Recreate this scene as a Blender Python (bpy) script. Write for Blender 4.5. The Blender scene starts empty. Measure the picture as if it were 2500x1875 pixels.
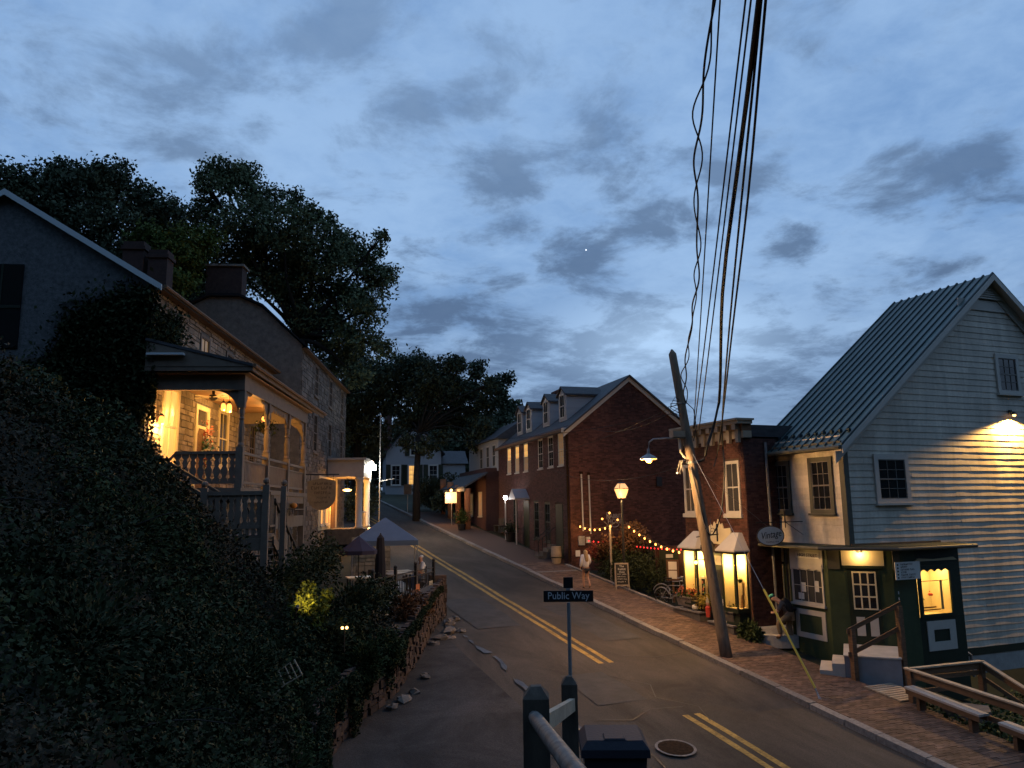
import bpy, math, random
import numpy as np
from mathutils import Vector, Matrix
R = math.radians
rnd = random.Random(7)
sc = bpy.context.scene
COL = sc.collection
SL = 0.1083                      # the street climbs 11 % along +Y
def gz(y): return SL * y
CAM = Vector((0, 0, 7.0))

# ------------------------------------------------------------------ camera
cam = bpy.data.objects.new('camera', bpy.data.cameras.new('camera')); COL.objects.link(cam); sc.camera = cam
cam.data.sensor_width = 36; cam.data.lens = 27.04; cam.data.clip_end = 3000; cam.data.clip_start = 0.05
_yaw, _p, _ro = R(21.705), R(9.0), R(0.8)
_fw = Vector((math.sin(_yaw)*math.cos(_p), math.cos(_yaw)*math.cos(_p), math.sin(_p)))
_rt0 = Vector((math.cos(_yaw), -math.sin(_yaw), 0)); _up0 = _rt0.cross(_fw)
_rt = _rt0*math.cos(_ro) - _up0*math.sin(_ro); _up = _up0*math.cos(_ro) + _rt0*math.sin(_ro)
_m = Matrix((_rt, _up, -_fw)).transposed().to_4x4(); _m.translation = CAM
cam.matrix_world = _m

# ------------------------------------------------------------------ world: dusk sky with clouds
w = bpy.data.worlds.new('World'); sc.world = w; w.use_nodes = True
def build_sky():
    nt = w.node_tree; N = nt.nodes; Lk = nt.links
    for n in list(N): N.remove(n)
    out = N.new('ShaderNodeOutputWorld'); bg = N.new('ShaderNodeBackground'); Lk.new(bg.outputs[0], out.inputs[0])
    bg.inputs[1].default_value = 0.10
    sky = N.new('ShaderNodeTexSky'); sky.sky_type = 'NISHITA'; sky.sun_disc = False
    sky.sun_elevation = R(-2.5); sky.sun_rotation = R(200); sky.air_density = 1.3; sky.dust_density = 0.6; sky.ozone_density = 3.0
    tc = N.new('ShaderNodeTexCoord')
    def math_(op, a, b=None, c=None):
        n = N.new('ShaderNodeMath'); n.operation = op
        for i, v in enumerate((a, b, c)):
            if v is None: continue
            if isinstance(v, (int, float)): n.inputs[i].default_value = v
            else: Lk.new(v, n.inputs[i])
        return n.outputs[0]
    def vm(op, a, b):
        n = N.new('ShaderNodeVectorMath'); n.operation = op
        for i, v in enumerate((a, b)):
            if isinstance(v, tuple): n.inputs[i].default_value = v
            else: Lk.new(v, n.inputs[i])
        return n
    d = tc.outputs['Generated']
    sx = N.new('ShaderNodeSeparateXYZ'); Lk.new(d, sx.inputs[0])
    zz = math_('ADD', math_('MAXIMUM', sx.outputs[2], 0.0), 0.16)
    comb = N.new('ShaderNodeCombineXYZ')
    Lk.new(math_('DIVIDE', sx.outputs[0], zz), comb.inputs[0]); Lk.new(math_('DIVIDE', sx.outputs[1], zz), comb.inputs[1])
    def noise(scale, det, rough, dist, off):
        n = N.new('ShaderNodeTexNoise'); n.inputs['Scale'].default_value = scale; n.inputs['Detail'].default_value = det
        n.inputs['Roughness'].default_value = rough; n.inputs['Distortion'].default_value = dist
        Lk.new(vm('ADD', comb.outputs[0], off).outputs[0], n.inputs[0]); return n.outputs[0]
    n1 = noise(3.6, 12, 0.64, 0.25, (3.1, 0.7, 0)); n2 = noise(0.8, 4, 0.5, 0.2, (8.2, 4.3, 2)); n3 = noise(9.5, 8, 0.62, 0.2, (1.2, 9.3, 5))
    cur = None
    # (direction to a cloud, angular size, weight)
    for x, y, z, r, wt in [(0.326,0.859,0.395,0.064,1),(0.349,0.87,0.348,0.043,0.8),(0.496,0.794,0.35,0.059,1.1),(0.435,0.847,0.307,0.069,0.7),(0.343,0.891,0.297,0.037,0.9),(0.191,0.857,0.479,0.069,0.9),(0.11,0.842,0.528,0.064,0.7),(-0.05,0.877,0.478,0.101,0.8),(0.241,0.943,0.228,0.075,1),(0.352,0.911,0.213,0.096,1.1),(0.475,0.863,0.173,0.117,1),(0.507,0.831,0.228,0.059,0.8),(0.438,0.764,0.473,0.08,0.7),(0.604,0.698,0.386,0.069,0.8),(0.724,0.592,0.355,0.08,0.7),(0.646,0.698,0.309,0.043,0.6),(0.648,0.744,0.162,0.096,0.8),(0.008,0.902,0.432,0.059,0.5),(0.261,0.829,0.494,0.053,0.5),(-0.179,0.873,0.454,0.08,0.5)]:
        df = vm('SUBTRACT', d, (x, y, z)); s = vm('MULTIPLY', df.outputs[0], (1.0, 1.0, 1.75)); ln = vm('LENGTH', s.outputs[0], (0, 0, 0))
        mr = N.new('ShaderNodeMapRange'); mr.interpolation_type = 'SMOOTHSTEP'
        Lk.new(ln.outputs['Value'], mr.inputs[0]); mr.inputs[1].default_value = 0.0; mr.inputs[2].default_value = r*1.7
        mr.inputs[3].default_value = wt; mr.inputs[4].default_value = 0.0
        cur = mr.outputs[0] if cur is None else math_('MAXIMUM', cur, mr.outputs[0])
    dens = math_('ADD', math_('ADD', math_('MULTIPLY', n1, 1.4), math_('MULTIPLY', n2, 0.35)), math_('MULTIPLY', cur, 0.27))
    dens = math_('ADD', dens, math_('MULTIPLY', n3, 0.36))
    cm = N.new('ShaderNodeMapRange'); cm.interpolation_type = 'SMOOTHSTEP'; Lk.new(dens, cm.inputs[0])
    cm.inputs[1].default_value = 1.04; cm.inputs[2].default_value = 1.36
    # pale thin veil between the dark clouds, stronger low down
    vl = N.new('ShaderNodeMapRange'); vl.interpolation_type = 'SMOOTHSTEP'
    Lk.new(math_('ADD', n2, math_('MULTIPLY', n3, 0.35)), vl.inputs[0]); vl.inputs[1].default_value = 0.45; vl.inputs[2].default_value = 0.85
    lowp = vm('LENGTH', vm('MULTIPLY', vm('SUBTRACT', d, (0.548, 0.811, 0.205)).outputs[0], (1, 1, 2.6)).outputs[0], (0, 0, 0))   # the paler break in the cloud low over the roofs
    lp = N.new('ShaderNodeMapRange'); lp.interpolation_type = 'SMOOTHSTEP'; Lk.new(lowp.outputs['Value'], lp.inputs[0]); lp.inputs[1].default_value = 0.0; lp.inputs[2].default_value = 0.30; lp.inputs[3].default_value = 1.0; lp.inputs[4].default_value = 0.0
    vlf = math_('MAXIMUM', math_('MULTIPLY', vl.outputs[0], 0.55), lp.outputs[0])
    tint = N.new('ShaderNodeMix'); tint.data_type = 'RGBA'; tint.blend_type = 'MULTIPLY'; tint.inputs[0].default_value = 1
    Lk.new(sky.outputs[0], tint.inputs[6]); tint.inputs[7].default_value = (1.0, 1.0, 1.0, 1)
    base = N.new('ShaderNodeMix'); base.data_type = 'RGBA'; base.inputs[0].default_value = 0.80
    Lk.new(tint.outputs[2], base.inputs[6])
    grad = N.new('ShaderNodeValToRGB'); Lk.new(sx.outputs[2], grad.inputs[0])
    e = grad.color_ramp.elements; e[0].position = 0.0; e[0].color = (2.5, 3.6, 5.3, 1); e[1].position = 0.75; e[1].color = (1.05, 2.65, 6.1, 1)
    m_ = e.new(0.32); m_.color = (2.25, 4.2, 7.7, 1)
    Lk.new(grad.outputs[0], base.inputs[7])
    veil = N.new('ShaderNodeMix'); veil.data_type = 'RGBA'; Lk.new(vlf, veil.inputs[0])
    Lk.new(base.outputs[2], veil.inputs[6]); veil.inputs[7].default_value = (4.6, 6.7, 9.6, 1)
    mix = N.new('ShaderNodeMix'); mix.data_type = 'RGBA'; hi = N.new('ShaderNodeMapRange'); hi.interpolation_type = 'SMOOTHSTEP'; Lk.new(sx.outputs[2], hi.inputs[0]); hi.inputs[1].default_value = 0.22; hi.inputs[2].default_value = 0.62; hi.inputs[3].default_value = 0.84; hi.inputs[4].default_value = 0.42
    Lk.new(math_('MULTIPLY', math_('MULTIPLY', cm.outputs[0], hi.outputs[0]), math_('SUBTRACT', 1.0, math_('MULTIPLY', lp.outputs[0], 0.65))), mix.inputs[0])
    Lk.new(veil.outputs[2], mix.inputs[6]); mix.inputs[7].default_value = (0.80, 1.35, 2.45, 1)
    Lk.new(mix.outputs[2], bg.inputs[0])
build_sky()

# ------------------------------------------------------------------ the last of the sun, long below the cloud
sun = bpy.data.objects.new('sun', bpy.data.lights.new('sun', 'SUN')); COL.objects.link(sun)
sun.data.energy = 0.02; sun.data.angle = R(20); sun.data.color = (1, 0.9, 0.8)
sun.rotation_euler = (R(86), 0, R(180-200)); sun.location = (0, 0, 60)

vs = sc.view_settings; vs.view_transform = 'Standard'; vs.look = 'None'; vs.exposure = 0.0; vs.gamma = 1.0; vs.use_curve_mapping = False
sc.cycles.use_denoising = True
try: sc.cycles.denoiser = 'OPENIMAGEDENOISE'
except Exception: pass
sc.cycles.max_bounces = 5; sc.cycles.diffuse_bounces = 3; sc.cycles.glossy_bounces = 2; sc.cycles.transparent_max_bounces = 8
sc.cycles.sample_clamp_indirect = 4.0; sc.cycles.caustics_reflective = False; sc.cycles.caustics_refractive = False

# ------------------------------------------------------------------ materials
MATS = {}
def pm(name, col, rough=0.75, metal=0.0, n=None, bump=None, isl=0.0, spec=0.3, col2=None, stretch=(1, 1, 1), big=None):
    """principled material; n=(scale, amount) mottling, bump=(scale, strength), isl = value spread from piece to piece"""
    m = bpy.data.materials.new(name); m.use_nodes = True; MATS[name] = m
    nt = m.node_tree; N = nt.nodes; Lk = nt.links; p = N['Principled BSDF']
    p.inputs['Roughness'].default_value = rough; p.inputs['Metallic'].default_value = metal; p.inputs['Specular IOR Level'].default_value = spec
    c = (*col, 1); p.inputs['Base Color'].default_value = c
    tc = N.new('ShaderNodeTexCoord'); mp = N.new('ShaderNodeMapping'); mp.inputs['Scale'].default_value = stretch
    gp0 = N.new('ShaderNodeNewGeometry'); Lk.new(gp0.outputs['Position'], mp.inputs[0])
    src = None
    if n:
        t = N.new('ShaderNodeTexNoise'); t.inputs['Scale'].default_value = n[0]; t.inputs['Detail'].default_value = 6; t.inputs['Roughness'].default_value = 0.65
        Lk.new(mp.outputs[0], t.inputs[0])
        mx = N.new('ShaderNodeMix'); mx.data_type = 'RGBA'
        rp = N.new('ShaderNodeMapRange'); rp.inputs[1].default_value = 0.3; rp.inputs[2].default_value = 0.7; Lk.new(t.outputs[0], rp.inputs[0]); Lk.new(rp.outputs[0], mx.inputs[0])
        a = n[1]; mx.inputs[6].default_value = tuple(v*(1-a) for v in col)+(1,)
        mx.inputs[7].default_value = (*col2, 1) if col2 else tuple(min(1, v*(1+a)) for v in col)+(1,)
        src = mx.outputs[2]
    if isl:
        g = N.new('ShaderNodeNewGeometry'); oi = N.new('ShaderNodeObjectInfo')
        ad = N.new('ShaderNodeMath'); ad.operation = 'ADD'; Lk.new(g.outputs['Random Per Island'], ad.inputs[0]); Lk.new(oi.outputs['Random'], ad.inputs[1])
        fr = N.new('ShaderNodeMath'); fr.operation = 'FRACT'; Lk.new(ad.outputs[0], fr.inputs[0])
        mr = N.new('ShaderNodeMapRange'); Lk.new(fr.outputs[0], mr.inputs[0]); mr.inputs[3].default_value = 1-isl; mr.inputs[4].default_value = 1+isl
        hs = N.new('ShaderNodeHueSaturation'); Lk.new(mr.outputs[0], hs.inputs['Value'])
        if src: Lk.new(src, hs.inputs['Color'])
        else: hs.inputs['Color'].default_value = c
        src = hs.outputs[0]
    if big:   # large stains and worn areas with a shape of their own
        t = N.new('ShaderNodeTexNoise'); t.inputs['Scale'].default_value = big[0]; t.inputs['Detail'].default_value = 5; t.inputs['Roughness'].default_value = 0.7; t.inputs['Distortion'].default_value = 0.6
        m2 = N.new('ShaderNodeMapping'); m2.inputs['Scale'].default_value = big[2] if len(big) > 2 else (1, 1, 1); Lk.new(gp0.outputs['Position'], m2.inputs[0]); Lk.new(m2.outputs[0], t.inputs[0])
        mr = N.new('ShaderNodeMapRange'); mr.inputs[1].default_value = 0.36; mr.inputs[2].default_value = 0.66; mr.inputs[3].default_value = 1-big[1]; mr.inputs[4].default_value = 1+big[1]*.7; Lk.new(t.outputs[0], mr.inputs[0])
        hs = N.new('ShaderNodeHueSaturation'); Lk.new(mr.outputs[0], hs.inputs['Value'])
        if src: Lk.new(src, hs.inputs['Color'])
        else: hs.inputs['Color'].default_value = c
        src = hs.outputs[0]
    if src: Lk.new(src, p.inputs['Base Color'])
    if bump:
        t = N.new('ShaderNodeTexNoise'); t.inputs['Scale'].default_value = bump[0]; t.inputs['Detail'].default_value = 7; Lk.new(mp.outputs[0], t.inputs[0])
        b = N.new('ShaderNodeBump'); b.inputs['Strength'].default_value = bump[1]; b.inputs['Distance'].default_value = 0.02
        Lk.new(t.outputs[0], b.inputs['Height']); Lk.new(b.outputs[0], p.inputs['Normal'])
    return m
def em(name, col, strength, n=None):
    m = bpy.data.materials.new(name); m.use_nodes = True; MATS[name] = m
    nt = m.node_tree; N = nt.nodes; Lk = nt.links; p = N['Principled BSDF']
    p.inputs['Base Color'].default_value = (*[0.5*v for v in col], 1); p.inputs['Emission Color'].default_value = (*col, 1); p.inputs['Emission Strength'].default_value = strength
    p.inputs['Roughness'].default_value = 0.3
    if n:
        tc = N.new('ShaderNodeTexCoord'); mp = N.new('ShaderNodeMapping'); mp.inputs['Scale'].default_value = n[2]
        t = N.new('ShaderNodeTexNoise'); t.inputs['Scale'].default_value = n[0]; t.inputs['Detail'].default_value = 3
        Lk.new(tc.outputs['Object'], mp.inputs[0]); Lk.new(mp.outputs[0], t.inputs[0])
        mr = N.new('ShaderNodeMapRange'); mr.inputs[1].default_value = 0.35; mr.inputs[2].default_value = 0.65; mr.inputs[3].default_value = strength*(1-n[1]); mr.inputs[4].default_value = strength
        Lk.new(t.outputs[0], mr.inputs[0]); Lk.new(mr.outputs[0], p.inputs['Emission Strength'])
    return m
def glass(name, tint=(1, 1, 1), refl=0.08):
    m = bpy.data.materials.new(name); m.use_nodes = True; MATS[name] = m
    nt = m.node_tree; N = nt.nodes; Lk = nt.links
    for x in list(N): N.remove(x)
    o = N.new('ShaderNodeOutputMaterial'); mx = N.new('ShaderNodeMixShader'); t = N.new('ShaderNodeBsdfTransparent'); g = N.new('ShaderNodeBsdfGlossy')
    t.inputs[0].default_value = (*tint, 1); g.inputs['Roughness'].default_value = 0.03
    fr = N.new('ShaderNodeLayerWeight'); fr.inputs[0].default_value = 0.5
    pw = N.new('ShaderNodeMath'); pw.operation = 'POWER'; pw.inputs[1].default_value = 5.0; Lk.new(fr.outputs['Facing'], pw.inputs[0])
    ad = N.new('ShaderNodeMath'); ad.operation = 'MULTIPLY_ADD'; ad.inputs[1].default_value = 0.7; ad.inputs[2].default_value = 0.03; Lk.new(pw.outputs[0], ad.inputs[0])
    Lk.new(ad.outputs[0], mx.inputs[0]); Lk.new(t.outputs[0], mx.inputs[1]); Lk.new(g.outputs[0], mx.inputs[2]); Lk.new(mx.outputs[0], o.inputs[0])
    return m
def leafmat(name, col, isl=0.45, trans=0.25):
    m = pm(name, col, 0.6, isl=isl, spec=0.06)
    return m
M = MATS
pm('asphalt', (0.060, 0.049, 0.039), 0.85, n=(30, 0.35), bump=(60, 0.5), big=(.45, .5, (1, .35, 1)))
pm('asphalt_old', (0.050, 0.045, 0.042), 0.88, n=(24, 0.4), bump=(45, 0.7), big=(.5, .52))
pm('asphalt_patch', (0.048, 0.045, 0.043), 0.8, n=(2, 0.3), bump=(60, 0.4))
pm('tar', (0.02, 0.02, 0.02), 0.5)
pm('wet', (0.035, 0.034, 0.035), 0.42, n=(2.2, 0.5), bump=(9, 0.7), spec=0.6)
pm('yellow_paint', (0.36, 0.225, 0.05), 0.7, n=(16, 0.45), bump=(50, 0.3), big=(2.2, .38))
pm('granite', (0.20, 0.18, 0.16), 0.8, n=(12, 0.35), bump=(25, 0.6), isl=0.22)
pm('paver', (0.125, 0.076, 0.052), 0.8, n=(3, 0.25), bump=(40, 0.4), isl=0.34, big=(.6, .32))
pm('paver_bed', (0.10, 0.06, 0.045), 0.9)
pm('brick_red', (0.085, 0.036, 0.027), 0.88, n=(9, 0.2), bump=(50, 0.3), isl=0.36, big=(.35, .36, (1, 1, .6)))
pm('mortar', (0.07, 0.05, 0.041), 0.9, n=(4, 0.2), big=(.35, .36, (1, 1, .6)))
pm('brick_dark', (0.085, 0.040, 0.034), 0.85, n=(9, 0.2), isl=0.3)
pm('siding', (0.54, 0.485, 0.40), 0.55, n=(9, 0.09), isl=0.11, big=(.7, .24, (2.2, 2.2, .35)))
pm('trim_white', (0.48, 0.45, 0.40), 0.5, n=(3, 0.06))
pm('chimney_brick', (0.045, 0.028, 0.025), .9, n=(6, .3))
pm('slate_dark', (0.02, 0.02, 0.022), 0.85, spec=.05)
pm('siding_dim', (0.28, 0.28, 0.285), 0.6, isl=0.06)
pm('sash_grey', (0.15, 0.14, 0.125), 0.5)
pm('cornice_tan', (0.33, 0.28, 0.21), 0.6, n=(4, .2))
pm('siding_far', (0.36, 0.36, 0.37), 0.6, isl=0.06)
pm('roof_metal', (0.07, 0.112, 0.106), 0.42, metal=0.25, n=(5, 0.12), spec=0.5, big=(.8, .3, (2, 2, .5)))
pm('roof_seam', (0.03, 0.048, 0.055), 0.45, metal=0.2)
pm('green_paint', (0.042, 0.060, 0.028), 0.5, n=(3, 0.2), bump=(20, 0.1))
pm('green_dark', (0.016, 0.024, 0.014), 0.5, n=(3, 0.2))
pm('olive_trim', (0.085, 0.082, 0.062), 0.55, n=(4, 0.15))
pm('cream', (0.62, 0.54, 0.36), 0.6, n=(2, 0.08))
pm('wood_rail', (0.15, 0.085, 0.045), 0.75, n=(5, 0.35), bump=(30, 0.4), stretch=(1, 1, 6))
pm('wood_pale', (0.36, 0.29, 0.21), 0.75, n=(4, 0.25), bump=(25, 0.4), isl=0.12)
pm('wood_bench', (0.42, 0.38, 0.33), 0.65, n=(6, 0.2), isl=0.12)
pm('wood_post', (0.07, 0.058, 0.045), 0.8, n=(6, 0.45), bump=(18, 0.5), stretch=(1, 1, 0.25))
pm('pole_wood', (0.155, 0.115, 0.08), 0.85, n=(5, 0.4), bump=(14, 0.7), stretch=(2.5, 2.5, 0.18))
pm('iron', (0.015, 0.015, 0.016), 0.5, spec=0.4)
pm('iron_brown', (0.035, 0.020, 0.012), 0.9, spec=.05, n=(14, 0.5), bump=(30, 0.4))
pm('steel', (0.35, 0.36, 0.37), 0.35, metal=0.7, n=(6, 0.2))
pm('pipe_worn', (0.13, 0.125, 0.115), 0.6, n=(9, 0.5), bump=(14, .5), big=(6, .35))
pm('galv', (0.26, 0.26, 0.26), 0.5, metal=0.3, n=(5, 0.3))
pm('cable', (0.008, 0.008, 0.009), 0.6)
pm('cable_grey', (0.16, 0.15, 0.14), 0.6)
pm('guard_yellow', (0.55, 0.42, 0.06), 0.5)
pm('stucco', (0.12, 0.125, 0.13), 0.95, n=(9, 0.4), bump=(22, 1.0))
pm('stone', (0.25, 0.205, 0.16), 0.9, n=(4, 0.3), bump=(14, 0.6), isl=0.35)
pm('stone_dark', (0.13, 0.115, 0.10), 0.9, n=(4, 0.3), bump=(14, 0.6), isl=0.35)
pm('stone_red', (0.072, 0.05, 0.041), 0.9, n=(3, 0.35), bump=(12, 0.7), isl=0.45)
pm('stone_pale', (0.17, 0.145, 0.125), 0.9, n=(4, 0.3), bump=(12, 0.6), isl=0.25)
pm('joint', (0.12, 0.10, 0.08), 0.95, n=(6, 0.3))
pm('slate', (0.055, 0.055, 0.06), 0.7, n=(3, 0.3), bump=(9, 0.3), stretch=(1, 1, 3))
pm('tin_pale', (0.55, 0.6, 0.62), 0.4, metal=0.1)
pm('porch_wood', (0.165, 0.13, 0.10), 0.65, n=(4, 0.18), bump=(15, 0.2))
pm('porch_ceiling', (0.34, 0.20, 0.10), 0.6, n=(3, 0.15))
pm('portico_paint', (0.36, 0.33, 0.31), 0.6, n=(3, 0.08))
pm('concrete', (0.34, 0.33, 0.31), 0.85, n=(3, 0.2), bump=(20, 0.3))
pm('step_white', (0.48, 0.43, 0.36), 0.7, n=(2, 0.15), bump=(10, 0.2))
pm('step_grey', (0.27, 0.265, 0.27), 0.75, n=(2, 0.18))
pm('soil', (0.035, 0.027, 0.02), 0.95, n=(2, 0.4), bump=(12, 0.9))
pm('forest_floor', (0.022, 0.026, 0.014), 0.95, n=(.4, .5), bump=(2, 1.0))
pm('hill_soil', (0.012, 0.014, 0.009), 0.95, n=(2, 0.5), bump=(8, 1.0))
pm('bark', (0.022, 0.019, 0.016), 0.9, n=(6, 0.4), bump=(12, 0.8), stretch=(2, 2, 0.4))
pm('canvas_grey', (0.085, 0.125, 0.195), 0.8, n=(2, 0.08))
pm('canvas_purple', (0.03, 0.026, 0.05), 0.85, n=(3, 0.1))
pm('canvas_black', (0.018, 0.016, 0.02), 0.9)
pm('pane_dark', (0.012, 0.013, 0.015), 0.06, spec=0.5)
pm('pane_dim', (0.05, 0.05, 0.05), 0.12, spec=0.5)
pm('sign_black', (0.012, 0.011, 0.013), 0.45)
pm('sign_white', (0.62, 0.60, 0.56), 0.5)
pm('sign_letter', (0.55, 0.57, 0.62), 0.4)
pm('sign_pale', (0.36, 0.32, 0.27), 0.6)
pm('sign_tan', (0.15, 0.125, 0.10), 0.6, n=(5, 0.2))
pm('letter_dark', (0.03, 0.025, 0.02), 0.6)
pm('sign_frame', (0.10, 0.05, 0.025), 0.6)
pm('plastic_bin', (0.016, 0.020, 0.030), 0.7, bump=(30, 0.2))
pm('skin', (0.45, 0.25, 0.17), 0.6)
pm('jacket_white', (0.72, 0.68, 0.68), 0.8, bump=(20, 0.3))
pm('shorts_dark', (0.02, 0.02, 0.025), 0.85)
pm('hair_blonde', (0.34, 0.22, 0.11), 0.55, n=(12, 0.35), stretch=(6, 6, 0.6))
pm('hair_white', (0.62, 0.58, 0.52), 0.6)
pm('khaki', (0.19, 0.14, 0.085), 0.85, bump=(14, 0.4))
pm('shirt_grey', (0.15, 0.115, 0.095), 0.85, bump=(14, 0.4))
pm('pack_dark', (0.028, 0.02, 0.018), 0.75, bump=(18, 0.4))
pm('cap_green', (0.10, 0.42, 0.30), 0.7)
pm('shirt_white', (0.6, 0.58, 0.56), 0.85)
pm('denim', (0.06, 0.09, 0.16), 0.85)
pm('shoe', (0.10, 0.06, 0.04), 0.7)
pm('rubber', (0.012, 0.012, 0.012), 0.6)
pm('flower_red', (0.45, 0.12, 0.07), 0.7, isl=0.35)
pm('flower_yellow', (0.40, 0.30, 0.05), 0.7, isl=0.3)
pm('pumpkin_white', (0.65, 0.60, 0.50), 0.6)
pm('pumpkin', (0.55, 0.20, 0.03), 0.6)
pm('gnome_red', (0.5, 0.06, 0.04), 0.6)
pm('orange_board', (0.50, 0.17, 0.07), 0.6)
pm('pale_board', (0.40, 0.36, 0.26), 0.6)
pm('teal', (0.05, 0.25, 0.25), 0.6); pm('pink', (0.5, 0.2, 0.2), 0.6)
pm('column_orange', (0.50, 0.22, 0.11), 0.8, n=(2, 0.15))
pm('gull_grey', (0.25, 0.25, 0.2), 0.6)
leafmat('leaf_ivy', (0.030, 0.040, 0.019), .38); leafmat('leaf_dry', (0.045, 0.038, 0.024), .4); leafmat('leaf_young', (0.040, 0.055, 0.022), .5); leafmat('leaf_tree', (0.095, 0.12, 0.065), .5); leafmat('leaf_far', (0.062, 0.08, 0.05), .5)
leafmat('leaf_light', (0.070, 0.095, 0.024)); leafmat('leaf_pine', (0.05, 0.068, 0.045)); leafmat('leaf_shrub', (0.15, 0.16, 0.03))
leafmat('leaf_red', (0.20, 0.055, 0.04)); leafmat('leaf_ground', (0.055, 0.075, 0.028)); leafmat('leaf_brown', (0.12, 0.065, 0.035))
WARM = (1.0, 0.58, 0.20); AMBER = (1.0, 0.50, 0.14); WHITE = (1.0, 0.92, 0.78)
em('lit_warm', (1.0, 0.52, 0.14), 1.05, (1.6, 0.35, (1, 1, 0.6)))
em('lit_curtain', (1.0, 0.44, 0.11), 1.25, (7, 0.4, (3, 3, 0.15)))
em('lit_dim', (1.0, 0.60, 0.25), 0.11, (3, 0.5, (1, 1, 1)))
em('bulb', (1.0, 0.40, 0.09), 3.2); em('bulb_red', (1.0, 0.03, 0.03), 2.2); em('bulb_white', (0.95, 0.95, 1.0), 45)
em('flood', (1.0, 0.97, 0.82), 90); em('lamp_orange', (1.0, 0.34, 0.065), 2.8); em('lantern_glass', (1.0, 0.50, 0.20), 1.15)
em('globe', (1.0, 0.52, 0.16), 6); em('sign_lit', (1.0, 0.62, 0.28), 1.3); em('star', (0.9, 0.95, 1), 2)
glass('glass'); glass('glass_amber', (1.0, 0.93, 0.8))

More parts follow.
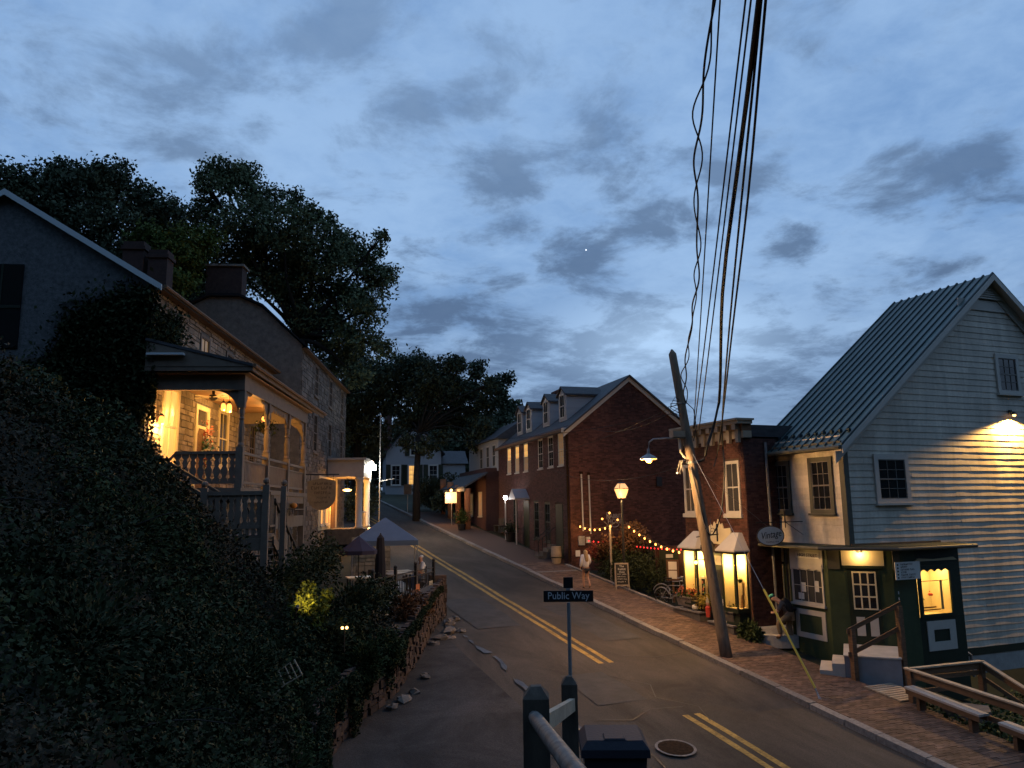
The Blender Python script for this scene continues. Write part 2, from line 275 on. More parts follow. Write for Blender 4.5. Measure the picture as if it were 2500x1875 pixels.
# ------------------------------------------------------------------ geometry helpers
class Frame:
    """wall-aligned axes: s along the wall, d out of it, z up"""
    def __init__(f, o, az, sgn=1):
        a = R(az); f.o = Vector((o[0], o[1], 0)); f.u = Vector((math.sin(a), math.cos(a), 0)); f.n = Vector((math.cos(a), -math.sin(a), 0))*sgn
    def __call__(f, s, d, z): return f.o + f.u*s + f.n*d + Vector((0, 0, z))
    def mat(f): return Matrix((f.u, f.n, Vector((0, 0, 1)))).transposed()
LOC = {}
class MB:
    def __init__(s, fr=None): s.v = []; s.f = []; s.fr = fr
    def pt(s, p):
        p = s.fr(*p) if s.fr else Vector(p); s.v.append(tuple(p)); return len(s.v)-1
    def hexa(s, P):
        i = [s.pt(p) for p in P]
        for q in ((0, 3, 2, 1), (4, 5, 6, 7), (0, 1, 5, 4), (1, 2, 6, 5), (2, 3, 7, 6), (3, 0, 4, 7)): s.f.append(tuple(i[k] for k in q))
        return s
    def box(s, a0, a1, b0, b1, c0, c1): return s.hexa([(a0, b0, c0), (a1, b0, c0), (a1, b1, c0), (a0, b1, c0), (a0, b0, c1), (a1, b0, c1), (a1, b1, c1), (a0, b1, c1)])
    def quad(s, *P): s.f.append(tuple(s.pt(p) for p in P)); return s
    def prism(s, poly, d0, d1):
        """outline in (s, z) pushed from d0 to d1"""
        a = [s.pt((x, d0, z)) for x, z in poly]; b = [s.pt((x, d1, z)) for x, z in poly]; n = len(poly)
        s.f.append(tuple(a)); s.f.append(tuple(reversed(b)))
        for i in range(n): s.f.append((a[i], b[i], b[(i+1) % n], a[(i+1) % n]))
        return s
    def slab(s, poly, z0, z1):
        """outline in plan pushed from z0 to z1"""
        a = [s.pt((x, y, z0)) for x, y in poly]; b = [s.pt((x, y, z1)) for x, y in poly]; n = len(poly)
        s.f.append(tuple(reversed(a))); s.f.append(tuple(b))
        for i in range(n): s.f.append((a[i], a[(i+1) % n], b[(i+1) % n], b[i]))
        return s
    def tube(s, pts, r, n=6):
        P = [Vector(s.fr(*p)) if s.fr else Vector(p) for p in pts]; rr = r if isinstance(r, (list, tuple)) else [r]*len(P)
        rings = []
        for k, p in enumerate(P):
            t = (P[min(k+1, len(P)-1)]-P[max(k-1, 0)]); t = t.normalized() if t.length > 1e-9 else Vector((0, 0, 1))
            a = t.cross(Vector((0, 0, 1)) if abs(t.z) < 0.9 else Vector((1, 0, 0))).normalized(); b = t.cross(a)
            i0 = len(s.v)
            for j in range(n):
                q = p + (a*math.cos(2*math.pi*j/n)+b*math.sin(2*math.pi*j/n))*rr[k]; s.v.append(tuple(q))
            rings.append(i0)
        for k in range(len(P)-1):
            for j in range(n): s.f.append((rings[k]+j, rings[k]+(j+1) % n, rings[k+1]+(j+1) % n, rings[k+1]+j))
        s.f.append(tuple(rings[0]+j for j in reversed(range(n)))); s.f.append(tuple(rings[-1]+j for j in range(n)))
        return s
    def lathe(s, c, prof, n=10):
        c = Vector(s.fr(*c)) if s.fr else Vector(c); return s.tube_raw([(c+Vector((0, 0, z)), r) for r, z in prof], n)
    def tube_raw(s, L, n):
        rings = []
        for p, r in L:
            i0 = len(s.v)
            for j in range(n): s.v.append((p.x+r*math.cos(2*math.pi*j/n), p.y+r*math.sin(2*math.pi*j/n), p.z))
            rings.append(i0)
        for k in range(len(L)-1):
            for j in range(n): s.f.append((rings[k]+j, rings[k]+(j+1) % n, rings[k+1]+(j+1) % n, rings[k+1]+j))
        s.f.append(tuple(rings[0]+j for j in reversed(range(n)))); s.f.append(tuple(rings[-1]+j for j in range(n)))
        return s
    def ball(s, c, r, n=8, sq=(1, 1, 1)):
        c = Vector(s.fr(*c)) if s.fr else Vector(c); k = max(4, n//2+1); L = []
        for i in range(k+1):
            a = -math.pi/2+math.pi*i/k; L.append((math.cos(a)*r+1e-4, math.sin(a)*r))
        i0 = len(s.v); s.tube_raw([(c+Vector((0, 0, z*sq[2])), q) for q, z in L], n)
        for i in range(i0, len(s.v)):
            x, y, z = s.v[i]; s.v[i] = (c.x+(x-c.x)*sq[0], c.y+(y-c.y)*sq[1], z)
        return s
    def build(s, name, mat, parent=None, smooth=False):
        off = LOC[parent.name] if parent else Vector((0, 0, 0))
        if parent is None:   # origin at the foot of the piece
            a = np.array(s.v); off0 = Vector(((a[:, 0].min()+a[:, 0].max())/2, (a[:, 1].min()+a[:, 1].max())/2, a[:, 2].min()))
        else: off0 = off
        me = bpy.data.meshes.new(name); me.from_pydata([tuple(Vector(p)-off0) for p in s.v], [], s.f); me.materials.append(M[mat]); me.update()
        if smooth: me.polygons.foreach_set('use_smooth', [True]*len(me.polygons))
        o = bpy.data.objects.new(name, me); COL.objects.link(o)
        if parent: o.parent = parent; LOC[o.name] = off
        else: o.location = off0; LOC[o.name] = off0
        return o
def tag(o, label=None, cat=None, group=None, kind=None):
    if label: o['label'] = label
    if cat: o['category'] = cat
    if group: o['group'] = group
    if kind: o['kind'] = kind
    return o
def thing(name, label, cat, loc, group=None):
    o = bpy.data.objects.new(name, None); COL.objects.link(o); o.location = loc; o.empty_display_size = 0.2; LOC[o.name] = Vector(loc)
    return tag(o, label, cat, group)
def place(me, name, parent, mat4):
    """one more piece sharing the mesh me"""
    o = bpy.data.objects.new(name, me); COL.objects.link(o); off = LOC[parent.name]
    mm = mat4.copy(); mm.translation = mm.translation-off; o.parent = parent; o.matrix_local = mm; LOC[o.name] = off
    return o
def unit(name, mat):
    me = bpy.data.meshes.new(name)
    me.from_pydata([(x, y, z) for z in (-.5, .5) for x, y in ((-.5, -.5), (.5, -.5), (.5, .5), (-.5, .5))], [], [(0, 3, 2, 1), (4, 5, 6, 7), (0, 1, 5, 4), (1, 2, 6, 5), (2, 3, 7, 6), (3, 0, 4, 7)])
    me.materials.append(M[mat]); return me
UNITS = {}
def ucube(mat):
    if mat not in UNITS: UNITS[mat] = unit('piece_'+mat, mat)
    return UNITS[mat]
def piece(fr, name, mat, parent, s0, s1, d0, d1, z0, z1, tilt=0.0):
    m3 = fr.mat() @ Matrix.Rotation(tilt, 3, 'Y') @ Matrix.Diagonal((s1-s0, d1-d0, z1-z0)); m4 = m3.to_4x4(); m4.translation = fr((s0+s1)/2, (d0+d1)/2, (z0+z1)/2)
    return place(ucube(mat), name, parent, m4)
def text(body, parent, at, right, up, size, mat, name='lettering', align='CENTER', sx=1.0, shear=0.0):
    cu = bpy.data.curves.new(name, 'FONT'); cu.body = body; cu.size = size; cu.align_x = align; cu.align_y = 'CENTER'; cu.extrude = 0.003; cu.resolution_u = 2; cu.shear = shear
    tmp = bpy.data.objects.new(name, cu); COL.objects.link(tmp)
    me = bpy.data.meshes.new_from_object(tmp.evaluated_get(bpy.context.evaluated_depsgraph_get())); bpy.data.objects.remove(tmp); me.materials.clear(); me.materials.append(M[mat])
    o = bpy.data.objects.new(name, me); COL.objects.link(o); o.parent = parent; LOC[o.name] = LOC[parent.name]
    r = Vector(right).normalized(); u = Vector(up).normalized(); m3 = Matrix((r*sx, u, r.cross(u))).transposed(); m4 = m3.to_4x4(); m4.translation = Vector(at)-LOC[parent.name]
    o.matrix_local = m4; return o
def scribble(parent, fr, s0, s1, z, h, d, mat, seed, words=2):
    """worn lettering too small to read: a row of letter-sized strokes"""
    g = random.Random(seed); m = MB(fr); s = s0; t = h*.16; gaps = sorted(g.uniform(s0+(s1-s0)*.25, s0+(s1-s0)*.8) for _ in range(words-1))
    while s < s1-h*.4:
        if gaps and s > gaps[0]: s += h*.55; gaps.pop(0)
        w_ = h*g.uniform(.38, .62); k = g.randrange(4)
        m.box(s, s+t, d, d+.003, z, z+h)
        if k in (0, 2): m.box(s+t, s+w_, d, d+.003, z+h-t, z+h)
        if k in (1, 2): m.box(s+t, s+w_, d, d+.003, z, z+t)
        if k in (0, 3): m.box(s+t, s+w_*.9, d, d+.003, z+h*.45, z+h*.45+t)
        if k in (1, 3): m.box(s+w_, s+w_+t, d, d+.003, z, z+h*(1 if k == 3 else .6))
        s += w_+t+h*.2
    o = m.build('lettering', mat, parent); o['kind'] = 'stuff'; return o
def light(kind, at, power, col, r=0.06, spot=None, parent=None, aim=None, blend=0.5):
    d = bpy.data.lights.new('lamp_light', kind); d.energy = power; d.color = col
    if kind in ('POINT', 'SPOT'): d.shadow_soft_size = r
    if kind == 'SPOT': d.spot_size = R(spot); d.spot_blend = blend
    if kind == 'AREA': d.shape = 'RECTANGLE'; d.size, d.size_y = r
    o = bpy.data.objects.new('lamp_light', d); COL.objects.link(o); o.location = at
    if aim is not None: o.rotation_euler = (Vector(aim)-Vector(at)).to_track_quat('-Z', 'Y').to_euler()
    if parent: o.location = Vector(at)-LOC[parent.name]; o.parent = parent
    return o
def masonry(parent, fr, s0, s1, z0, z1, bl, bh, jt, mat, names, prof=None, holes=(), proud=0.014, jit=0.0, nparts=300, seed=1, d0=-0.03):
    g = random.Random(seed); items = []; z = z0; row = 0
    while z < z1-0.4*bh:
        h = bh*(1+jit*g.uniform(-.5, .5)); a, b = prof(z+h*.5) if prof else (s0, s1)
        s = a-(0.5*bl if row % 2 else 0)-(g.uniform(0, bl)*0.6 if jit else 0)
        while s < b:
            L = bl*(1+1.4*jit*g.uniform(-.5, .8)); q0, q1 = max(s, a)+jt/2, min(s+L, b)-jt/2
            seg = [(q0, q1)]
            for h0, h1, hz0, hz1 in holes:
                if z+h-jt > hz0 and z < hz1:
                    ns = []
                    for x0, x1 in seg:
                        if x1 <= h0 or x0 >= h1: ns.append((x0, x1))
                        else:
                            if x0 < h0: ns.append((x0, h0))
                            if x1 > h1: ns.append((h1, x1))
                    seg = ns
            for x0, x1 in seg:
                if x1-x0 > 0.03: items.append((x0, x1, z+jt/2, z+h-jt/2, proud*(1+g.uniform(-.45, .45)), g.uniform(-1, 1)*jit*0.05))
            s += L
        z += h; row += 1
    items.sort(key=lambda t: (fr((t[0]+t[1])/2, 0, t[2])-CAM).length / math.sqrt(max(1e-4, (t[1]-t[0]))))
    for x0, x1, a, b, p, t in items[:nparts]: piece(fr, names[0], mat, parent, x0, x1, d0, p, a, b, t)
    if len(items) > nparts:
        m = MB(fr)
        for x0, x1, a, b, p, t in items[nparts:]: m.box(x0, x1, d0, p, a, b)
        o = m.build(names[1], mat, parent); o['kind'] = 'stuff'
def window(parent, fr, s0, s1, z0, z1, cols, rows, trim='trim_white', pane='pane_dark', case=0.09, d=0.0, sill=True, top=None, name='window', mid=True, proud=0.035, case_mat=None, lower=None, bars=None):
    """sash window standing on the wall: casing, bars, one object per pane, sill"""
    f = MB(fr); c = case; o = d+proud
    f.box(s0, s0+c, d, o, z0, z1); f.box(s1-c, s1, d, o, z0, z1); f.box(s0+c, s1-c, d, o, z1-c, z1); f.box(s0+c, s1-c, d, o, z0, z0+c*.8)
    win = f.build(name, case_mat or trim, parent)
    b = MB(fr); a0, a1, b0, b1 = s0+c, s1-c, z0+c*.8, z1-c; t = 0.018
    fr_t = 0.03
    b.box(a0, a0+fr_t, d, d+proud*.7, b0, b1); b.box(a1-fr_t, a1, d, d+proud*.7, b0, b1); b.box(a0+fr_t, a1-fr_t, d, d+proud*.7, b0, b0+fr_t); b.box(a0+fr_t, a1-fr_t, d, d+proud*.7, b1-fr_t, b1)
    a0 += fr_t; a1 -= fr_t; b0 += fr_t; b1 -= fr_t
    for i in range(1, cols): x = a0+(a1-a0)*i/cols; b.box(x-t/2, x+t/2, d, d+proud*.55, b0, b1)
    for j in range(1, rows):
        y = b0+(b1-b0)*j/rows; tt = 0.05 if (mid and j == rows//2) else t
        b.box(a0, a1, d, d+proud*(.66 if tt > t else .6), y-tt/2, y+tt/2)
    if cols*rows > 0: b.build('sash', bars or trim, win)
    for i in range(cols):
        for j in range(rows):
            mt = lower if (lower and j < rows/2) else pane
            piece(fr, 'pane', mt, win, a0+(a1-a0)*i/cols, a0+(a1-a0)*(i+1)/cols, d+0.002, d+0.008, b0+(b1-b0)*j/rows, b0+(b1-b0)*(j+1)/rows)
    if sill: MB(fr).box(s0-.05, s1+.05, d, d+proud+.06, z0-.07, z0-.002).build('sill', trim if sill is True else sill, win)
    if top: MB(fr).box(s0-.06, s1+.06, d, d+proud+.01, z1+.002, z1+.16).build('lintel', top, win)
    return win
def leafmesh(name, cen, size, mat, parent=None, nrm=None, seed=0, flat=0.0):
    g = np.random.default_rng(seed); n = len(cen); cen = np.asarray(cen, float)
    a = g.normal(size=(n, 3)); a[:, 2] *= (1-flat); a /= np.linalg.norm(a, axis=1)[:, None]
    b = g.normal(size=(n, 3)); b[:, 2] *= (1-flat); b -= (b*a).sum(1)[:, None]*a; b /= np.linalg.norm(b, axis=1)[:, None]
    sz = np.asarray(size)*g.uniform(0.6, 1.35, n); a *= sz[:, None]; b *= (sz*0.62)[:, None]
    c = np.cross(a, b); c /= np.linalg.norm(c, axis=1)[:, None]; c *= (sz*0.18)[:, None]
    off = np.array(LOC[parent.name]) if parent else np.array([cen[:, 0].mean(), cen[:, 1].mean(), cen[:, 2].min()])
    V = np.stack([cen-a, cen-b*.9+c, cen+a*1.05, cen+b*.9+c], 1).reshape(-1, 3)-off
    me = bpy.data.meshes.new(name); me.vertices.add(4*n); me.vertices.foreach_set('co', V.ravel().astype(np.float32))
    me.loops.add(4*n); me.loops.foreach_set('vertex_index', np.arange(4*n, dtype=np.int32)); me.polygons.add(n); me.polygons.foreach_set('loop_start', np.arange(0, 4*n, 4, dtype=np.int32))
    me.materials.append(M[mat]); me.update(calc_edges=True); me.validate()
    o = bpy.data.objects.new(name, me); COL.objects.link(o)
    if parent: o.parent = parent; LOC[o.name] = Vector(off); o['kind'] = 'stuff'
    else: o.location = off; LOC[o.name] = Vector(off)
    return o
def skinned(name, mat, parent, J, E_, sub=2, root=None):
    """one continuous body grown over a skeleton: J = {joint: (x, y, z, radius)}"""
    keys = list(J); off = LOC[parent.name]
    me = bpy.data.meshes.new(name); me.from_pydata([tuple(Vector(J[k][:3])-off) for k in keys], [(keys.index(a), keys.index(b)) for a, b in E_], [])
    o = bpy.data.objects.new(name+'_cage', me); COL.objects.link(o)
    o.modifiers.new('skin', 'SKIN'); ss = o.modifiers.new('sub', 'SUBSURF'); ss.levels = sub; ss.render_levels = sub
    for i, k in enumerate(keys):
        r = J[k][3]; sv = me.skin_vertices[0].data[i]; sv.radius = r if isinstance(r, tuple) else (r, r); sv.use_root = (k == (root or keys[0]))
    dg = bpy.context.evaluated_depsgraph_get(); m2 = bpy.data.meshes.new_from_object(o.evaluated_get(dg)); m2.name = name
    bpy.data.objects.remove(o); m2.materials.clear(); m2.materials.append(M[mat]); m2.polygons.foreach_set('use_smooth', [True]*len(m2.polygons))
    q = bpy.data.objects.new(name, m2); COL.objects.link(q); q.parent = parent; LOC[q.name] = off; return q

# ------------------------------------------------------------------ ground, road, kerb, sidewalk
def sheet(name, xs, ys, zf, mat, parent=None, kind='structure'):
    m = MB(); nx, ny = len(xs), len(ys)
    for y in ys:
        for x in xs: m.v.append((x, y, zf(x, y)))
    for j in range(ny-1):
        for i in range(nx-1): k = j*nx+i; m.f.append((k, k+1, k+nx+1, k+nx))
    o = m.build(name, mat, parent, True)
    if kind: o['kind'] = kind
    return o
def lin(a, b, n): return [a+(b-a)*i/(n-1) for i in range(n)]
def terrain(x, y):
    """street slope, plus an unseen hill added behind and left to block sky light"""
    z = SL*max(-20, min(82, y))-0.09
    if 19.3 < x < 60 and 8.1 < y < 19: z -= 1.1   # the yard below the street drops away
    b = max(0, -6-y); l = max(0, -18-x)  # rise out of view, added to cut sky light from behind and left
    return z+min(95, .95*b**1.02)*(1 if x < 40 else max(0.15, 1-(x-40)/120))+min(30, .55*l)
sheet('ground', [-1500, -400, -200, -120, -80, -60, -40, -30, -18, -8, 0, 8, 18, 19.2, 19.4, 24, 40, 60, 90, 120, 200, 400, 1500], [-1500, -300, -160, -110, -80, -60, -40, -30, -20, -13, -6, 0, 8, 8.2, 18.9, 19.1, 20, 40, 60, 80, 100, 300, 1500], terrain, 'forest_floor')
def jig(x, y): return 0.012*math.sin(x*1.3+y*.7)+0.010*math.sin(x*.5-y*1.9)
road = sheet('road', lin(7.6, 14.62, 15), lin(-6, 80, 90), lambda x, y: gz(y)+jig(x, y)*.6-0.03*((x-11.4)/3.3)**2+.02, 'asphalt')
lane = sheet('parking_lane', lin(-1.0, 7.62, 10), lin(9, 33, 30), lambda x, y: gz(y)+jig(x, y)*.6+0.0, 'asphalt_old')
for k, (pts, wd) in enumerate([([(10.9, 20.2), (11.6, 19.2), (11.2, 18.3), (11.9, 17.4), (11.5, 16.2)], .025), ([(9.0, 17.4), (9.8, 17.1), (10.6, 17.6), (11.5, 17.5)], .03), ([(12.2, 21.8), (13.2, 21.4), (14.3, 21.6)], .022), ([(8.7, 16.2), (9.2, 15.2), (9.0, 14.0)], .03)]):
    m = MB()
    for (x0, y0), (x1, y1) in zip(pts, pts[1:]):
        q = Vector((y0-y1, x1-x0, 0)).normalized()*wd/2; e_ = lambda x, y: (x, y, gz(y)+.031)
        m.quad(e_(x0-q.x, y0-q.y), e_(x1-q.x, y1-q.y), e_(x1+q.x, y1+q.y), e_(x0+q.x, y0+q.y))
    m.build('road_crack', 'tar', road)
for x0, x1, y0, y1 in ((9.5, 10.9, 18.2, 20.6), (12.5, 13.9, 23.4, 28.5), (8.9, 10.6, 26.0, 30.5)):
    m = MB(); f = lambda x, y: (x, y, gz(y)+jig(x, y)*.6+.0245)
    n_ = 6; g_ = random.Random(int(x0*7)); e0 = [(x0+g_.uniform(-.05, .05), x1+g_.uniform(-.05, .05), y0+(y1-y0)*i/n_) for i in range(n_+1)]
    for a, b in zip(e0, e0[1:]): m.quad(f(a[0], a[2]), f(a[1], a[2]), f(b[1], b[2]), f(b[0], b[2]))
    m.build('asphalt_patch', 'asphalt_patch', road)
# the wet gutter between lane and road
m = MB(); prev = None
for i in range(120):
    y = 12+i*.17; c = 8.25+.10*math.sin(y*.9)+.06*math.sin(y*2.3); hw = .06+.04*math.sin(y*1.7)+.035*math.sin(y*4.1)+.02*math.sin(y*9.3)
    a = (c-hw, y, gz(y)+.032); b = (c+hw, y, gz(y)+.034); mid = (c, y, gz(y)+.026)
    if prev and math.sin(y*2.9)+math.sin(y*6.7+1) > -.75: m.quad(prev[0], prev[2], mid, a); m.quad(prev[2], prev[1], b, mid)
    prev = (a, b, mid)
tag(m.build('gutter', 'wet', None, True), kind='structure')
def marking(y0, y1):
    for xc in (11.22, 11.56):
        m = MB(); n = max(2, int((y1-y0)/1.0)); g = random.Random(int(y0*10)+int(xc*100))
        ys = lin(y0, y1, n)
        for a, b in zip(ys, ys[1:]):
            e1 = .082+g.uniform(-.008, .008)
            f = lambda x, y: (x, y, gz(y)+jig(x, y)*.6+.026)
            m.quad(f(xc-e1, a), f(xc+e1, a), f(xc+e1, b), f(xc-e1, b))
        m.build('yellow_line', 'yellow_paint', road)
marking(21.3, 76); marking(6, 17.0)
kb = tag(bpy.data.objects.new('kerb', None), kind='structure'); COL.objects.link(kb); kb.location = (14.7, 20, gz(20)); LOC['kerb'] = kb.location.copy()
y = 6.0; g_ = random.Random(3); FK = Frame((14.7, 0), 0, -1); rest = MB(FK)
tilt = math.atan(SL)
while y < 78:
    L = g_.uniform(.9, 1.7)
    m = MB(FK); a, b = y+.012, y+L-.012; dz = g_.uniform(-.012, .012); dd = g_.uniform(-.015, .015)
    P = [(a, -.15+dd, gz(a)-.2), (b, -.15+dd, gz(b)-.2), (b, .10+dd, gz(b)-.2), (a, .10+dd, gz(a)-.2), (a, -.15+dd, gz(a)+.135+dz), (b, -.15+dd, gz(b)+.135+dz), (b, .075+dd, gz(b)+.125+dz), (a, .075+dd, gz(a)+.125+dz)]
    m.hexa(P).build('kerb_stone', 'granite', kb); y += L
walk = sheet('sidewalk', lin(14.84, 17.3, 4), lin(5, 60, 56), lambda x, y: gz(y)+.118, 'paver_bed')
FW = Frame((17.25, 0), 0, -1)
def pavers():
    """brick courses across the walk; the nearest are single bricks"""
    g = random.Random(5); items = []; y = 9.0; row = 0
    while y < 37:
        x = 14.86-(.105 if row % 2 else 0)
        while x < 17.25:
            a, b = max(14.86, x), min(17.25, x+.205)
            if b-a > .04: items.append((a, b, y, y+.095, g.uniform(-.004, .005)))
            x += .213
        y += .103; row += 1
    items = [i for i in items if i[2] > 12.2-(i[0]-14.8)*.0]
    items.sort(key=lambda t: t[2]); sh = ucube('paver'); m3r = Matrix.Rotation(tilt, 3, 'X')
    for a, b, c, d, h in items[:300]:
        m4 = (m3r @ Matrix.Diagonal((b-a, d-c, .05))).to_4x4(); m4.translation = Vector(((a+b)/2, (c+d)/2, gz((c+d)/2)+.105+h)); place(sh, 'brick', walk, m4)
    m = MB()
    for a, b, c, d, h in items[300:]:
        z0, z1 = gz(c)+.13+h, gz(d)+.13+h; m.hexa([(a, c, z0-.02), (b, c, z0-.02), (b, d, z1-.02), (a, d, z1-.02), (a, c, z0), (b, c, z0), (b, d, z1), (a, d, z1)])
    o = m.build('brick_paving', 'paver', walk); o['kind'] = 'stuff'
pavers()
# a pale stone band across the walk and the edging along its inner side
m = MB()
for a, b in ((34.35, 34.6),): m.hexa([(14.86, a, gz(a)+.13), (17.1, a, gz(a)+.13), (17.1, b, gz(b)+.13), (14.86, b, gz(b)+.13), (14.86, a, gz(a)+.142), (17.1, a, gz(a)+.142), (17.1, b, gz(b)+.142), (14.86, b, gz(b)+.142)])
m.build('stone_band', 'granite', walk)
g_ = random.Random(8); y = 26.2
while y < 35.2:
    L = g_.uniform(.5, .9); a, b = y+.01, y+L-.01
    MB().hexa([(16.98, a, gz(a)), (17.14, a, gz(a)), (17.14, b, gz(b)), (16.98, b, gz(b)), (16.98, a, gz(a)+.21), (17.14, a, gz(a)+.21), (17.14, b, gz(b)+.21), (16.98, b, gz(b)+.21)]).build('edging_stone', 'granite', walk); y += L
# the bank the camera stands on falls away below the frame
def bank(x, y):
    r = math.hypot(x, y)
    return 5.35 if r < 3 else max(gz(y)-.3, 5.35-(r-3)*.33) if r < 9.4 else gz(y)-.3
sheet('bank', lin(-3, 6.2, 30), lin(-6, 9.3, 40), bank, 'soil')
m = MB(); n_ = 18
for i in range(n_):
    a = lambda k: (math.sin(R(-20+70*k/n_))*8.6, math.cos(R(-20+70*k/n_))*8.6)
    (x0, y0), (x1, y1) = a(i), a(i+1); m.quad((x0, y0, gz(y0)-.3), (x1, y1, gz(y1)-.3), (x1, y1, 3.5), (x0, y0, 3.5))
tag(m.build('bank_wall', 'concrete'), 'low concrete wall holding the bank below the railing', 'retaining wall')
# ---- manhole
mh = thing('manhole_cover', 'round rusty iron manhole cover set in the road surface', 'manhole cover', (9.85, 15.35, gz(15.35)+.02))
def disc(r, z, n=28, r0=0.0):
    m = MB(); c = Vector((9.85, 15.35, gz(15.35)+.045+z))
    P = [c+Vector((math.cos(2*math.pi*i/n)*r, math.sin(2*math.pi*i/n)*r, SL*math.sin(2*math.pi*i/n)*r)) for i in range(n)]
    Q = [c+Vector((math.cos(2*math.pi*i/n)*r0, math.sin(2*math.pi*i/n)*r0, SL*math.sin(2*math.pi*i/n)*r0)) for i in range(n)]
    if r0:
        for i in range(n): j = (i+1) % n; m.quad(P[i], P[j], Q[j], Q[i])
    else:
        i0 = [m.pt(p) for p in P]; m.f.append(tuple(i0))
    return m
disc(.39, .010).build('lid', 'iron_brown', mh); disc(.45, .012, r0=.39).build('frame_ring', 'granite', mh)
# ------------------------------------------------------------------ the overgrown hillside, left
WL = [(-1.2, 2.0), (0.2, 6.0), (1.0, 9.0), (1.6, 12.0), (2.0, 15.0), (2.45, 16.9), (3.5, 18.8), (4.8, 20.6), (5.8, 22.6), (7.3, 26.0), (8.45, 28.3)]
def wx(y):
    for (x0, y0), (x1, y1) in zip(WL, WL[1:]):
        if y <= y1: return x0+(x1-x0)*(y-y0)/(y1-y0)
    return WL[-1][0]
CP = np.array([(-2.79,12.7,8.35),(-2.27,14.3,8.45),(-1.4,17.4,8.2),(-.41,18.5,7.2),(.58,19,6.0),(1.4,19.95,5.2),(2.9,22.8,4.4),(3.9,22.6,4.0),(5.5,24.4,3.9),(-2.15,10.3,7.1),(-1.44,13.4,6.9),(-.6,15,5.7),(.9,17,4.3),(2.57,18.3,3.25),(4.0,20.1,3.4),(-1.56,7.85,6.0),(-.85,11,5.1),(.46,13.5,3.7),(1.95,15.9,2.9),(-1.1,5.9,5.3),(-.26,9,4.3),(.7,12,3.3),(1.5,12,2.7),(.9,9,3.3),(0,5.5,4.6),(-1.3,2,5.2),(-4,14,8.9),(-8,14,9.4),(-8,20,9.6),(-6,8,8.4),(-3.2,3,7.4),(-3,22.5,8.6),(-1.2,22,7.4),(2.5,25,4.4),(4,30,4.1),(6,32,4.0),(1.5,23.2,4.7),(.5,22,5.4),(7,27,3.9),(8.3,28.6,3.9),(-14,10,11),(-14,22,12),(-1,26,6.5),(1,30,5.0),(-12,30,13),(4.6,20.9,3.6),(5.7,22.9,3.75)])
_D = np.linalg.norm(CP[:, None, :2]-CP[None, :, :2], axis=2)
_A = np.block([[_D, np.ones((len(CP), 1))], [np.ones((1, len(CP))), np.zeros((1, 1))]])
_W = np.linalg.solve(_A, np.r_[CP[:, 2], 0])
def hz(x, y): return np.linalg.norm(np.stack([np.asarray(x)[..., None]-CP[:, 0], np.asarray(y)[..., None]-CP[:, 1]]), axis=0) @ _W[:-1] + _W[-1]
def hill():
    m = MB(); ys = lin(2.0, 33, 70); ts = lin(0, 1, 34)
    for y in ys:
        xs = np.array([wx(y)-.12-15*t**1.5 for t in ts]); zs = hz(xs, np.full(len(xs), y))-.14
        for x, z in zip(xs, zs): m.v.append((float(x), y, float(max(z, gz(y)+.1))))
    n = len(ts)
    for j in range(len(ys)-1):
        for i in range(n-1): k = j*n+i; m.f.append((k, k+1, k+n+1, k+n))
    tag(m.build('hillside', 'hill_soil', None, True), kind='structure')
hill()
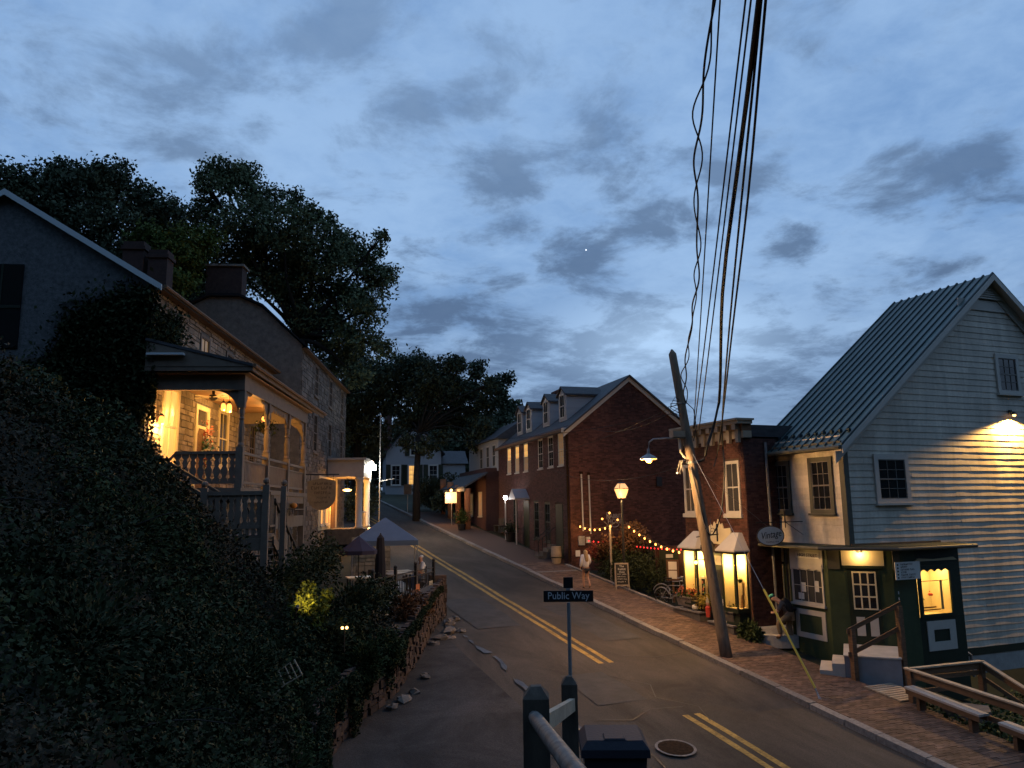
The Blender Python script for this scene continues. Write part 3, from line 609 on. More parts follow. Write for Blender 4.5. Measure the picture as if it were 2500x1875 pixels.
def vines():
    g = np.random.default_rng(2); n = 360000
    y = 2+29*g.random(n)**1.0; xw = np.interp(y, [p[1] for p in WL], [p[0] for p in WL]); t = g.random(n)**1.4; x = xw+.05-11.5*t
    ok = ~((y > 21.2) & (x > -2.2)) & ~((y > 22.6)) & (np.hypot(x, y) > 1.6) & ~((y > 20.2) & (x > .2) & (x < 2.6) & (t > .1)) & ~((y < 7.5) & (x > -.6))
    x, y, xw = x[ok], y[ok], xw[ok]
    z = hz(x, y); lump = np.sin(x*2.1+1.3*np.sin(y*1.7))*np.sin(y*1.9+x)*.5+.5
    lump2 = np.sin(x*5.3+y*2.2)*np.sin(y*4.7-x*1.4)*.5+.5
    up = g.random(len(x))**.9*(.10+.62*lump**1.3+.34*lump2)*np.clip((xw-x+.15)*1.6, .15, 1)
    z = z+up
    size = np.clip(.017+.0015*np.hypot(x, y), .020, .052)*g.uniform(.6, 1.5, len(x))
    P = np.stack([x, y, z], 1); sel = np.sin(x*.9+2*np.sin(y*.6))+np.sin(y*.8+1.1)+g.normal(size=len(x))*.55
    for nm, mk, mt, lab in (('vines', (sel > -.7) & (sel < 1.25), 'leaf_ivy', 'dark tangle of leafy vines covering the hillside'), ('dry_brush', sel <= -.7, 'leaf_dry', 'brownish dry brush in patches among the hillside vines'), ('young_vines', sel >= 1.25, 'leaf_young', 'paler green patches of leaves among the hillside vines')):
        sz = size[mk]*(1.25 if nm == 'young_vines' else .8 if nm == 'dry_brush' else 1)
        tag(leafmesh(nm, P[mk], sz, mt, seed=4, flat=.25), lab, 'vines', kind='stuff')
    # strands hanging down over the face of the retaining wall
    n = 34000; t = g.random(n); yy = 11+16*t**1.25; xx = np.interp(yy, [p[1] for p in WL], [p[0] for p in WL])+.10+.14*g.random(n); strand = np.sin(yy*7.3)+np.sin(yy*3.1+1)*1.2+np.sin(yy*17)*.5
    drop = np.clip(.55+.34*strand, .05, 1.3)*np.clip((23.5-yy)*.22, .12, 1.0)*g.random(n)**.8; top = np.interp(yy, [12, 20, 28], [1.4, 1.4, 1.3])
    tag(leafmesh('hanging_vines', np.stack([xx, yy, SL*yy+top-drop*1.25], 1), .042, 'leaf_ivy', seed=9, flat=.1), 'vines hanging over the stone wall beside the lane', 'vines', kind='stuff')
    # bare runners and twigs poking out
    m = MB(); g2 = random.Random(5)
    for k in range(26):
        yy = g2.uniform(7, 19); xx = wx(yy)-g2.uniform(.3, 4); zz = float(hz(np.array(xx), np.array(yy)))+.2
        p = [Vector((xx, yy, zz))]; dv = Vector((g2.uniform(-.3, .6), g2.uniform(-.5, .3), g2.uniform(-.2, .5))).normalized()
        for q in range(5): dv = (dv+Vector((g2.uniform(-.3, .3), g2.uniform(-.3, .3), g2.uniform(-.35, .15)))).normalized(); p.append(p[-1]+dv*.22)
        m.tube(p, [.010, .009, .008, .007, .005, .003], 4)
    tag(m.build('bare_vine_stems', 'bark'), 'thin bare stems poking out of the leafy hillside', 'stems', kind='stuff')
vines()
# ------------------------------------------------------------------ stone retaining wall at the foot of the hill
rw = thing('retaining_wall', 'long rough stone retaining wall under the overgrown hillside beside the lane', 'stone wall', (4.8, 20.6, gz(20.6)))
def retaining():
    g = random.Random(11); stones = []
    P = WL[3:]
    for (x0, y0), (x1, y1) in zip(P, P[1:]):
        fr = Frame((x0, y0), math.degrees(math.atan2(x1-x0, y1-y0))); L = math.hypot(x1-x0, y1-y0)
        mb = MB(fr); top = 1.32
        mb.hexa([(0, -.6, gz(y0)-.3), (L, -.6, gz(y1)-.3), (L, -.06, gz(y1)-.3), (0, -.06, gz(y0)-.3), (0, -.6, gz(y0)+top-.1), (L, -.6, gz(y1)+top-.1), (L, -.06, gz(y1)+top-.1), (0, -.06, gz(y0)+top-.1)])
        mb.build('wall_core', 'joint', rw)
        h = 0
        while h < top-.05:
            hh = g.uniform(.09, .2); s = -g.uniform(0, .2)
            while s < L:
                w_ = g.uniform(.16, .5); a, b = max(0, s)+.012, min(L, s+w_)-.012
                if b-a > .05: zb = gz(y0+(y1-y0)*((a+b)/2)/L); stones.append((fr, a, b, -.14, g.uniform(.0, .09)-h*.02, zb+h+.01, zb+h+hh-.012+g.uniform(-.01, .01), g.uniform(-.05, .05)))
                s += w_
            h += hh
    stones.sort(key=lambda t: (t[0](t[1], 0, t[5])-CAM).length)
    stones = [t for t in stones if t[0](t[1], 0, 0).y > 14.2]
    for t in stones[:300]: piece(t[0], 'stone', 'stone_red', rw, *t[1:])
    m = MB()
    for fr, a, b, d0, d1, z0, z1, tl in stones[300:]: m.fr = fr; m.box(a, b, d0, d1, z0, z1)
    if m.v: m.build('stonework', 'stone_red', rw)['kind'] = 'stuff'
retaining()
g_ = random.Random(21)
for k, (x, y, s) in enumerate([(4.9, 20.0, .34), (5.3, 20.5, .28), (5.9, 21.6, .24), (4.5, 19.6, .22), (7.4, 25.2, .34), (7.9, 25.9, .4), (8.2, 26.8, .33), (7.0, 24.6, .25), (8.55, 27.4, .3), (7.75, 25.2, .22), (8.3, 25.9, .2)]):
    s *= .62; m = MB(); m.ball((x, y, gz(y)+s*.22), s, 7, (1.2+g_.uniform(-.3, .3), .9+g_.uniform(-.2, .3), .55))
    m.v = [(a+g_.uniform(-.05, .05), b+g_.uniform(-.05, .05), c+g_.uniform(-.04, .04)) for a, b, c in m.v]
    place_ = 'near the middle of the lane edge' if k < 4 else 'under the terrace corner'
    tag(m.build('rock', 'stone_pale'), 'rough pale rock lying at the foot of the stone wall '+('beside the lane' if k < 4 else 'below the terrace pillar'), 'rock', 'rocks along the foot of the lane wall' if k < 4 else 'rocks below the terrace pillar')
# small pale slatted frame leaning in the vines
nb = thing('slatted_frame', 'small pale slatted frame tilted among the vines above the lane wall', 'frame', (1.62, 15.42, 3.7))
rr, uu = Vector((.86, -.25, .48)).normalized(), Vector((-.46, .12, .86)).normalized(); nn = rr.cross(uu); c = Vector((1.55, 14.75, 4.12))
def fbar(a, b, r, nm): MB().tube([c+rr*a[0]+uu*a[1], c+rr*b[0]+uu*b[1]], r, 5).build(nm, 'wood_pale', nb)
fbar((-.17, -.13), (-.15, .13), .012, 'side_bar'); fbar((.17, -.13), (.17, .17), .016, 'side_bar'); fbar((-.17, -.13), (.17, -.13), .012, 'cross_bar'); fbar((-.15, .13), (.1, .16), .008, 'cross_bar')
for x in (-.03, .07): fbar((x, -.12), (x+.01, .14), .012, 'slat')
fbar((-.17, -.13), (-.42, -.2), .011, 'stake')

# ------------------------------------------------------------------ white clapboard house with the green corner shop
WX, WY = 18.9, 19.0
wh = thing('clapboard_house', 'white clapboard house with green metal roof and dark green corner shop front', 'house', (WX, WY, gz(WY)))
FG = Frame((WX, WY), 90); FS = Frame((WX, WY), 0, -1)
GW, EV, RG, DEP = 14.8, 9.0, 15.05, 4.0
m = MB(FG); m.prism([(0, 1.9), (GW, 1.9), (GW, EV), (GW/2, RG), (0, EV)], -DEP, -.002); m.build('wall', 'siding', wh)
def clapboards(fr, zlo, zhi, ext, prof, seed, step=.215, lap=-.012):
    g = random.Random(seed); z = zlo
    while z < zhi:
        a, b = prof(min(z+step, zhi)) if prof else ext
        a0, b0 = prof(z) if prof else ext
        if b-a > .1 or b0-a0 > .1:
          cuts = [0.0]; q_ = g.uniform(.8, 3.6)/max(.1, b0-a0)
          while q_ < .93: cuts.append(q_); q_ += g.uniform(2.4, 4.2)/(b0-a0)
          cuts.append(1.0)
          for t0, t1 in zip(cuts, cuts[1:]):
            n = max(2, int((b0-a0)*(t1-t0)/.7)); m = MB(fr); rows = []; t1 = t1-(.004/(b0-a0) if t1 < 1 else 0); sag = g.uniform(-.004, .004)
            for i in range(n+1):
                t = t0+(t1-t0)*i/n; wv = g.uniform(-.0045, .0045); xb = a0+(b0-a0)*t; xt = a+(b-a)*t
                rows.append([m.pt((xb, -.001, z+lap)), m.pt((xb, .026+wv, z+lap+sag+g.uniform(-.003, .003))), m.pt((xt, .005, z+step)), m.pt((xt, -.001, z+step))])
            for r0, r1 in zip(rows, rows[1:]):
                for q in range(4): m.f.append((r0[q], r0[(q+1) % 4], r1[(q+1) % 4], r1[q]))
            m.f.append(tuple(rows[0])); m.f.append(tuple(reversed(rows[-1]))); m.build('clapboard', 'siding', wh)
        z += step
sl = (RG-EV)/(GW/2)
clapboards(FG, 2.18, 14.2, None, lambda z: (.0 if z <= EV else (z-EV)/sl, GW if z <= EV else GW-(z-EV)/sl), 1)
clapboards(FS, 5.62, EV-.03, (0.0, 3.75), None, 2, .205, .012)
MB(FG).box(-.035, .17, -.17, .034, 5.6, EV).build('corner_board', 'olive_trim', wh)
MB(FG).box(3.62, GW, -.2, .012, .5, 1.93).build('foundation', 'concrete', wh); MB(FG).box(3.62, GW, -.2, .03, 1.932, 2.16).build('sill_board', 'green_dark', wh)
# roof
ov = .38
def roof_side(sg):
    f = lambda t, h: (GW/2-sg*(GW/2+ov)*t, RG+.06-(RG-EV+ov*sl)*t+h)
    m = MB(FG); (x0, z0), (x1, z1) = f(0, 0), f(1, 0)
    m.prism([(x0, z0), (x1, z1), (x1, z1-.07), (x0, z0-.07)], -DEP, .36); r = m.build('roof', 'roof_metal', wh)
    n = 12
    for i in range(n+1):
        d = .35-(DEP+.33)*i/n; q = MB(FG); q.prism([(x0, z0+.003), (x1, z1+.003), (x1, z1+.058), (x0, z0+.058)], d-.025, d+.025); q.build('seam', 'roof_seam', r)
    if sg > 0:
        for i in range(n):
            d = .17-(DEP+.33)*i/n; t = .93; x, z = f(t, 0); MB(FG).box(x-.05, x+.05, d-.05, d+.05, z+.01, z+.11).build('snow_guard', 'roof_seam', r)
    return r
roof_side(1); roof_side(-1)
for sg in (1, -1):
    f = lambda t, h: (GW/2-sg*(GW/2+ov)*t, RG-(RG-EV+ov*sl)*t+h)
    (x0, z0), (x1, z1) = f(0, -.02), f(1, -.02)
    MB(FG).prism([(x0, z0), (x1, z1), (x1, z1-.50), (x0, z0-.50)], .04, .30 if False else .085).build('barge_board', 'trim_white', wh)
    MB(FG).prism([(x0, z0), (x1, z1), (x1, z1-.10), (x0, z0-.10)], .09, .345).build('soffit', 'trim_white', wh); MB(FG).prism([(x0, z0+.045), (x1, z1+.045), (x1, z1-.17), (x0, z0-.17)], .363, .40).build('rake_trim', 'trim_white', wh)
gt = MB(FS); gt.tube([(-.35, ov+.06, EV-.32), (DEP, ov+.06, EV-.34)], .07, 8); gt.build('gutter', 'olive_trim', wh)
MB(FS).box(-.2, DEP, .04, .28, EV-.20, EV-.10).build('soffit', 'olive_trim', wh)
vt = MB(FG); vt.prism([(GW/2-.75, RG-.86), (GW/2+.75, RG-.86), (GW/2, RG-.24)], .09, .115); vt = vt.build('gable_vent', 'trim_white', wh)
for i in range(6):
    z = RG-.82+i*.085; h = .68-(z-(RG-.86))*1.21
    MB(FG).hexa([(GW/2-h, .10, z), (GW/2+h, .10, z), (GW/2+h, .15, z-.03), (GW/2-h, .15, z-.03), (GW/2-h+.03, .10, z+.03), (GW/2+h-.03, .10, z+.03), (GW/2+h, .15, z-.015), (GW/2-h, .15, z-.015)]).build('louvre', 'trim_white', vt)
MB(FG).box(GW/2-1.55, GW/2+1.55, .034, .06, RG-1.28, RG-.9).build('frieze_board', 'trim_white', wh)
window(wh, FG, 1.22, 2.72, 6.92, 8.5, 3, 4, d=.03, case=.17, proud=.05, bars='sash_grey')
window(wh, FG, 7.42, 8.62, 10.75, 12.2, 3, 4, d=.03, case=.15, proud=.05, bars='sash_grey')
window(wh, FS, .45, 1.52, 6.62, 8.45, 3, 4, d=.03, case=.14, proud=.05, case_mat='olive_trim', sill='olive_trim', bars='cable_grey')
window(wh, FS, 2.42, 3.42, 6.62, 8.42, 3, 4, d=.03, case=.13, proud=.05, case_mat='olive_trim', sill='olive_trim', bars='cable_grey')
# ---- corner shop front: street side, chamfered doorway, gable side
A_, B_, C_, D_ = (18.35, 21.2), (18.35, 19.45), (19.65, 18.15), (22.5, 18.15)
FC = Frame(B_, 135); FSt = Frame(B_, 0, -1); FB = Frame(C_, 90)
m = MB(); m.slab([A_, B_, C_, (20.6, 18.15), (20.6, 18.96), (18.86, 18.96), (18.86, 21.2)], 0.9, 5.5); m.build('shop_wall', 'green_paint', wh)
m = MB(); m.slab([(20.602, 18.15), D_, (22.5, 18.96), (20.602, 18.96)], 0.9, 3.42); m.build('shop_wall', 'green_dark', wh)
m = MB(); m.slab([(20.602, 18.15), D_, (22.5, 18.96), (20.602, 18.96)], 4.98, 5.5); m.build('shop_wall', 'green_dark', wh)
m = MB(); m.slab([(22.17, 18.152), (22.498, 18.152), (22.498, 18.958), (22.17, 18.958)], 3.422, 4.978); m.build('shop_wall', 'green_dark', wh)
m = MB(); m.slab([(17.95, 22.75), (17.95, 19.3), (19.5, 17.75), (22.75, 17.75), (22.75, 18.96), (18.86, 18.96), (18.86, 22.75)], 5.53, 5.62); sr = m.build('shop_roof', 'green_dark', wh)
m = MB(); m.tube([(17.9, 22.7, 5.56), (17.9, 19.28, 5.55), (19.48, 17.7, 5.55), (22.8, 17.7, 5.56)], .055, 8); m.build('gutter', 'olive_trim', sr)
MB().box(18.9, 22.7, 18.9, 18.95, 5.62, 5.68).build('flashing', 'wood_rail', sr)
# gable-side display window (a shallow lit case)
dw = MB(FB); a0, a1, z0, z1 = .97, 2.5, 3.42, 4.98
dw.box(a0, a0+.13, 0.002, .05, z0, z1); dw.box(a1-.17, a1, .002, .05, z0, z1); dw.box(a0+.13, a1-.17, .002, .05, z0, z0+.09)
dw = dw.build('display_window', 'green_dark', wh)
pts = [(a0+.13, z1)]
for k in range(4):
    x0, x1 = a0+.13+(a1-a0-.30)*k/4, a0+.13+(a1-a0-.30)*(k+1)/4
    for q in range(5): t = q/4; pts.append((x0+(x1-x0)*t, 4.79+.07*math.sin(math.pi*t)))
pts.append((a1-.17, z1)); MB(FB).prism(pts, .003, .045).build('scalloped_valance', 'green_dark', dw)
MB(FB).box(a0+.02, a1-.02, -.785, -.77, z0+.01, z1-.01).build('back_panel', 'cream', dw)
MB(FB).box(a0-.02, a0, -.78, -.01, z0+.01, z1-.01).box(a1-.10, a1-.08, -.78, -.01, z0+.01, z1-.01).build('side_panel', 'cream', dw)
MB(FB).box(a0, a1-.1, -.78, -.002, z0, z0+.02).build('display_floor', 'cream', dw)
MB(FB).box(a0+.13, a1-.17, .004, .010, z0+.09, 4.86).build('pane', 'glass_amber', dw)
MB(FB).box(a0+.15, a1-.24, .012, .02, 4.50, 4.52).build('curtain_rod', 'iron_brown', dw)
MB(FB).prism([(1.30, 4.28), (1.38, 4.05), (1.54, 3.90), (1.36, 3.88), (1.34, 4.02)], -.30, -.26).build('gull_ornament', 'gull_grey', dw)
MB(FB).ball((1.78, -.28, 4.06), .05, 8).ball((1.85, -.28, 4.05), .045, 8).ball((1.78, -.28, 4.15), .022, 6).build('toy_bird', 'gnome_red', dw)
MB(FB).box(1.18, 2.02, -.16, -.12, 3.60, 3.63).box(1.24, 1.9, -.22, -.18, 3.66, 3.70).build('display_shelf', 'wood_rail', dw)
MB(FB).box(1.95, 2.05, -.05, -.03, 3.62, 4.5).build('display_stand', 'cream', dw)
light('AREA', FB(1.7, -.25, 4.93), 46, (1.0, .68, .27), (1.2, .35), parent=dw, aim=FB(1.7, -.30, 3))
pts = [(.86, 5.12), (2.72, 5.12), (2.56, 5.21), (1.75, 5.17), (1.02, 5.21)]
MB(FB).prism(pts, .003, .05).build('head_trim', 'cream', wh)
def frame_panel(fr, s0, s1, z0, z1, wd, mat, drop=0.0):
    m = MB(fr); q = .003
    m.hexa([(s0, q, z0+drop), (s1, q, z0), (s1, .03, z0), (s0, .03, z0+drop), (s0, q, z0+wd+drop), (s1, q, z0+wd), (s1, .03, z0+wd), (s0, .03, z0+wd+drop)])
    m.box(s0, s1, q, .03, z1-wd, z1); m.box(s0, s0+wd, q, .03, z0+wd+drop, z1-wd); m.box(s1-wd, s1, q, .03, z0+wd, z1-wd); return m.build('panel_moulding', mat, wh)
frame_panel(FB, 1.2, 2.4, 2.42, 3.30, .26, 'trim_white')
# street-side window with valance, sill and panel below
a0, a1 = .20, 1.62
MB(FSt).box(a0-.03, a1+.03, .003, .03, 4.88, 5.5).build('sign_board', 'trim_white', wh)
MB(FSt).box(.30, 1.35, .031, .04, 5.18, 5.38).build('name_plate', 'sign_white', wh)
text('HIGH STREET', wh, FSt(.82, .045, 5.28), -FSt.u, (0, 0, 1), .15, 'letter_dark')
pts = [(a0, 5.0)]
for k in range(4):
    x0, x1 = a0+(a1-a0)*k/4, a0+(a1-a0)*(k+1)/4
    for q in range(5): t = q/4; pts.append((x0+(x1-x0)*t, 4.79+.07*math.sin(math.pi*t)))
pts.append((a1, 5.0)); MB(FSt).prism(pts, .03, .06).build('scalloped_valance', 'trim_white', wh)
window(wh, FSt, a0, a1, 3.74, 4.88, 4, 2, case=.05, d=.003, proud=.03, pane='pane_dim', sill=True, mid=False)
for (x, z, ww, hh) in ((1.0, 4.1, .2, .3), (.42, 4.15, .18, .34), (1.1, 3.86, .26, .2)): MB(FSt).box(x, x+ww, .013, .016, z, z+hh).build('poster', 'sign_white', wh)
frame_panel(FSt, .22, 1.55, 2.66, 3.55, .16, 'trim_white', .0)
# chamfered doorway
ds, de = .50, 1.36
MB(FC).box(.42, 1.62, .003, .022, 5.02, 5.5).build('transom_panel', 'cream', wh)
MB(FC).box(.45, 1.58, .003, .06, 4.94, 5.016).build('door_head', 'green_dark', wh)
dr = MB(FC).box(.55, 1.45, .002, .03, 2.72, 4.93).build('shop_door', 'green_dark', wh)
dwin = MB(FC); x0, x1, z0, z1 = .70, 1.34, 3.72, 4.82
for i in range(4): x = x0+(x1-x0)*i/3; dwin.box(x-.022, x+.022, .031, .05, z0, z1)
for j in range(4): z = z0+(z1-z0)*j/3; dwin.box(x0-.022, x1+.022, .031, .049, z-.022, z+.022)
dwin.build('glazing_bars', 'cream', dr)
for i in range(3):
    for j in range(3): piece(FC, 'pane', 'pane_dark', dr, x0+(x1-x0)*i/3+.022, x0+(x1-x0)*(i+1)/3-.022, .031, .036, z0+(z1-z0)*j/3+.022, z0+(z1-z0)*(j+1)/3-.022)
for x in (.72, 1.10): MB(FC).box(x, x+.24, .031, .045, 2.92, 3.48).build('door_panel', 'trim_white', dr)
MB(FC).ball((1.40, .06, 3.55), .03).build('knob', 'steel', dr); MB(FC).ball((1.40, .05, 3.70), .022).build('lock', 'steel', dr)
MB(FC).box(.02, .36, .003, .03, 4.9, 5.5).build('pilaster_cap', 'olive_trim', wh)
MB(FB).box(.02, .30, .003, .03, 4.9, 5.5).build('pilaster_cap', 'olive_trim', wh)
MB(FB).box(.14, .17, .004, .02, 4.18, 4.26).box(.14, .17, .004, .02, 4.0, 4.08).build('door_plates', 'sign_white', wh)
sl_ = thing('soffit_lamp', 'small lit lamp under the eave above the green shop door', 'lamp', FC(.95, .16, 5.5))
MB().lathe(FC(.95, .16, 5.47), [(.07, .03), (.11, 0), (.09, -.03)], 12).build('shade', 'steel', sl_); MB().ball(FC(.95, .16, 5.43), .045).build('bulb', 'bulb', sl_)
light('POINT', FC(.95, .20, 5.36), 22, WARM, .05, parent=sl_)
# narrow side door at the far end of the shop front
nd = MB(FS).box(2.85, 3.75, .003, .05, 2.6, 5.45).build('side_door', 'green_dark', wh)
x0, x1, z0, z1 = 3.05, 3.42, 3.74, 4.85; dwin = MB(FS)
for i in range(4): x = x0+(x1-x0)*i/3; dwin.box(x-.015, x+.015, .051, .066, z0, z1)
for j in range(4): z = z0+(z1-z0)*j/3; dwin.box(x0-.015, x1+.015, .051, .065, z-.018, z+.018)
dwin.build('glazing_bars', 'cream', nd)
for i in range(3):
    for j in range(3): piece(FS, 'pane', 'lit_dim', nd, x0+(x1-x0)*i/3+.015, x0+(x1-x0)*(i+1)/3-.015, .051, .055, z0+(z1-z0)*j/3+.018, z0+(z1-z0)*(j+1)/3-.018)
MB(FS).box(3.0, 3.5, .051, .06, 4.95, 5.4).build('transom', 'cream', nd); MB(FS).box(2.55, 2.84, .003, .03, 2.6, 5.5).build('door_jamb', 'olive_trim', wh)
cl = thing('carriage_lamp', 'black double carriage lamp beside the narrow side door, unlit', 'lamp', FS(3.3, .3, 4.9))
for k in (3.22, 3.46): MB(FS).lathe((k, .22, 4.95), [(.02, -.02), (.07, 0), (.09, .22), (.10, .24), (.03, .34), (.01, .38)], 6).build('lantern', 'iron', cl)
MB(FS).tube([(3.34, .0, 5.1), (3.34, .22, 5.1)], .015).build('bracket', 'iron', cl)
MB(FSt).tube([(1.78, .06, 5.5), (1.78, .06, 2.4)], .04, 6).build('downspout', 'iron', wh)
bp = MB(FG); bp.tube([(3.98, .05, 2.35), (4.5, .12, 2.05), (4.62, .12, 1.98), (4.66, .12, 1.3)], .045, 7); bp.build('drain_pipe', 'galv', wh)
# menu board on the shop wall
mb_ = thing('menu_sign', 'white board listing goods in rows of dark capitals beside the lit display window', 'sign', FB(-.1, .25, 4.6))
MB(FB).box(-.16, .86, .24, .26, 4.63, 5.15).build('board', 'sign_white', mb_); MB(FB).box(.3, .34, .0, .24, 4.85, 4.89).build('arm', 'iron', mb_)
for i, wdt in enumerate((.52, .26, .56, .24, .58, .54)):
    z = 5.055-i*.078; scribble(mb_, FB, .06, .06+wdt, z, .052, .261, 'letter_dark', 40+i, 2 if wdt > .4 else 1)
for i in range(5): MB(FB).box(-.09, -.03, .261, .264, 5.045-i*.095, 5.095-i*.095).build('bullet', 'letter_dark', mb_)
# oval hanging sign on an iron bracket
os_ = thing('oval_sign', 'white oval hanging sign in script on a curled iron bracket', 'sign', (17.5, 21.0, 5.57))
FO = Frame((0, 21.0), 90)
def oval(rx, rz, cx, cz, d0, d1): return MB(FO).prism([(cx+rx*math.cos(2*math.pi*i/32), cz+rz*math.sin(2*math.pi*i/32)) for i in range(32)], 0+d0, d1)
oval(.57, .335, 17.5, 5.90, -.012, .012).build('rim', 'sign_frame', os_); oval(.535, .30, 17.5, 5.90, .0125, .018).build('face', 'sign_white', os_)
text('Vintage', os_, (17.5, 20.978, 5.93), (1, 0, .12), (-.12, 0, 1), .32, 'letter_dark', sx=.9, shear=.35); scribble(os_, FO, 17.3, 17.85, 5.68, .05, .0185, 'cable_grey', 5)
m = MB(FO); m.tube([(18.88, 0, 6.34), (16.95, 0, 6.34)], .018); m.tube([(17.2, 0, 6.34), (17.2, 0, 6.18)], .008, 4); m.tube([(17.8, 0, 6.34), (17.8, 0, 6.18)], .008, 4); m.tube([(18.15, 0, 6.15), (18.15, 0, 6.72)], .016)
m.tube([(18.0+.11*math.cos(a)*(1-a/9), 0, 6.5+.11*math.sin(a)*(1-a/9)) for a in [k*.5 for k in range(14)]], .009, 4); m.tube([(18.88, 0, 5.9), (18.15, 0, 6.34)], .010, 4); m.build('bracket', 'iron', os_)
# bright wall lamp on the gable
wl = thing('wall_flood_lamp', 'bright warm flood lamp on the white clapboard gable below the upper window', 'lamp', FG(7.9, .05, 9.9))
MB(FG).box(7.84, 7.96, .03, .09, 10.02, 10.16).build('mount', 'iron', wl); MB(FG).tube([(7.9, .06, 10.1), (7.86, .17, 10.07)], .02).build('arm', 'iron', wl)
MB(FG).lathe((7.86, .22, 9.98), [(.03, .10), (.075, .04), (.10, .0), (.095, -.01)], 12).build('hood', 'iron', wl); MB(FG).ball((7.86, .22, 9.955), .06).build('bulb', 'globe', wl)
light('SPOT', FG(7.86, .24, 9.86), 2300, (1.0, .54, .13), .05, spot=156, parent=wl, aim=FG(7.86, 1.6, 0), blend=.25)
# ------------------------------------------------------------------ two-storey brick shop
BX, BY0, BY1 = 17.5, 22.12, 25.85
bs = thing('brick_shop', 'narrow two storey red brick shop with cream cornice and two lit bay windows', 'shop', (BX, 24, gz(24)))
FSH = Frame((BX, BY0), 0, -1); LW = BY1-BY0
MB(FSH).box(0, LW, -6, -.0305, 2.2, 9.25).build('wall', 'mortar', bs)
sh_h = [(.25, 1.15, 6.6, 8.5), (2.95, 3.73, 6.6, 8.5), (.05, .98, 2.3, 5.35), (1.0, 2.2, 2.3, 5.3), (2.22, 3.45, 2.3, 5.35)]
masonry(bs, FSH, 0, LW, 2.4, 9.25, .213, .076, .011, 'brick_red', ('brick', 'brickwork'), holes=sh_h, seed=3)
FSD = Frame((BX, BY0), 90)
masonry(bs, FSD, 0.0, 1.42, 2.4, 9.25, .213, .076, .011, 'brick_dark', ('brick', 'brickwork'), seed=4, nparts=0)
window(bs, FSH, .28, 1.12, 6.62, 8.48, 2, 2, d=-.02, case=.08, proud=.05, pane='pane_dim', top=None)
window(bs, FSH, 2.97, 3.70, 6.62, 8.48, 2, 2, d=-.02, case=.08, proud=.05, pane='pane_dim')
for a, b in ((.2, 1.2), (2.9, 3.75)): MB(FSH).box(a, b, .0, .10, 6.47, 6.6).build('stone_sill', 'trim_white', bs)
cr = MB(FSH).box(-.12, LW+.12, -.3, .06, 9.26, 9.5).build('cornice', 'cornice_tan', bs)
MB(FSH).box(-.2, LW+.2, -.3, .34, 9.74, 9.86).build('cornice_shelf', 'cornice_tan', cr); MB(FSH).box(-.25, LW+.25, -.35, .42, 9.863, 9.93).build('cornice_cap', 'cornice_tan', cr)
MB(FSH).box(-.12, LW+.12, -.3, .10, 9.502, 9.738).build('frieze', 'wood_rail', cr)
for i in range(8):
    s = .1+i*(LW-.2)/7
    MB(FSH).prism([(s-.08, 9.10), (s+.08, 9.10), (s+.10, 9.735), (s-.10, 9.735)], .062, .18).box(s-.10, s+.10, .181, .30, 9.55, 9.737).build('cornice_bracket', 'cornice_tan', cr)
MB(FSH).box(-.05, LW+.05, -6, -.36, 9.3, 9.72).build('roof', 'slate', bs)
MB(FSH).prism([(-.05, 9.5), (-.05, 9.9), (LW, 9.9), (LW, 9.5)], -.36, -.30).build('parapet', 'brick_dark', bs)
def bay(s0, s1, nm):
    o = MB(FSH); d = .52; z0, z1 = 3.42, 5.24; t = .055
    for (a, b, c, e) in ((s0, s0+t, d-t, d), (s1-t, s1, d-t, d), (s0, s0+t, 0, t), (s1-t, s1, 0, t)): o.box(a, b, c, e, z0, z1)
    o.box(s0, s1, 0, d, z1, z1+.13); o.box(s0, s1, 0, d, z0-.14, z0)
    bw = o.build('bay_window', 'green_dark', bs)
    piece(FSH, 'pane', 'glass_amber', bw, s0+t, s1-t, d-.03, d-.02, z0, z1)
    piece(FSH, 'pane', 'glass_amber', bw, s0+.02, s0+.03, t, d-t, z0, z1); MB(FSH).box(s1-.05, s1-.03, t, d-t, z0, z1).build('inner_panel', 'cream', bw)
    m = MB(FSH).box(s0+.06, s1-.06, -.026, -.02, z0, z1).box(s0+.06, s1-.06, .0, d-.06, z0, z0+.015); m.build('lining', 'cream', bw)
    r = MB(FSH); e = .13; z = z1+.14; zt = z+.58; A = [(s0-e, 0, z), (s1+e, 0, z), (s1+e, d+e, z), (s0-e, d+e, z)]; c = (s0+s1)/2
    B = [(c-.2, 0, zt), (c+.2, 0, zt), (c+.2, .16, zt), (c-.2, .16, zt)]; r.hexa(A+B); r.box(s0-e, s1+e, 0, d+e, z-.05, z-.002); r.build('bay_roof', 'trim_white', bw)
    p = MB(FSH).box(s0+.04, s1-.04, 0, d-.08, 2.55, z0-.145).build('bay_base', 'green_dark', bw)
    MB(FSH).ball((c-.12, .3, 4.86), .05).build('bulb', 'bulb', bw)
    light('POINT', FSH(c, .26, 4.95), 125, (1.0, .66, .24), .06, parent=bw)
    return bw, c
b1, c1 = bay(.12, .92, 'right'); b2, c2 = bay(2.38, 3.28, 'left')
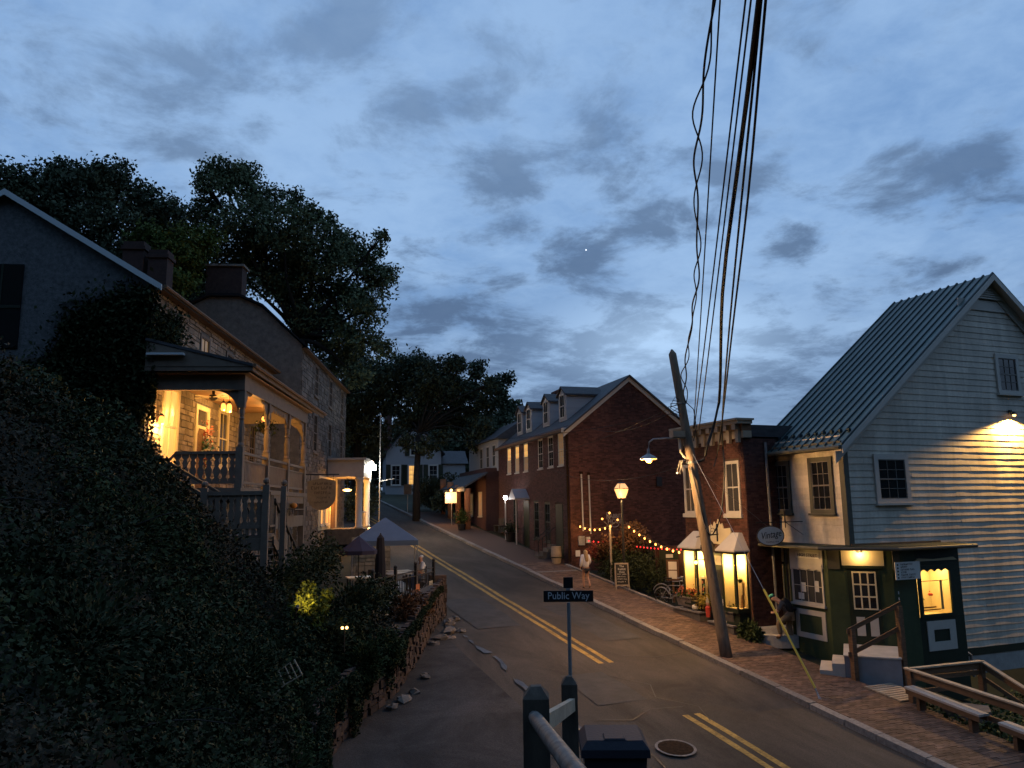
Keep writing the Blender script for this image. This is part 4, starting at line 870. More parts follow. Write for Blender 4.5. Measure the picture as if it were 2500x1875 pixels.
# things shown in the bays
MB(FSH).box(.42, .64, .05, .07, 3.5, 4.45).build('picture', 'pale_board', b1); MB(FSH).lathe((.22, .3, 4.28), [(.03, 0), (.07, .05), (.09, .12), (.03, .13)], 8).build('hanging_plant', 'leaf_light', b1)
MB(FSH).prism([(.2, 3.44), (.34, 3.44), (.28, 3.85), (.24, 3.88)], .2, .23).build('picture', 'wood_rail', b1)
pic = MB(FSH).box(2.42, 2.74, .10, .13, 3.5, 4.3).build('picture', 'sign_white', b2); MB(FSH).box(2.47, 2.69, .131, .14, 3.56, 4.22).build('print', 'sign_black', pic)
for k, (x, z, mt) in enumerate([(2.52, 3.7, 'teal'), (2.6, 3.85, 'pink'), (2.53, 4.0, 'teal'), (2.62, 4.1, 'pink'), (2.55, 3.95, 'cream')]): MB(FSH).box(x-.04, x+.04, .141, .145, z-.05, z+.05).build('print_patch', mt, pic)
MB(FSH).box(2.85, 3.15, .02, .05, 3.46, 4.2).build('picture', 'pale_board', b2)
sd = MB(FSH).box(1.05, 2.15, -.02, .03, 2.7, 5.2).build('shop_door', 'green_paint', bs)
MB(FSH).box(1.3, 1.9, .031, .045, 3.7, 4.6).build('pane', 'pane_dim', sd); MB(FSH).box(1.15, 2.05, .031, .045, 4.78, 5.1).build('transom', 'cream', sd)
sg = thing('scalloped_sign', 'white cut-out signboard with leafy top on the brick shop wall', 'sign', FSH(1.5, .02, 5.5))
MB(FSH).prism([(.85, 5.6), (1.2, 5.5), (2.2, 5.55), (2.25, 6.1), (2.05, 6.22), (1.95, 6.12), (1.85, 6.32), (1.72, 6.2), (1.62, 6.42), (1.5, 6.2), (1.38, 6.28), (1.3, 6.08), (.9, 6.12)], .02, .06).build('board', 'cream', sg)
hs = thing('round_sign', 'round hanging sign with ironwork on an arm over the brick shop door', 'sign', FSH(1.7, .5, 5.2))
FHS = Frame((0, 23.75), 90); m = MB(FHS)
m.tube([(17.46, 0, 5.88), (16.5, 0, 5.80)], .02); m.tube([(17.4, 0, 5.62), (17.4, 0, 6.25)], .025); m.tube([(16.95+.28*math.cos(2*math.pi*i/20), 0, 5.42+.28*math.sin(2*math.pi*i/20)) for i in range(21)], .022, 5)
m.tube([(17.2+.1*math.cos(a)*(1-a/8), 0, 6.02+.1*math.sin(a)*(1-a/8)) for a in [k*.5 for k in range(13)]], .01, 4); m.build('bracket', 'iron', hs)
MB(FHS).prism([(16.95+.25*math.cos(2*math.pi*i/20), 5.42+.25*math.sin(2*math.pi*i/20)) for i in range(20)], -.01, .01).build('face', 'sign_tan', hs)
dl = thing('door_lamp', 'small lit lamp by the door between the two bay windows', 'lamp', FSH(2.28, .45, 4.7))
MB(FSH).tube([(2.25, 0, 4.95), (2.25, .62, 4.95)], .015).build('arm', 'iron', dl); MB(FSH).ball((2.25, .64, 4.86), .07).build('bulb', 'globe', dl); MB(FSH).lathe((2.25, .64, 4.95), [(.10, -.02), (.03, .05)], 8).build('shade', 'iron', dl)
light('POINT', FSH(2.25, .72, 4.82), 14, WARM, .07, parent=dl)
MB(FSD).tube([(.9, .08, 9.1), (.95, .08, 2.6)], .05, 7).build('downspout', 'galv', bs)

# ------------------------------------------------------------------ long brick building with dormers
tb = thing('brick_building', 'long dark red brick building with white dormers and a broad blank gable', 'building', (17.2, 35.5, gz(35.5)))
FT = Frame((17.2, 35.5), 6, -1); FTG = Frame((17.2, 35.5), 96)
TW, TE_, TR, TL = 6.9, 11.0, 13.75, 14.2
MB(FTG).prism([(0.2, 2.5), (TW-.02, 2.5), (TW-.02, TE_), (TW/2, TR-.1), (0.2, TE_)], -TL, -.0305).build('wall', 'mortar', tb)
tsl = (TR-TE_)/(TW/2)
masonry(tb, FTG, 0, TW, 3.3, TR-.1, .215, .078, .011, 'brick_red', ('brick', 'brickwork'), prof=lambda z: (0, TW) if z < TE_ else ((z-TE_)/tsl, TW-(z-TE_)/tsl), seed=6)
th = []
ws = [(.75, 1.65), (2.45, 3.35), (4.3, 5.2), (7.2, 8.1), (9.1, 10.0), (11.0, 11.9)]
for a, b in ws: th.append((a, b, 9.05, 10.75))
low = [(1.1, 2.3, 4.3, 7.1), (3.2, 4.2, 5.0, 7.2), (5.2, 6.2, 5.1, 7.3), (7.1, 8.3, 4.6, 7.4), (9.6, 10.6, 5.4, 7.5)]
masonry(tb, FT, 0, TL, 3.4, TE_, .215, .078, .011, 'brick_dark', ('brick', 'brickwork'), holes=th+low, seed=7, nparts=0, d0=-.06)
MB(FT).box(0.02, TL, -.3, -.05, 3, TE_-.02).build('wall', 'mortar', tb)
for k, (a, b) in enumerate(ws):
    if k in (3, 4, 5): window(tb, FT, a, b, 9.05, 10.75, 3, 4, d=-.03, pane='lit_warm', lower='lit_dim', case=.07, top='brick_dark')
    else: window(tb, FT, a, b, 9.05, 10.75, 2, 4, d=-.03, pane='lit_dim' if k == 0 else 'pane_dark', case=.07, top='brick_dark')
for k, (a, b, z0, z1) in enumerate(low):
    if k in (1, 2, 4): window(tb, FT, a, b, z0+.02, z1-.02, 2, 4, d=-.03, trim='green_dark', case=.1)
    else: MB(FT).box(a+.05, b-.05, -.04, .02, z0, z1-.05).build('door', 'green_dark', tb)
for sg in (1, -1):
    f = lambda t, h: (TW/2-sg*(TW/2+.3)*t, TR+.02-(TR-TE_+.3*tsl)*t+h)
    (x0, z0), (x1, z1) = f(0, 0), f(1, 0)
    MB(FTG).prism([(x0, z0), (x1, z1), (x1, z1-.10), (x0, z0-.10)], -TL-.2, .22).build('roof', 'slate', tb)
    MB(FTG).prism([(x0, z0-.11), (x1, z1-.11), (x1, z1-.34), (x0, z0-.34)], .02, .10).build('barge_board', 'trim_white', tb)
MB(FT).box(-.1, TL, .04, .34, TE_-.26, TE_-.12).build('eave_board', 'wood_rail', tb); MB(FT).box(-.14, .06, .02, .36, TE_-.32, TE_-.10).build('eave_return', 'trim_white', tb)
MB(FT).tube([(.12, .07, TE_-.3), (.12, .07, 4.2)], .05, 6).build('downspout', 'iron_brown', tb)
def dormer(s, d0=-.62, wdt=.62, z0=11.55, zt=13.0):
    """d0 = how far behind the wall face its front stands"""
    dk = -(zt-TE_)/tsl-.3
    f = MB(FT); f.prism([(s-wdt, z0), (s+wdt, z0), (s+wdt, zt), (s, zt+.38), (s-wdt, zt)], dk, d0); o = f.build('dormer', 'siding_far', tb)
    for i in range(9):
        z = z0+.1+i*.155
        if z < zt-.1: MB(FT).hexa([(s-wdt-.022, dk, z), (s-wdt+.01, dk, z), (s-wdt+.01, d0+.0, z), (s-wdt-.022, d0, z), (s-wdt-.004, dk, z+.15), (s-wdt+.01, dk, z+.15), (s-wdt+.01, d0, z+.15), (s-wdt-.004, d0, z+.15)]).build('clapboard', 'siding_far', o)
    MB(FT).prism([(s-wdt-.14, zt-.10), (s, zt+.39), (s+wdt+.14, zt-.10), (s+wdt+.14, zt-.02), (s, zt+.48), (s-wdt-.14, zt-.02)], dk, d0+.12).build('dormer_roof', 'slate', o)
    m = MB(FT); a, b, c, e = s-.33, s+.33, z0+.22, zt-.05
    m.box(a-.09, a, d0, d0+.04, c-.05, e+.09).box(b, b+.09, d0, d0+.04, c-.05, e+.09).box(a, b, d0, d0+.04, e, e+.09).box(a, b, d0, d0+.04, c-.08, c).box(a, b, d0, d0+.03, (c+e)/2-.025, (c+e)/2+.025).box((a+b)/2-.015, (a+b)/2+.015, d0, d0+.025, c, e).build('window_frame', 'trim_white', o)
    MB(FT).box(a, b, d0, d0+.01, c, e).build('pane', 'pane_dark', o)
for s in (2.55, 5.45, 8.95, 11.0): dormer(s)
MB(FT).box(7.3, 8.9, -3.0, -2.2, 12.4, 13.95).box(7.22, 8.98, -3.06, -2.14, 13.955, 14.1).build('chimney', 'brick_dark', tb)
# things fixed to the gable
for s, zb, zt_ in ((.62, 5.7, 8.55), (1.02, 5.55, 8.5)):
    MB(FTG).tube([(s, .06, zt_), (s+.03, .06, zb)], .04, 7).build('white_pipe', 'trim_white', tb)
    MB(FTG).box(s-.07, s+.07, .0, .12, zt_+.003, zt_+.13).build('pipe_box', 'iron_brown', tb)
MB(FTG).box(.35, .68, .02, .16, 5.0, 5.45).build('meter_box', 'galv', tb); MB(FTG).box(.78, .98, .02, .14, 5.1, 5.4).build('meter_box', 'trim_white', tb); MB(FTG).box(.22, .46, .018, .03, 4.45, 4.75).build('notice', 'sign_white', tb)
MB(FTG).box(4.8, 5.1, .02, .12, 7.9, 8.4).build('vent', 'iron', tb)
rs = thing('shop_name_sign', 'pale quirky raised lettering fixed to the brick gable above the string lights', 'sign', FTG(2.3, .05, 5.7))
text('R', rs, FTG(2.02, .03, 6.42), FTG.u, (0, 0, 1), .52, 'sign_pale', sx=.6); text('ABBIT', rs, FTG(2.44, .03, 6.40), FTG.u, (0, 0, 1), .32, 'sign_pale', sx=.75); text('HOLE', rs, FTG(2.38, .03, 6.14), FTG.u, (0, 0, 1), .32, 'sign_pale', sx=.95)
MB(FTG).tube([(2.38+.24*math.cos(R(a)), .04, 6.06+.2*math.sin(R(a))) for a in range(200, 341, 14)], .022, 5).build('flourish', 'sign_pale', rs); scribble(rs, FTG, 2.12, 2.75, 5.70, .08, .03, 'sign_tan', 77)
# white post lamp and little hooded doorway on its street side
pl = thing('post_lamp', 'small white globe lamp on a white post before the brick building', 'lamp', FT(9.2, .9, gz(44.8)+.1))
MB(FT).tube([(9.2, .9, gz(44.8)+.1), (9.2, .9, 7.35)], .05, 7).build('post', 'trim_white', pl); MB(FT).ball((9.2, .9, 7.5), .13, 10).build('globe', 'bulb_white', pl); light('POINT', FT(9.2, 1.1, 7.5), 30, (.95, .95, 1), .13, parent=pl)
hd = MB(FT).prism([(7.0, 7.45), (8.5, 7.45), (7.75, 8.0)], 0.0, .9); hd = hd.build('door_hood', 'siding_far', tb); MB(FT).box(7.0, 8.5, .0, .92, 7.36, 7.448).build('hood_board', 'trim_white', hd)
MB(FT).tube([(7.1, .82, 7.36), (7.1, .82, gz(43)+.1)], .04, 6).build('hood_post', 'trim_white', hd)
tk = thing('flower_tub', 'large dark round tub planted full beside the brick building wall', 'planter', FT(8.4, .8, gz(43.9)+.12))
MB(FT).lathe((8.4, .8, gz(43.9)+.12), [(.28, 0), (.36, .5), (.38, .55)], 10).build('tub', 'iron', tk)
gg = np.random.default_rng(4); c = np.array(FT(8.4, .8, gz(43.9)+.9)); leafmesh('foliage', c+gg.normal(size=(500, 3))*[.2, .2, .18], .06, 'leaf_ivy', tk)
wb = thing('barrel', 'upright wooden barrel planter against the brick building corner', 'barrel', FT(1.0, .45, gz(36.5)+.12)); MB(FT).lathe((1.0, .45, gz(36.5)+.12), [(.22, 0), (.28, .35), (.28, .5), (.24, .85)], 12).build('staves', 'wood_pale', wb)
MB(FT).lathe((1.0, .45, gz(36.5)+.4), [(.289, 0), (.289, .05)], 12).build('hoop', 'iron', wb)
st = MB(FT)
for i in range(4): st.box(2.3, 3.1, .0, 1.0-i*.25, gz(38)+.1+i*.18, gz(38)+.1+(i+1)*.18)
st.build('steps', 'stone_dark', tb)
m = MB(FT)
for s in (2.3, 3.1):
    m.tube([(s, 1.0, gz(38)+1.0), (s, .05, gz(38)+1.75)], .02, 5)
    for q in range(5): d = .05+q*.235; m.tube([(s, d, gz(38)+.9-q*.16), (s, d, gz(38)+1.72-q*.18)], .012, 4)
m.build('step_railing', 'iron', tb)
# ------------------------------------------------------------------ lantern post, garden, string lights
lp = thing('lantern_post', 'black lantern lamp post with a glowing tapered glass head by the hedge', 'street lamp', (17.32, 30.4, gz(30.4)))
X, Y, Z = 17.28, 30.4, gz(30.4)
MB().lathe((X, Y, Z), [(.16, 0), (.15, .15), (.09, .25), (.07, .8), (.085, .85), (.055, .9), (.045, 3.75), (.07, 3.8), (.05, 3.9)], 10).build('post', 'iron', lp)
def rot4(z, r): return [(X+r*math.cos(R(45+90*i)), Y+r*math.sin(R(45+90*i)), z) for i in range(4)]
zb = 7.26
MB().hexa(rot4(zb, .17)+rot4(zb+.42, .33)).build('glass_body', 'lantern_glass', lp)
MB().hexa(rot4(zb+.445, .33)+rot4(zb+.66, .17)).build('glass_top', 'lantern_glass', lp)
m = MB()
for a, b in zip(rot4(zb, .175), rot4(zb+.43, .34)): m.tube([a, b], .014, 4)
for a, b in zip(rot4(zb+.44, .34), rot4(zb+.67, .175)): m.tube([a, b], .014, 4)
for zz, r in ((zb, .175), (zb+.43, .345), (zb+.67, .175)):
    q = rot4(zz, r)
    for i in range(4): m.tube([q[i], q[(i+1) % 4]], .016, 4)
m.hexa(rot4(zb+.675, .19)+rot4(zb+.72, .10)); m.ball((X, Y, zb+.77), .045, 6); m.build('lantern_frame', 'iron', lp)
MB().ball((X, Y, zb+.17), .085, 8).build('bulb', 'globe', lp)
light('POINT', (X-.3, Y-.3, zb+.1), 120, (1, .56, .2), .12, parent=lp)
light('POINT', (X+.32, Y+.32, zb+.1), 120, (1, .56, .2), .12, parent=lp)
def bulb_string(name, label, A, B_, sag, n, mt, watt, col, rad=.042, drop=.07, skip=()):
    t = thing(name, label, 'string lights', A, None); A, B_ = Vector(A), Vector(B_); P = []
    for i in range(25): q = i/24; P.append(A.lerp(B_, q)-Vector((0, 0, sag*4*q*(1-q))))
    MB().tube(P, .008, 4).build('cord', 'cable', t)
    b = MB().ball((0, 0, 0), rad, 7, (1, 1, 1.25)); me = None
    for i in range(n):
        if i in skip: continue
        q = (i+.5)/n; p = A.lerp(B_, q)-Vector((0, 0, sag*4*q*(1-q)+drop))
        if me is None:
            bb = MB().ball(tuple(p), rad, 7, (1, 1, 1.25)); o = bb.build('bulb', mt, t); me = o.data; p0 = p
        else:
            o = bpy.data.objects.new('bulb', me); COL.objects.link(o); o.parent = t; o.location = p-p0; LOC[o.name] = LOC[t.name]
        if watt: light('POINT', p-Vector((.06, .08, .05)), watt, col, .05, parent=t)
    return t
bulb_string('string_lights', 'warm bulbs strung from the gable wall to the garden post', FTG(.35, .1, 6.05), (17.25, 31.2, 6.15), .22, 7, 'bulb', 7, AMBER)
bulb_string('string_lights', 'warm bulbs strung from the garden post down to the bay window', (17.35, 30.6, 6.35), FSH(3.5, .1, 5.15), .28, 12, 'bulb', 7, AMBER, skip=(0,))
bulb_string('red_string_lights', 'tiny red bulbs strung low along the fence right of the lantern post', (18.0, 30.6, 5.2), (18.6, 27.2, 5.2), .04, 15, 'bulb_red', .10, (1, .08, .06), rad=.028)
bulb_string('red_string_lights', 'few red bulbs strung low against the gable behind the walking woman', (17.5, 34.4, 5.35), (18.3, 33.4, 5.3), .05, 5, 'bulb_red', .15, (1, .08, .06), rad=.032)
gp_ = thing('garden_light_post', 'pale wooden post crowned with three warm bulbs in the garden', 'lamp', (17.3, 31.6, gz(31.6)))
MB().tube([(17.3, 31.6, gz(31.6)), (17.3, 31.6, 6.1)], .05, 6).build('post', 'wood_pale', gp_)
for dx, dy, dz in ((-.28, .2, .25), (0, 0, .52), (.3, -.2, .2)):
    MB().tube([(17.3, 31.6, 6.0), (17.3+dx*.6, 31.6+dy*.6, 6.05+dz*.5), (17.3+dx, 31.6+dy, 6.05+dz)], .012, 4).build('arm', 'iron', gp_); MB().ball((17.3+dx, 31.6+dy, 6.1+dz), .05, 7).build('bulb', 'bulb', gp_)
light('POINT', (17.1, 31.3, 6.5), 30, AMBER, .1, parent=gp_)
# back fence and small door hut in the garden
fn = thing('garden_fence', 'weathered board fence at the back of the garden', 'fence', (19.5, 33, gz(33)))
FF = Frame((18.7, 34.4), 155)
for i in range(40): piece(FF, 'fence_board', 'wood_rail', fn, i*.2, i*.2+.188, 0, .025, gz(33-.5*i*.2)+.1, gz(31)+1.75+rnd.uniform(-.03, .03)-i*.018)
gdoor = thing('garden_door', 'dark little garden door with a pale notice and a round lamp beside it', 'door', (19.6, 30.2, gz(30)))
FD = Frame((18.3, 29.4), 112)
MB(FD).box(0, 2.6, -.2, 0, gz(29)-.2, gz(29)+2.05).build('wall', 'brick_red', gdoor); MB(FD).box(.15, .95, .002, .06, gz(29), gz(29)+1.9).build('leaf', 'green_dark', gdoor)
MB(FD).box(.42, .72, .062, .07, gz(29)+1.55, gz(29)+1.7).box(.5, .64, .062, .07, gz(29)+1.1, gz(29)+1.45).build('notice', 'sign_white', gdoor)
gl = thing('garden_globe', 'round warm lamp glowing on the garden wall near the bicycles', 'lamp', FD(1.35, .15, gz(29)+1.6)); MB(FD).ball((1.35, .14, gz(29)+1.72), .10, 10).build('globe', 'globe', gl); MB(FD).tube([(1.35, 0, gz(29)+1.78), (1.35, .1, gz(29)+1.78)], .02, 5).build('arm', 'iron', gl)
light('POINT', FD(1.35, .32, gz(29)+1.72), 16, WARM, .1, parent=gl)
mc = thing('menu_case', 'framed menu case with two pale sheets on a garden post', 'notice board', (18.0, 27.75, gz(27.7)))
FM = Frame((17.85, 27.9), 128); MB(FM).box(0, .5, 0, .06, 3.88, 4.72).build('case', 'sign_frame', mc); MB(FM).box(.08, .42, .061, .066, 4.32, 4.64).box(.08, .42, .061, .066, 3.96, 4.28).build('sheet', 'sign_white', mc)
MB(FM).box(.2, .28, -.08, -.002, gz(27.7), 4.7).build('post', 'wood_rail', mc)
def bush(name, label, blobs, n, size, mat, cat='bush', stem=True, seed=1, group=None):
    g = np.random.default_rng(seed); b = blobs[0]; t = thing(name, label, cat, (b[0], b[1], min(q[2]-q[3] for q in blobs)), group); tot = sum(q[3]**2 for q in blobs); C_ = []
    for x, y, z, r, *sq in blobs:
        k = int(n*r*r/tot); v = g.normal(size=(k, 3)); v /= np.linalg.norm(v, axis=1)[:, None]; rr = r*(g.random(k)**.45)[:, None]; lump = 1+.16*np.sin(v[:, :1]*7+x)*np.sin(v[:, 1:2]*6+y)+.10*np.sin(v[:, 2:]*9)
        C_.append(np.array([x, y, z])+v*rr*lump*np.array(sq[0] if sq else (1, 1, 1)))
    leafmesh('foliage', np.concatenate(C_), size, mat, t, seed=seed, flat=.15)
    if stem:
        m = MB(); gr = random.Random(seed)
        for q in blobs: m.tube([(q[0]+gr.uniform(-.05, .05), q[1], q[2]-q[3]*.95), (q[0]+gr.uniform(-.1, .1), q[1]+gr.uniform(-.1, .1), q[2]+q[3]*.3)], [.03, .01], 5)
        m.build('stems', 'bark', t)
    return t
bush('hedge', 'broad dark garden hedge beside the brick walk behind the lantern post', [(18.0, 33.0, 4.3, .75), (17.85, 32.0, 4.15, .8), (17.9, 31.2, 4.2, .85), (17.85, 30.2, 4.05, .85), (18.0, 29.4, 3.95, .8), (18.5, 30.8, 4.5, .95), (18.3, 32.2, 4.5, .8), (18.2, 28.6, 3.75, .6)], 13000, .05, 'leaf_ivy', seed=3)
bush('ornamental_maple', 'feathery reddish shrub rising behind the hedge near the lantern post', [(18.6, 31.8, 5.35, .75), (18.3, 31.0, 5.25, .6), (18.9, 32.2, 5.6, .6), (17.9, 32.8, 5.0, .6)], 4200, .07, 'leaf_brown', seed=5)
bush('red_flowering_shrub', 'low shrub flecked with red leaves at the gable corner', [(17.6, 33.6, 4.75, .45), (18.1, 33.1, 5.0, .5), (18.4, 32.6, 5.1, .45)], 1700, .06, 'leaf_red', seed=6)
# A-board
ab = thing('a_board', 'wooden framed chalkboard sign standing on the walk by the hedge', 'sign', (16.86, 29.98, gz(29.98)+.12))
FA = Frame((16.62, 30.08), 112); z = gz(30)+.13; k = .16
def lean(s0, s1, z0, z1, o0, o1): return [(s0, o0-z0*k+.2, z+z0), (s1, o0-z0*k+.2, z+z0), (s1, o1-z0*k+.2, z+z0), (s0, o1-z0*k+.2, z+z0), (s0, o0-z1*k+.2, z+z1), (s1, o0-z1*k+.2, z+z1), (s1, o1-z1*k+.2, z+z1), (s0, o1-z1*k+.2, z+z1)]
MB(FA).hexa(lean(.0, .05, 0, 1.12, 0, .03)).hexa(lean(.55, .60, 0, 1.12, 0, .03)).hexa(lean(.051, .549, 1.06, 1.12, 0, .03)).hexa(lean(.051, .549, .16, .22, 0, .03)).build('frame', 'wood_pale', ab)
MB(FA).hexa(lean(.05, .55, .221, 1.059, .004, .016)).build('board', 'sign_black', ab)
MB(FA).hexa([(0, -.2, z), (.05, -.2, z), (.05, -.17, z), (0, -.17, z), (0, -.0, z+1.1), (.05, -.0, z+1.1), (.05, .02, z+1.1), (0, .02, z+1.1)]).hexa([(.55, -.2, z), (.6, -.2, z), (.6, -.17, z), (.55, -.17, z), (.55, -.0, z+1.1), (.6, -.0, z+1.1), (.6, .02, z+1.1), (.55, .02, z+1.1)]).build('back_legs', 'wood_pale', ab)
for t, h, s_ in (('The', .98, .13), ('Rabbit', .86, .13), ('Hole', .74, .12)): text(t, ab, FA(.3, .2-h*k+.020, z+h), FA.u, Vector((0, 0, 1))-FA.n*k, s_, 'sign_white')
for i, h in enumerate((.62, .52, .42, .31)): scribble(ab, FA, .1, .5-.06*(i % 2), z+h, .055, .2-h*k+.012, 'sign_white', 90+i, 2)
# bicycles
def bicycle(x, y, az, label, mat='galv'):
    f = Frame((x, y), az); zb = gz(y)+.1; t = thing('bicycle', label, 'bicycle', (x, y, zb), 'bicycles parked by the garden'); r = .33
    for s in (-.52, .52):
        w_ = MB(f); w_.tube([(s+r*math.cos(2*math.pi*i/22), 0, zb+r+r*math.sin(2*math.pi*i/22)) for i in range(23)], .02, 6); wo = w_.build('wheel', 'rubber', t)
        q = MB(f)
        for i in range(10): a = math.pi*2*i/10; q.tube([(s, 0, zb+r), (s+r*math.cos(a), 0, zb+r+r*math.sin(a))], .0035, 3)
        q.lathe((s, 0, zb+r-.02), [(.03, 0), (.03, .04)], 6); q.build('spokes', 'steel', wo)
        MB(f).tube([(s+(r+.05)*math.cos(a), 0, zb+r+(r+.05)*math.sin(a)) for a in [R(20+14*i) for i in range(11)]], .022, 5).build('mudguard', 'steel', t)
    P = dict(bb=(-.08, 0, zb+.30), hd=(.36, 0, zb+.82), st=(-.2, 0, zb+.80), rr=(-.52, 0, zb+r), ff=(.52, 0, zb+r), hl=(.39, 0, zb+.66))
    m = MB(f)
    for a, b in (('bb', 'hl'), ('bb', 'st'), ('st', 'hd'), ('bb', 'rr'), ('st', 'rr'), ('hd', 'hl'), ('hl', 'ff')): m.tube([P[a], P[b]], .018, 6)
    m.build('bike_frame', mat, t)
    MB(f).tube([(-.2, 0, zb+.8), (-.22, 0, zb+.9)], .014, 5).box(-.36, -.10, -.07, .07, zb+.90, zb+.96).build('saddle', 'rubber', t)
    MB(f).tube([(.36, 0, zb+.82), (.34, 0, zb+.98)], .014, 5).tube([(.2, -.28, zb+1.0), (.34, -.2, zb+1.0), (.34, .2, zb+1.0), (.2, .28, zb+1.0)], .013, 5).build('handlebar', 'steel', t)
    MB(f).tube([(-.08, -.1, zb+.15), (-.08, -.07, zb+.15), (-.08, -.06, zb+.45), (-.08, .07, zb+.45)], .012, 4).build('pedals', 'steel', t)
    return t
bicycle(17.35, 26.75, 158, 'black bicycle with pale mudguards standing nearest the stone planter'); bicycle(17.85, 27.4, 140, 'dark bicycle leaning behind the nearer bicycle in the garden', 'iron'); bicycle(18.1, 26.9, 20, 'third bicycle half hidden against the left bay window', 'iron')
# planting bed and planters in front of the brick shop
bed = thing('planting_bed', 'stepped stone planting bed along the front of the brick shop', 'planter bed', (17.1, 24.6, gz(24.6)))
for (a, b, x0, h) in ((24.3, 26.0, 16.85, .24), (22.5, 23.9, 16.95, .22)):
    MB().hexa([(x0, a, gz(a)), (17.46, a, gz(a)), (17.46, b, gz(a)), (x0, b, gz(a)), (x0, a, gz(b)+h), (17.46, a, gz(b)+h), (17.46, b, gz(b)+h), (x0, b, gz(b)+h)]).build('kerb_block', 'stone_dark', bed)
    MB().box(x0-.04, 17.46, a-.04, b+.04, gz(b)+h+.002, gz(b)+h+.05).build('coping', 'granite', bed)
def trough(label, x, y, z, L, mat='stone_pale'):
    t = thing('stone_trough', label, 'planter', (x, y, z)); m = MB()
    m.hexa([(x-.14, y-L/2+.05, z), (x+.14, y-L/2+.05, z), (x+.14, y+L/2-.05, z), (x-.14, y+L/2-.05, z), (x-.2, y-L/2, z+.3), (x+.2, y-L/2, z+.3), (x+.2, y+L/2, z+.3), (x-.2, y+L/2, z+.3)]); m.build('trough', mat, t)
    MB().box(x-.23, x+.23, y-L/2-.03, y+L/2+.03, z+.3, z+.35).build('rim', mat, t); MB().box(x-.1, x+.1, y-.15, y+.15, z-.08, z+.0).build('foot', mat, t); return t
t1 = trough('pale stone trough of red flowers under the left bay window', 17.15, 25.45, gz(26)+.37, .95)
g = np.random.default_rng(8); leafmesh('foliage', np.array([17.15, 25.45, gz(26)+.8])+g.normal(size=(500, 3))*[.12, .28, .09], .05, 'leaf_ground', t1); leafmesh('flowers', np.array([17.13, 25.42, gz(26)+.92])+g.normal(size=(280, 3))*[.12, .26, .08], .045, 'flower_red', t1, seed=3)
t2 = trough('dark stone trough with a paper sign below the right bay window', 17.2, 22.9, gz(23.9)+.36, .7, 'stone_dark'); MB().box(17.18, 17.2, 22.95, 23.35, gz(23.9)+.75, gz(23.9)+1.05).build('paper_sign', 'sign_white', t2); leafmesh('foliage', np.array([17.2, 22.9, gz(23.9)+.75])+g.normal(size=(350, 3))*[.1, .2, .07], .045, 'leaf_ground', t2)
pk = thing('white_pumpkin', 'small white pumpkin beside the stone trough on the bed', 'pumpkin', (17.0, 24.75, gz(26)+.29)); MB().ball((17.0, 24.75, gz(26)+.40), .13, 12, (1, 1, .85)).build('body', 'pumpkin_white', pk, True); MB().tube([(17.0, 24.75, gz(26)+.5), (17.0, 24.76, gz(26)+.57)], .015, 5).build('stalk', 'wood_pale', pk)
mp_ = thing('mum_plant', 'round yellow chrysanthemum plant between the trough and the leaning pole', 'plant', (17.15, 24.35, gz(26)+.25)); MB().lathe((17.15, 24.4, gz(26)+.27), [(.12, 0), (.17, .25)], 10).build('pot', 'iron_brown', mp_); leafmesh('foliage', np.array([17.15, 24.4, gz(26)+.62])+g.normal(size=(600, 3))*[.14, .14, .12], .04, 'flower_yellow', mp_)
gn = thing('gnome', 'small garden gnome in red trousers by the chrysanthemum', 'garden gnome', (17.05, 24.02, gz(24)+.30)); MB().lathe((17.05, 24.05, gz(24.3)+.32), [(.08, 0), (.09, .2), (.1, .34), (.05, .4)], 9).build('coat', 'gnome_red', gn); MB().ball((17.05, 24.05, gz(24.3)+.78), .07, 8).build('head', 'skin', gn); MB().lathe((17.05, 24.05, gz(24.3)+.83), [(.075, 0), (.01, .2)], 8).build('hat', 'pale_board', gn)
bush('fern', 'low leafy fern at the foot of the brick shop corner', [(17.2, 22.0, gz(22)+.35, .38), (17.1, 21.6, gz(22)+.3, .3)], 700, .07, 'leaf_ground', 'plant', False, 9)
sp = thing('stone_stoop', 'low curved stone stoop between the brick shop and the corner shop', 'steps', (17.9, 22, gz(22)))
for i, (r, h) in enumerate(((1.75, .16), (1.35, .32))):
    P = [(18.9-r*math.cos(R(a))*1.0, 21.95+r*math.sin(R(a))*.62) for a in range(-70, 71, 10)]+[(18.88, 22.9), (18.88, 21.2)]
    MB().slab(P, gz(21)+.0, gz(22)+.13+h).build('step', 'concrete', sp)

# ------------------------------------------------------------------ steps, ramp railing and benches by the corner shop
ss = thing('shop_steps', 'white painted concrete steps with a grey side up to the green shop door', 'steps', FC(.6, 1.2, gz(18)))
MB(FC).box(.32, 1.78, .02, 1.98, 1.5, 2.62).build('landing', 'step_grey', ss); MB(FC).box(.30, 1.80, .02, 2.0, 2.622, 2.66).build('landing_top', 'step_white', ss)
for i, (s0, s1, zt) in enumerate(((-.02, .318, 2.42), (-.36, -.022, 2.22), (-.72, -.362, 2.04))): MB(FC).box(s0, s1, .62-.1*i, 2.0+.0*i, 1.5, zt).build('step', 'step_white', ss)
def beam(m, a, b, w_, h): # a plank on edge between two points
    a, b = Vector(a), Vector(b); t = (b-a).normalized(); sd = t.cross(Vector((0, 0, 1))).normalized()*w_/2; u = Vector((0, 0, h))
    m.hexa([a-sd, a+sd, b+sd, b-sd, a-sd+u, a+sd+u, b+sd+u, b-sd+u]); return m
rl = thing('step_handrail', 'brown wooden handrail on square posts climbing beside the white shop steps', 'railing', (17.26, 17.55, gz(17.5)))
P1, P2 = (17.26, 17.55), (18.42, 16.92)
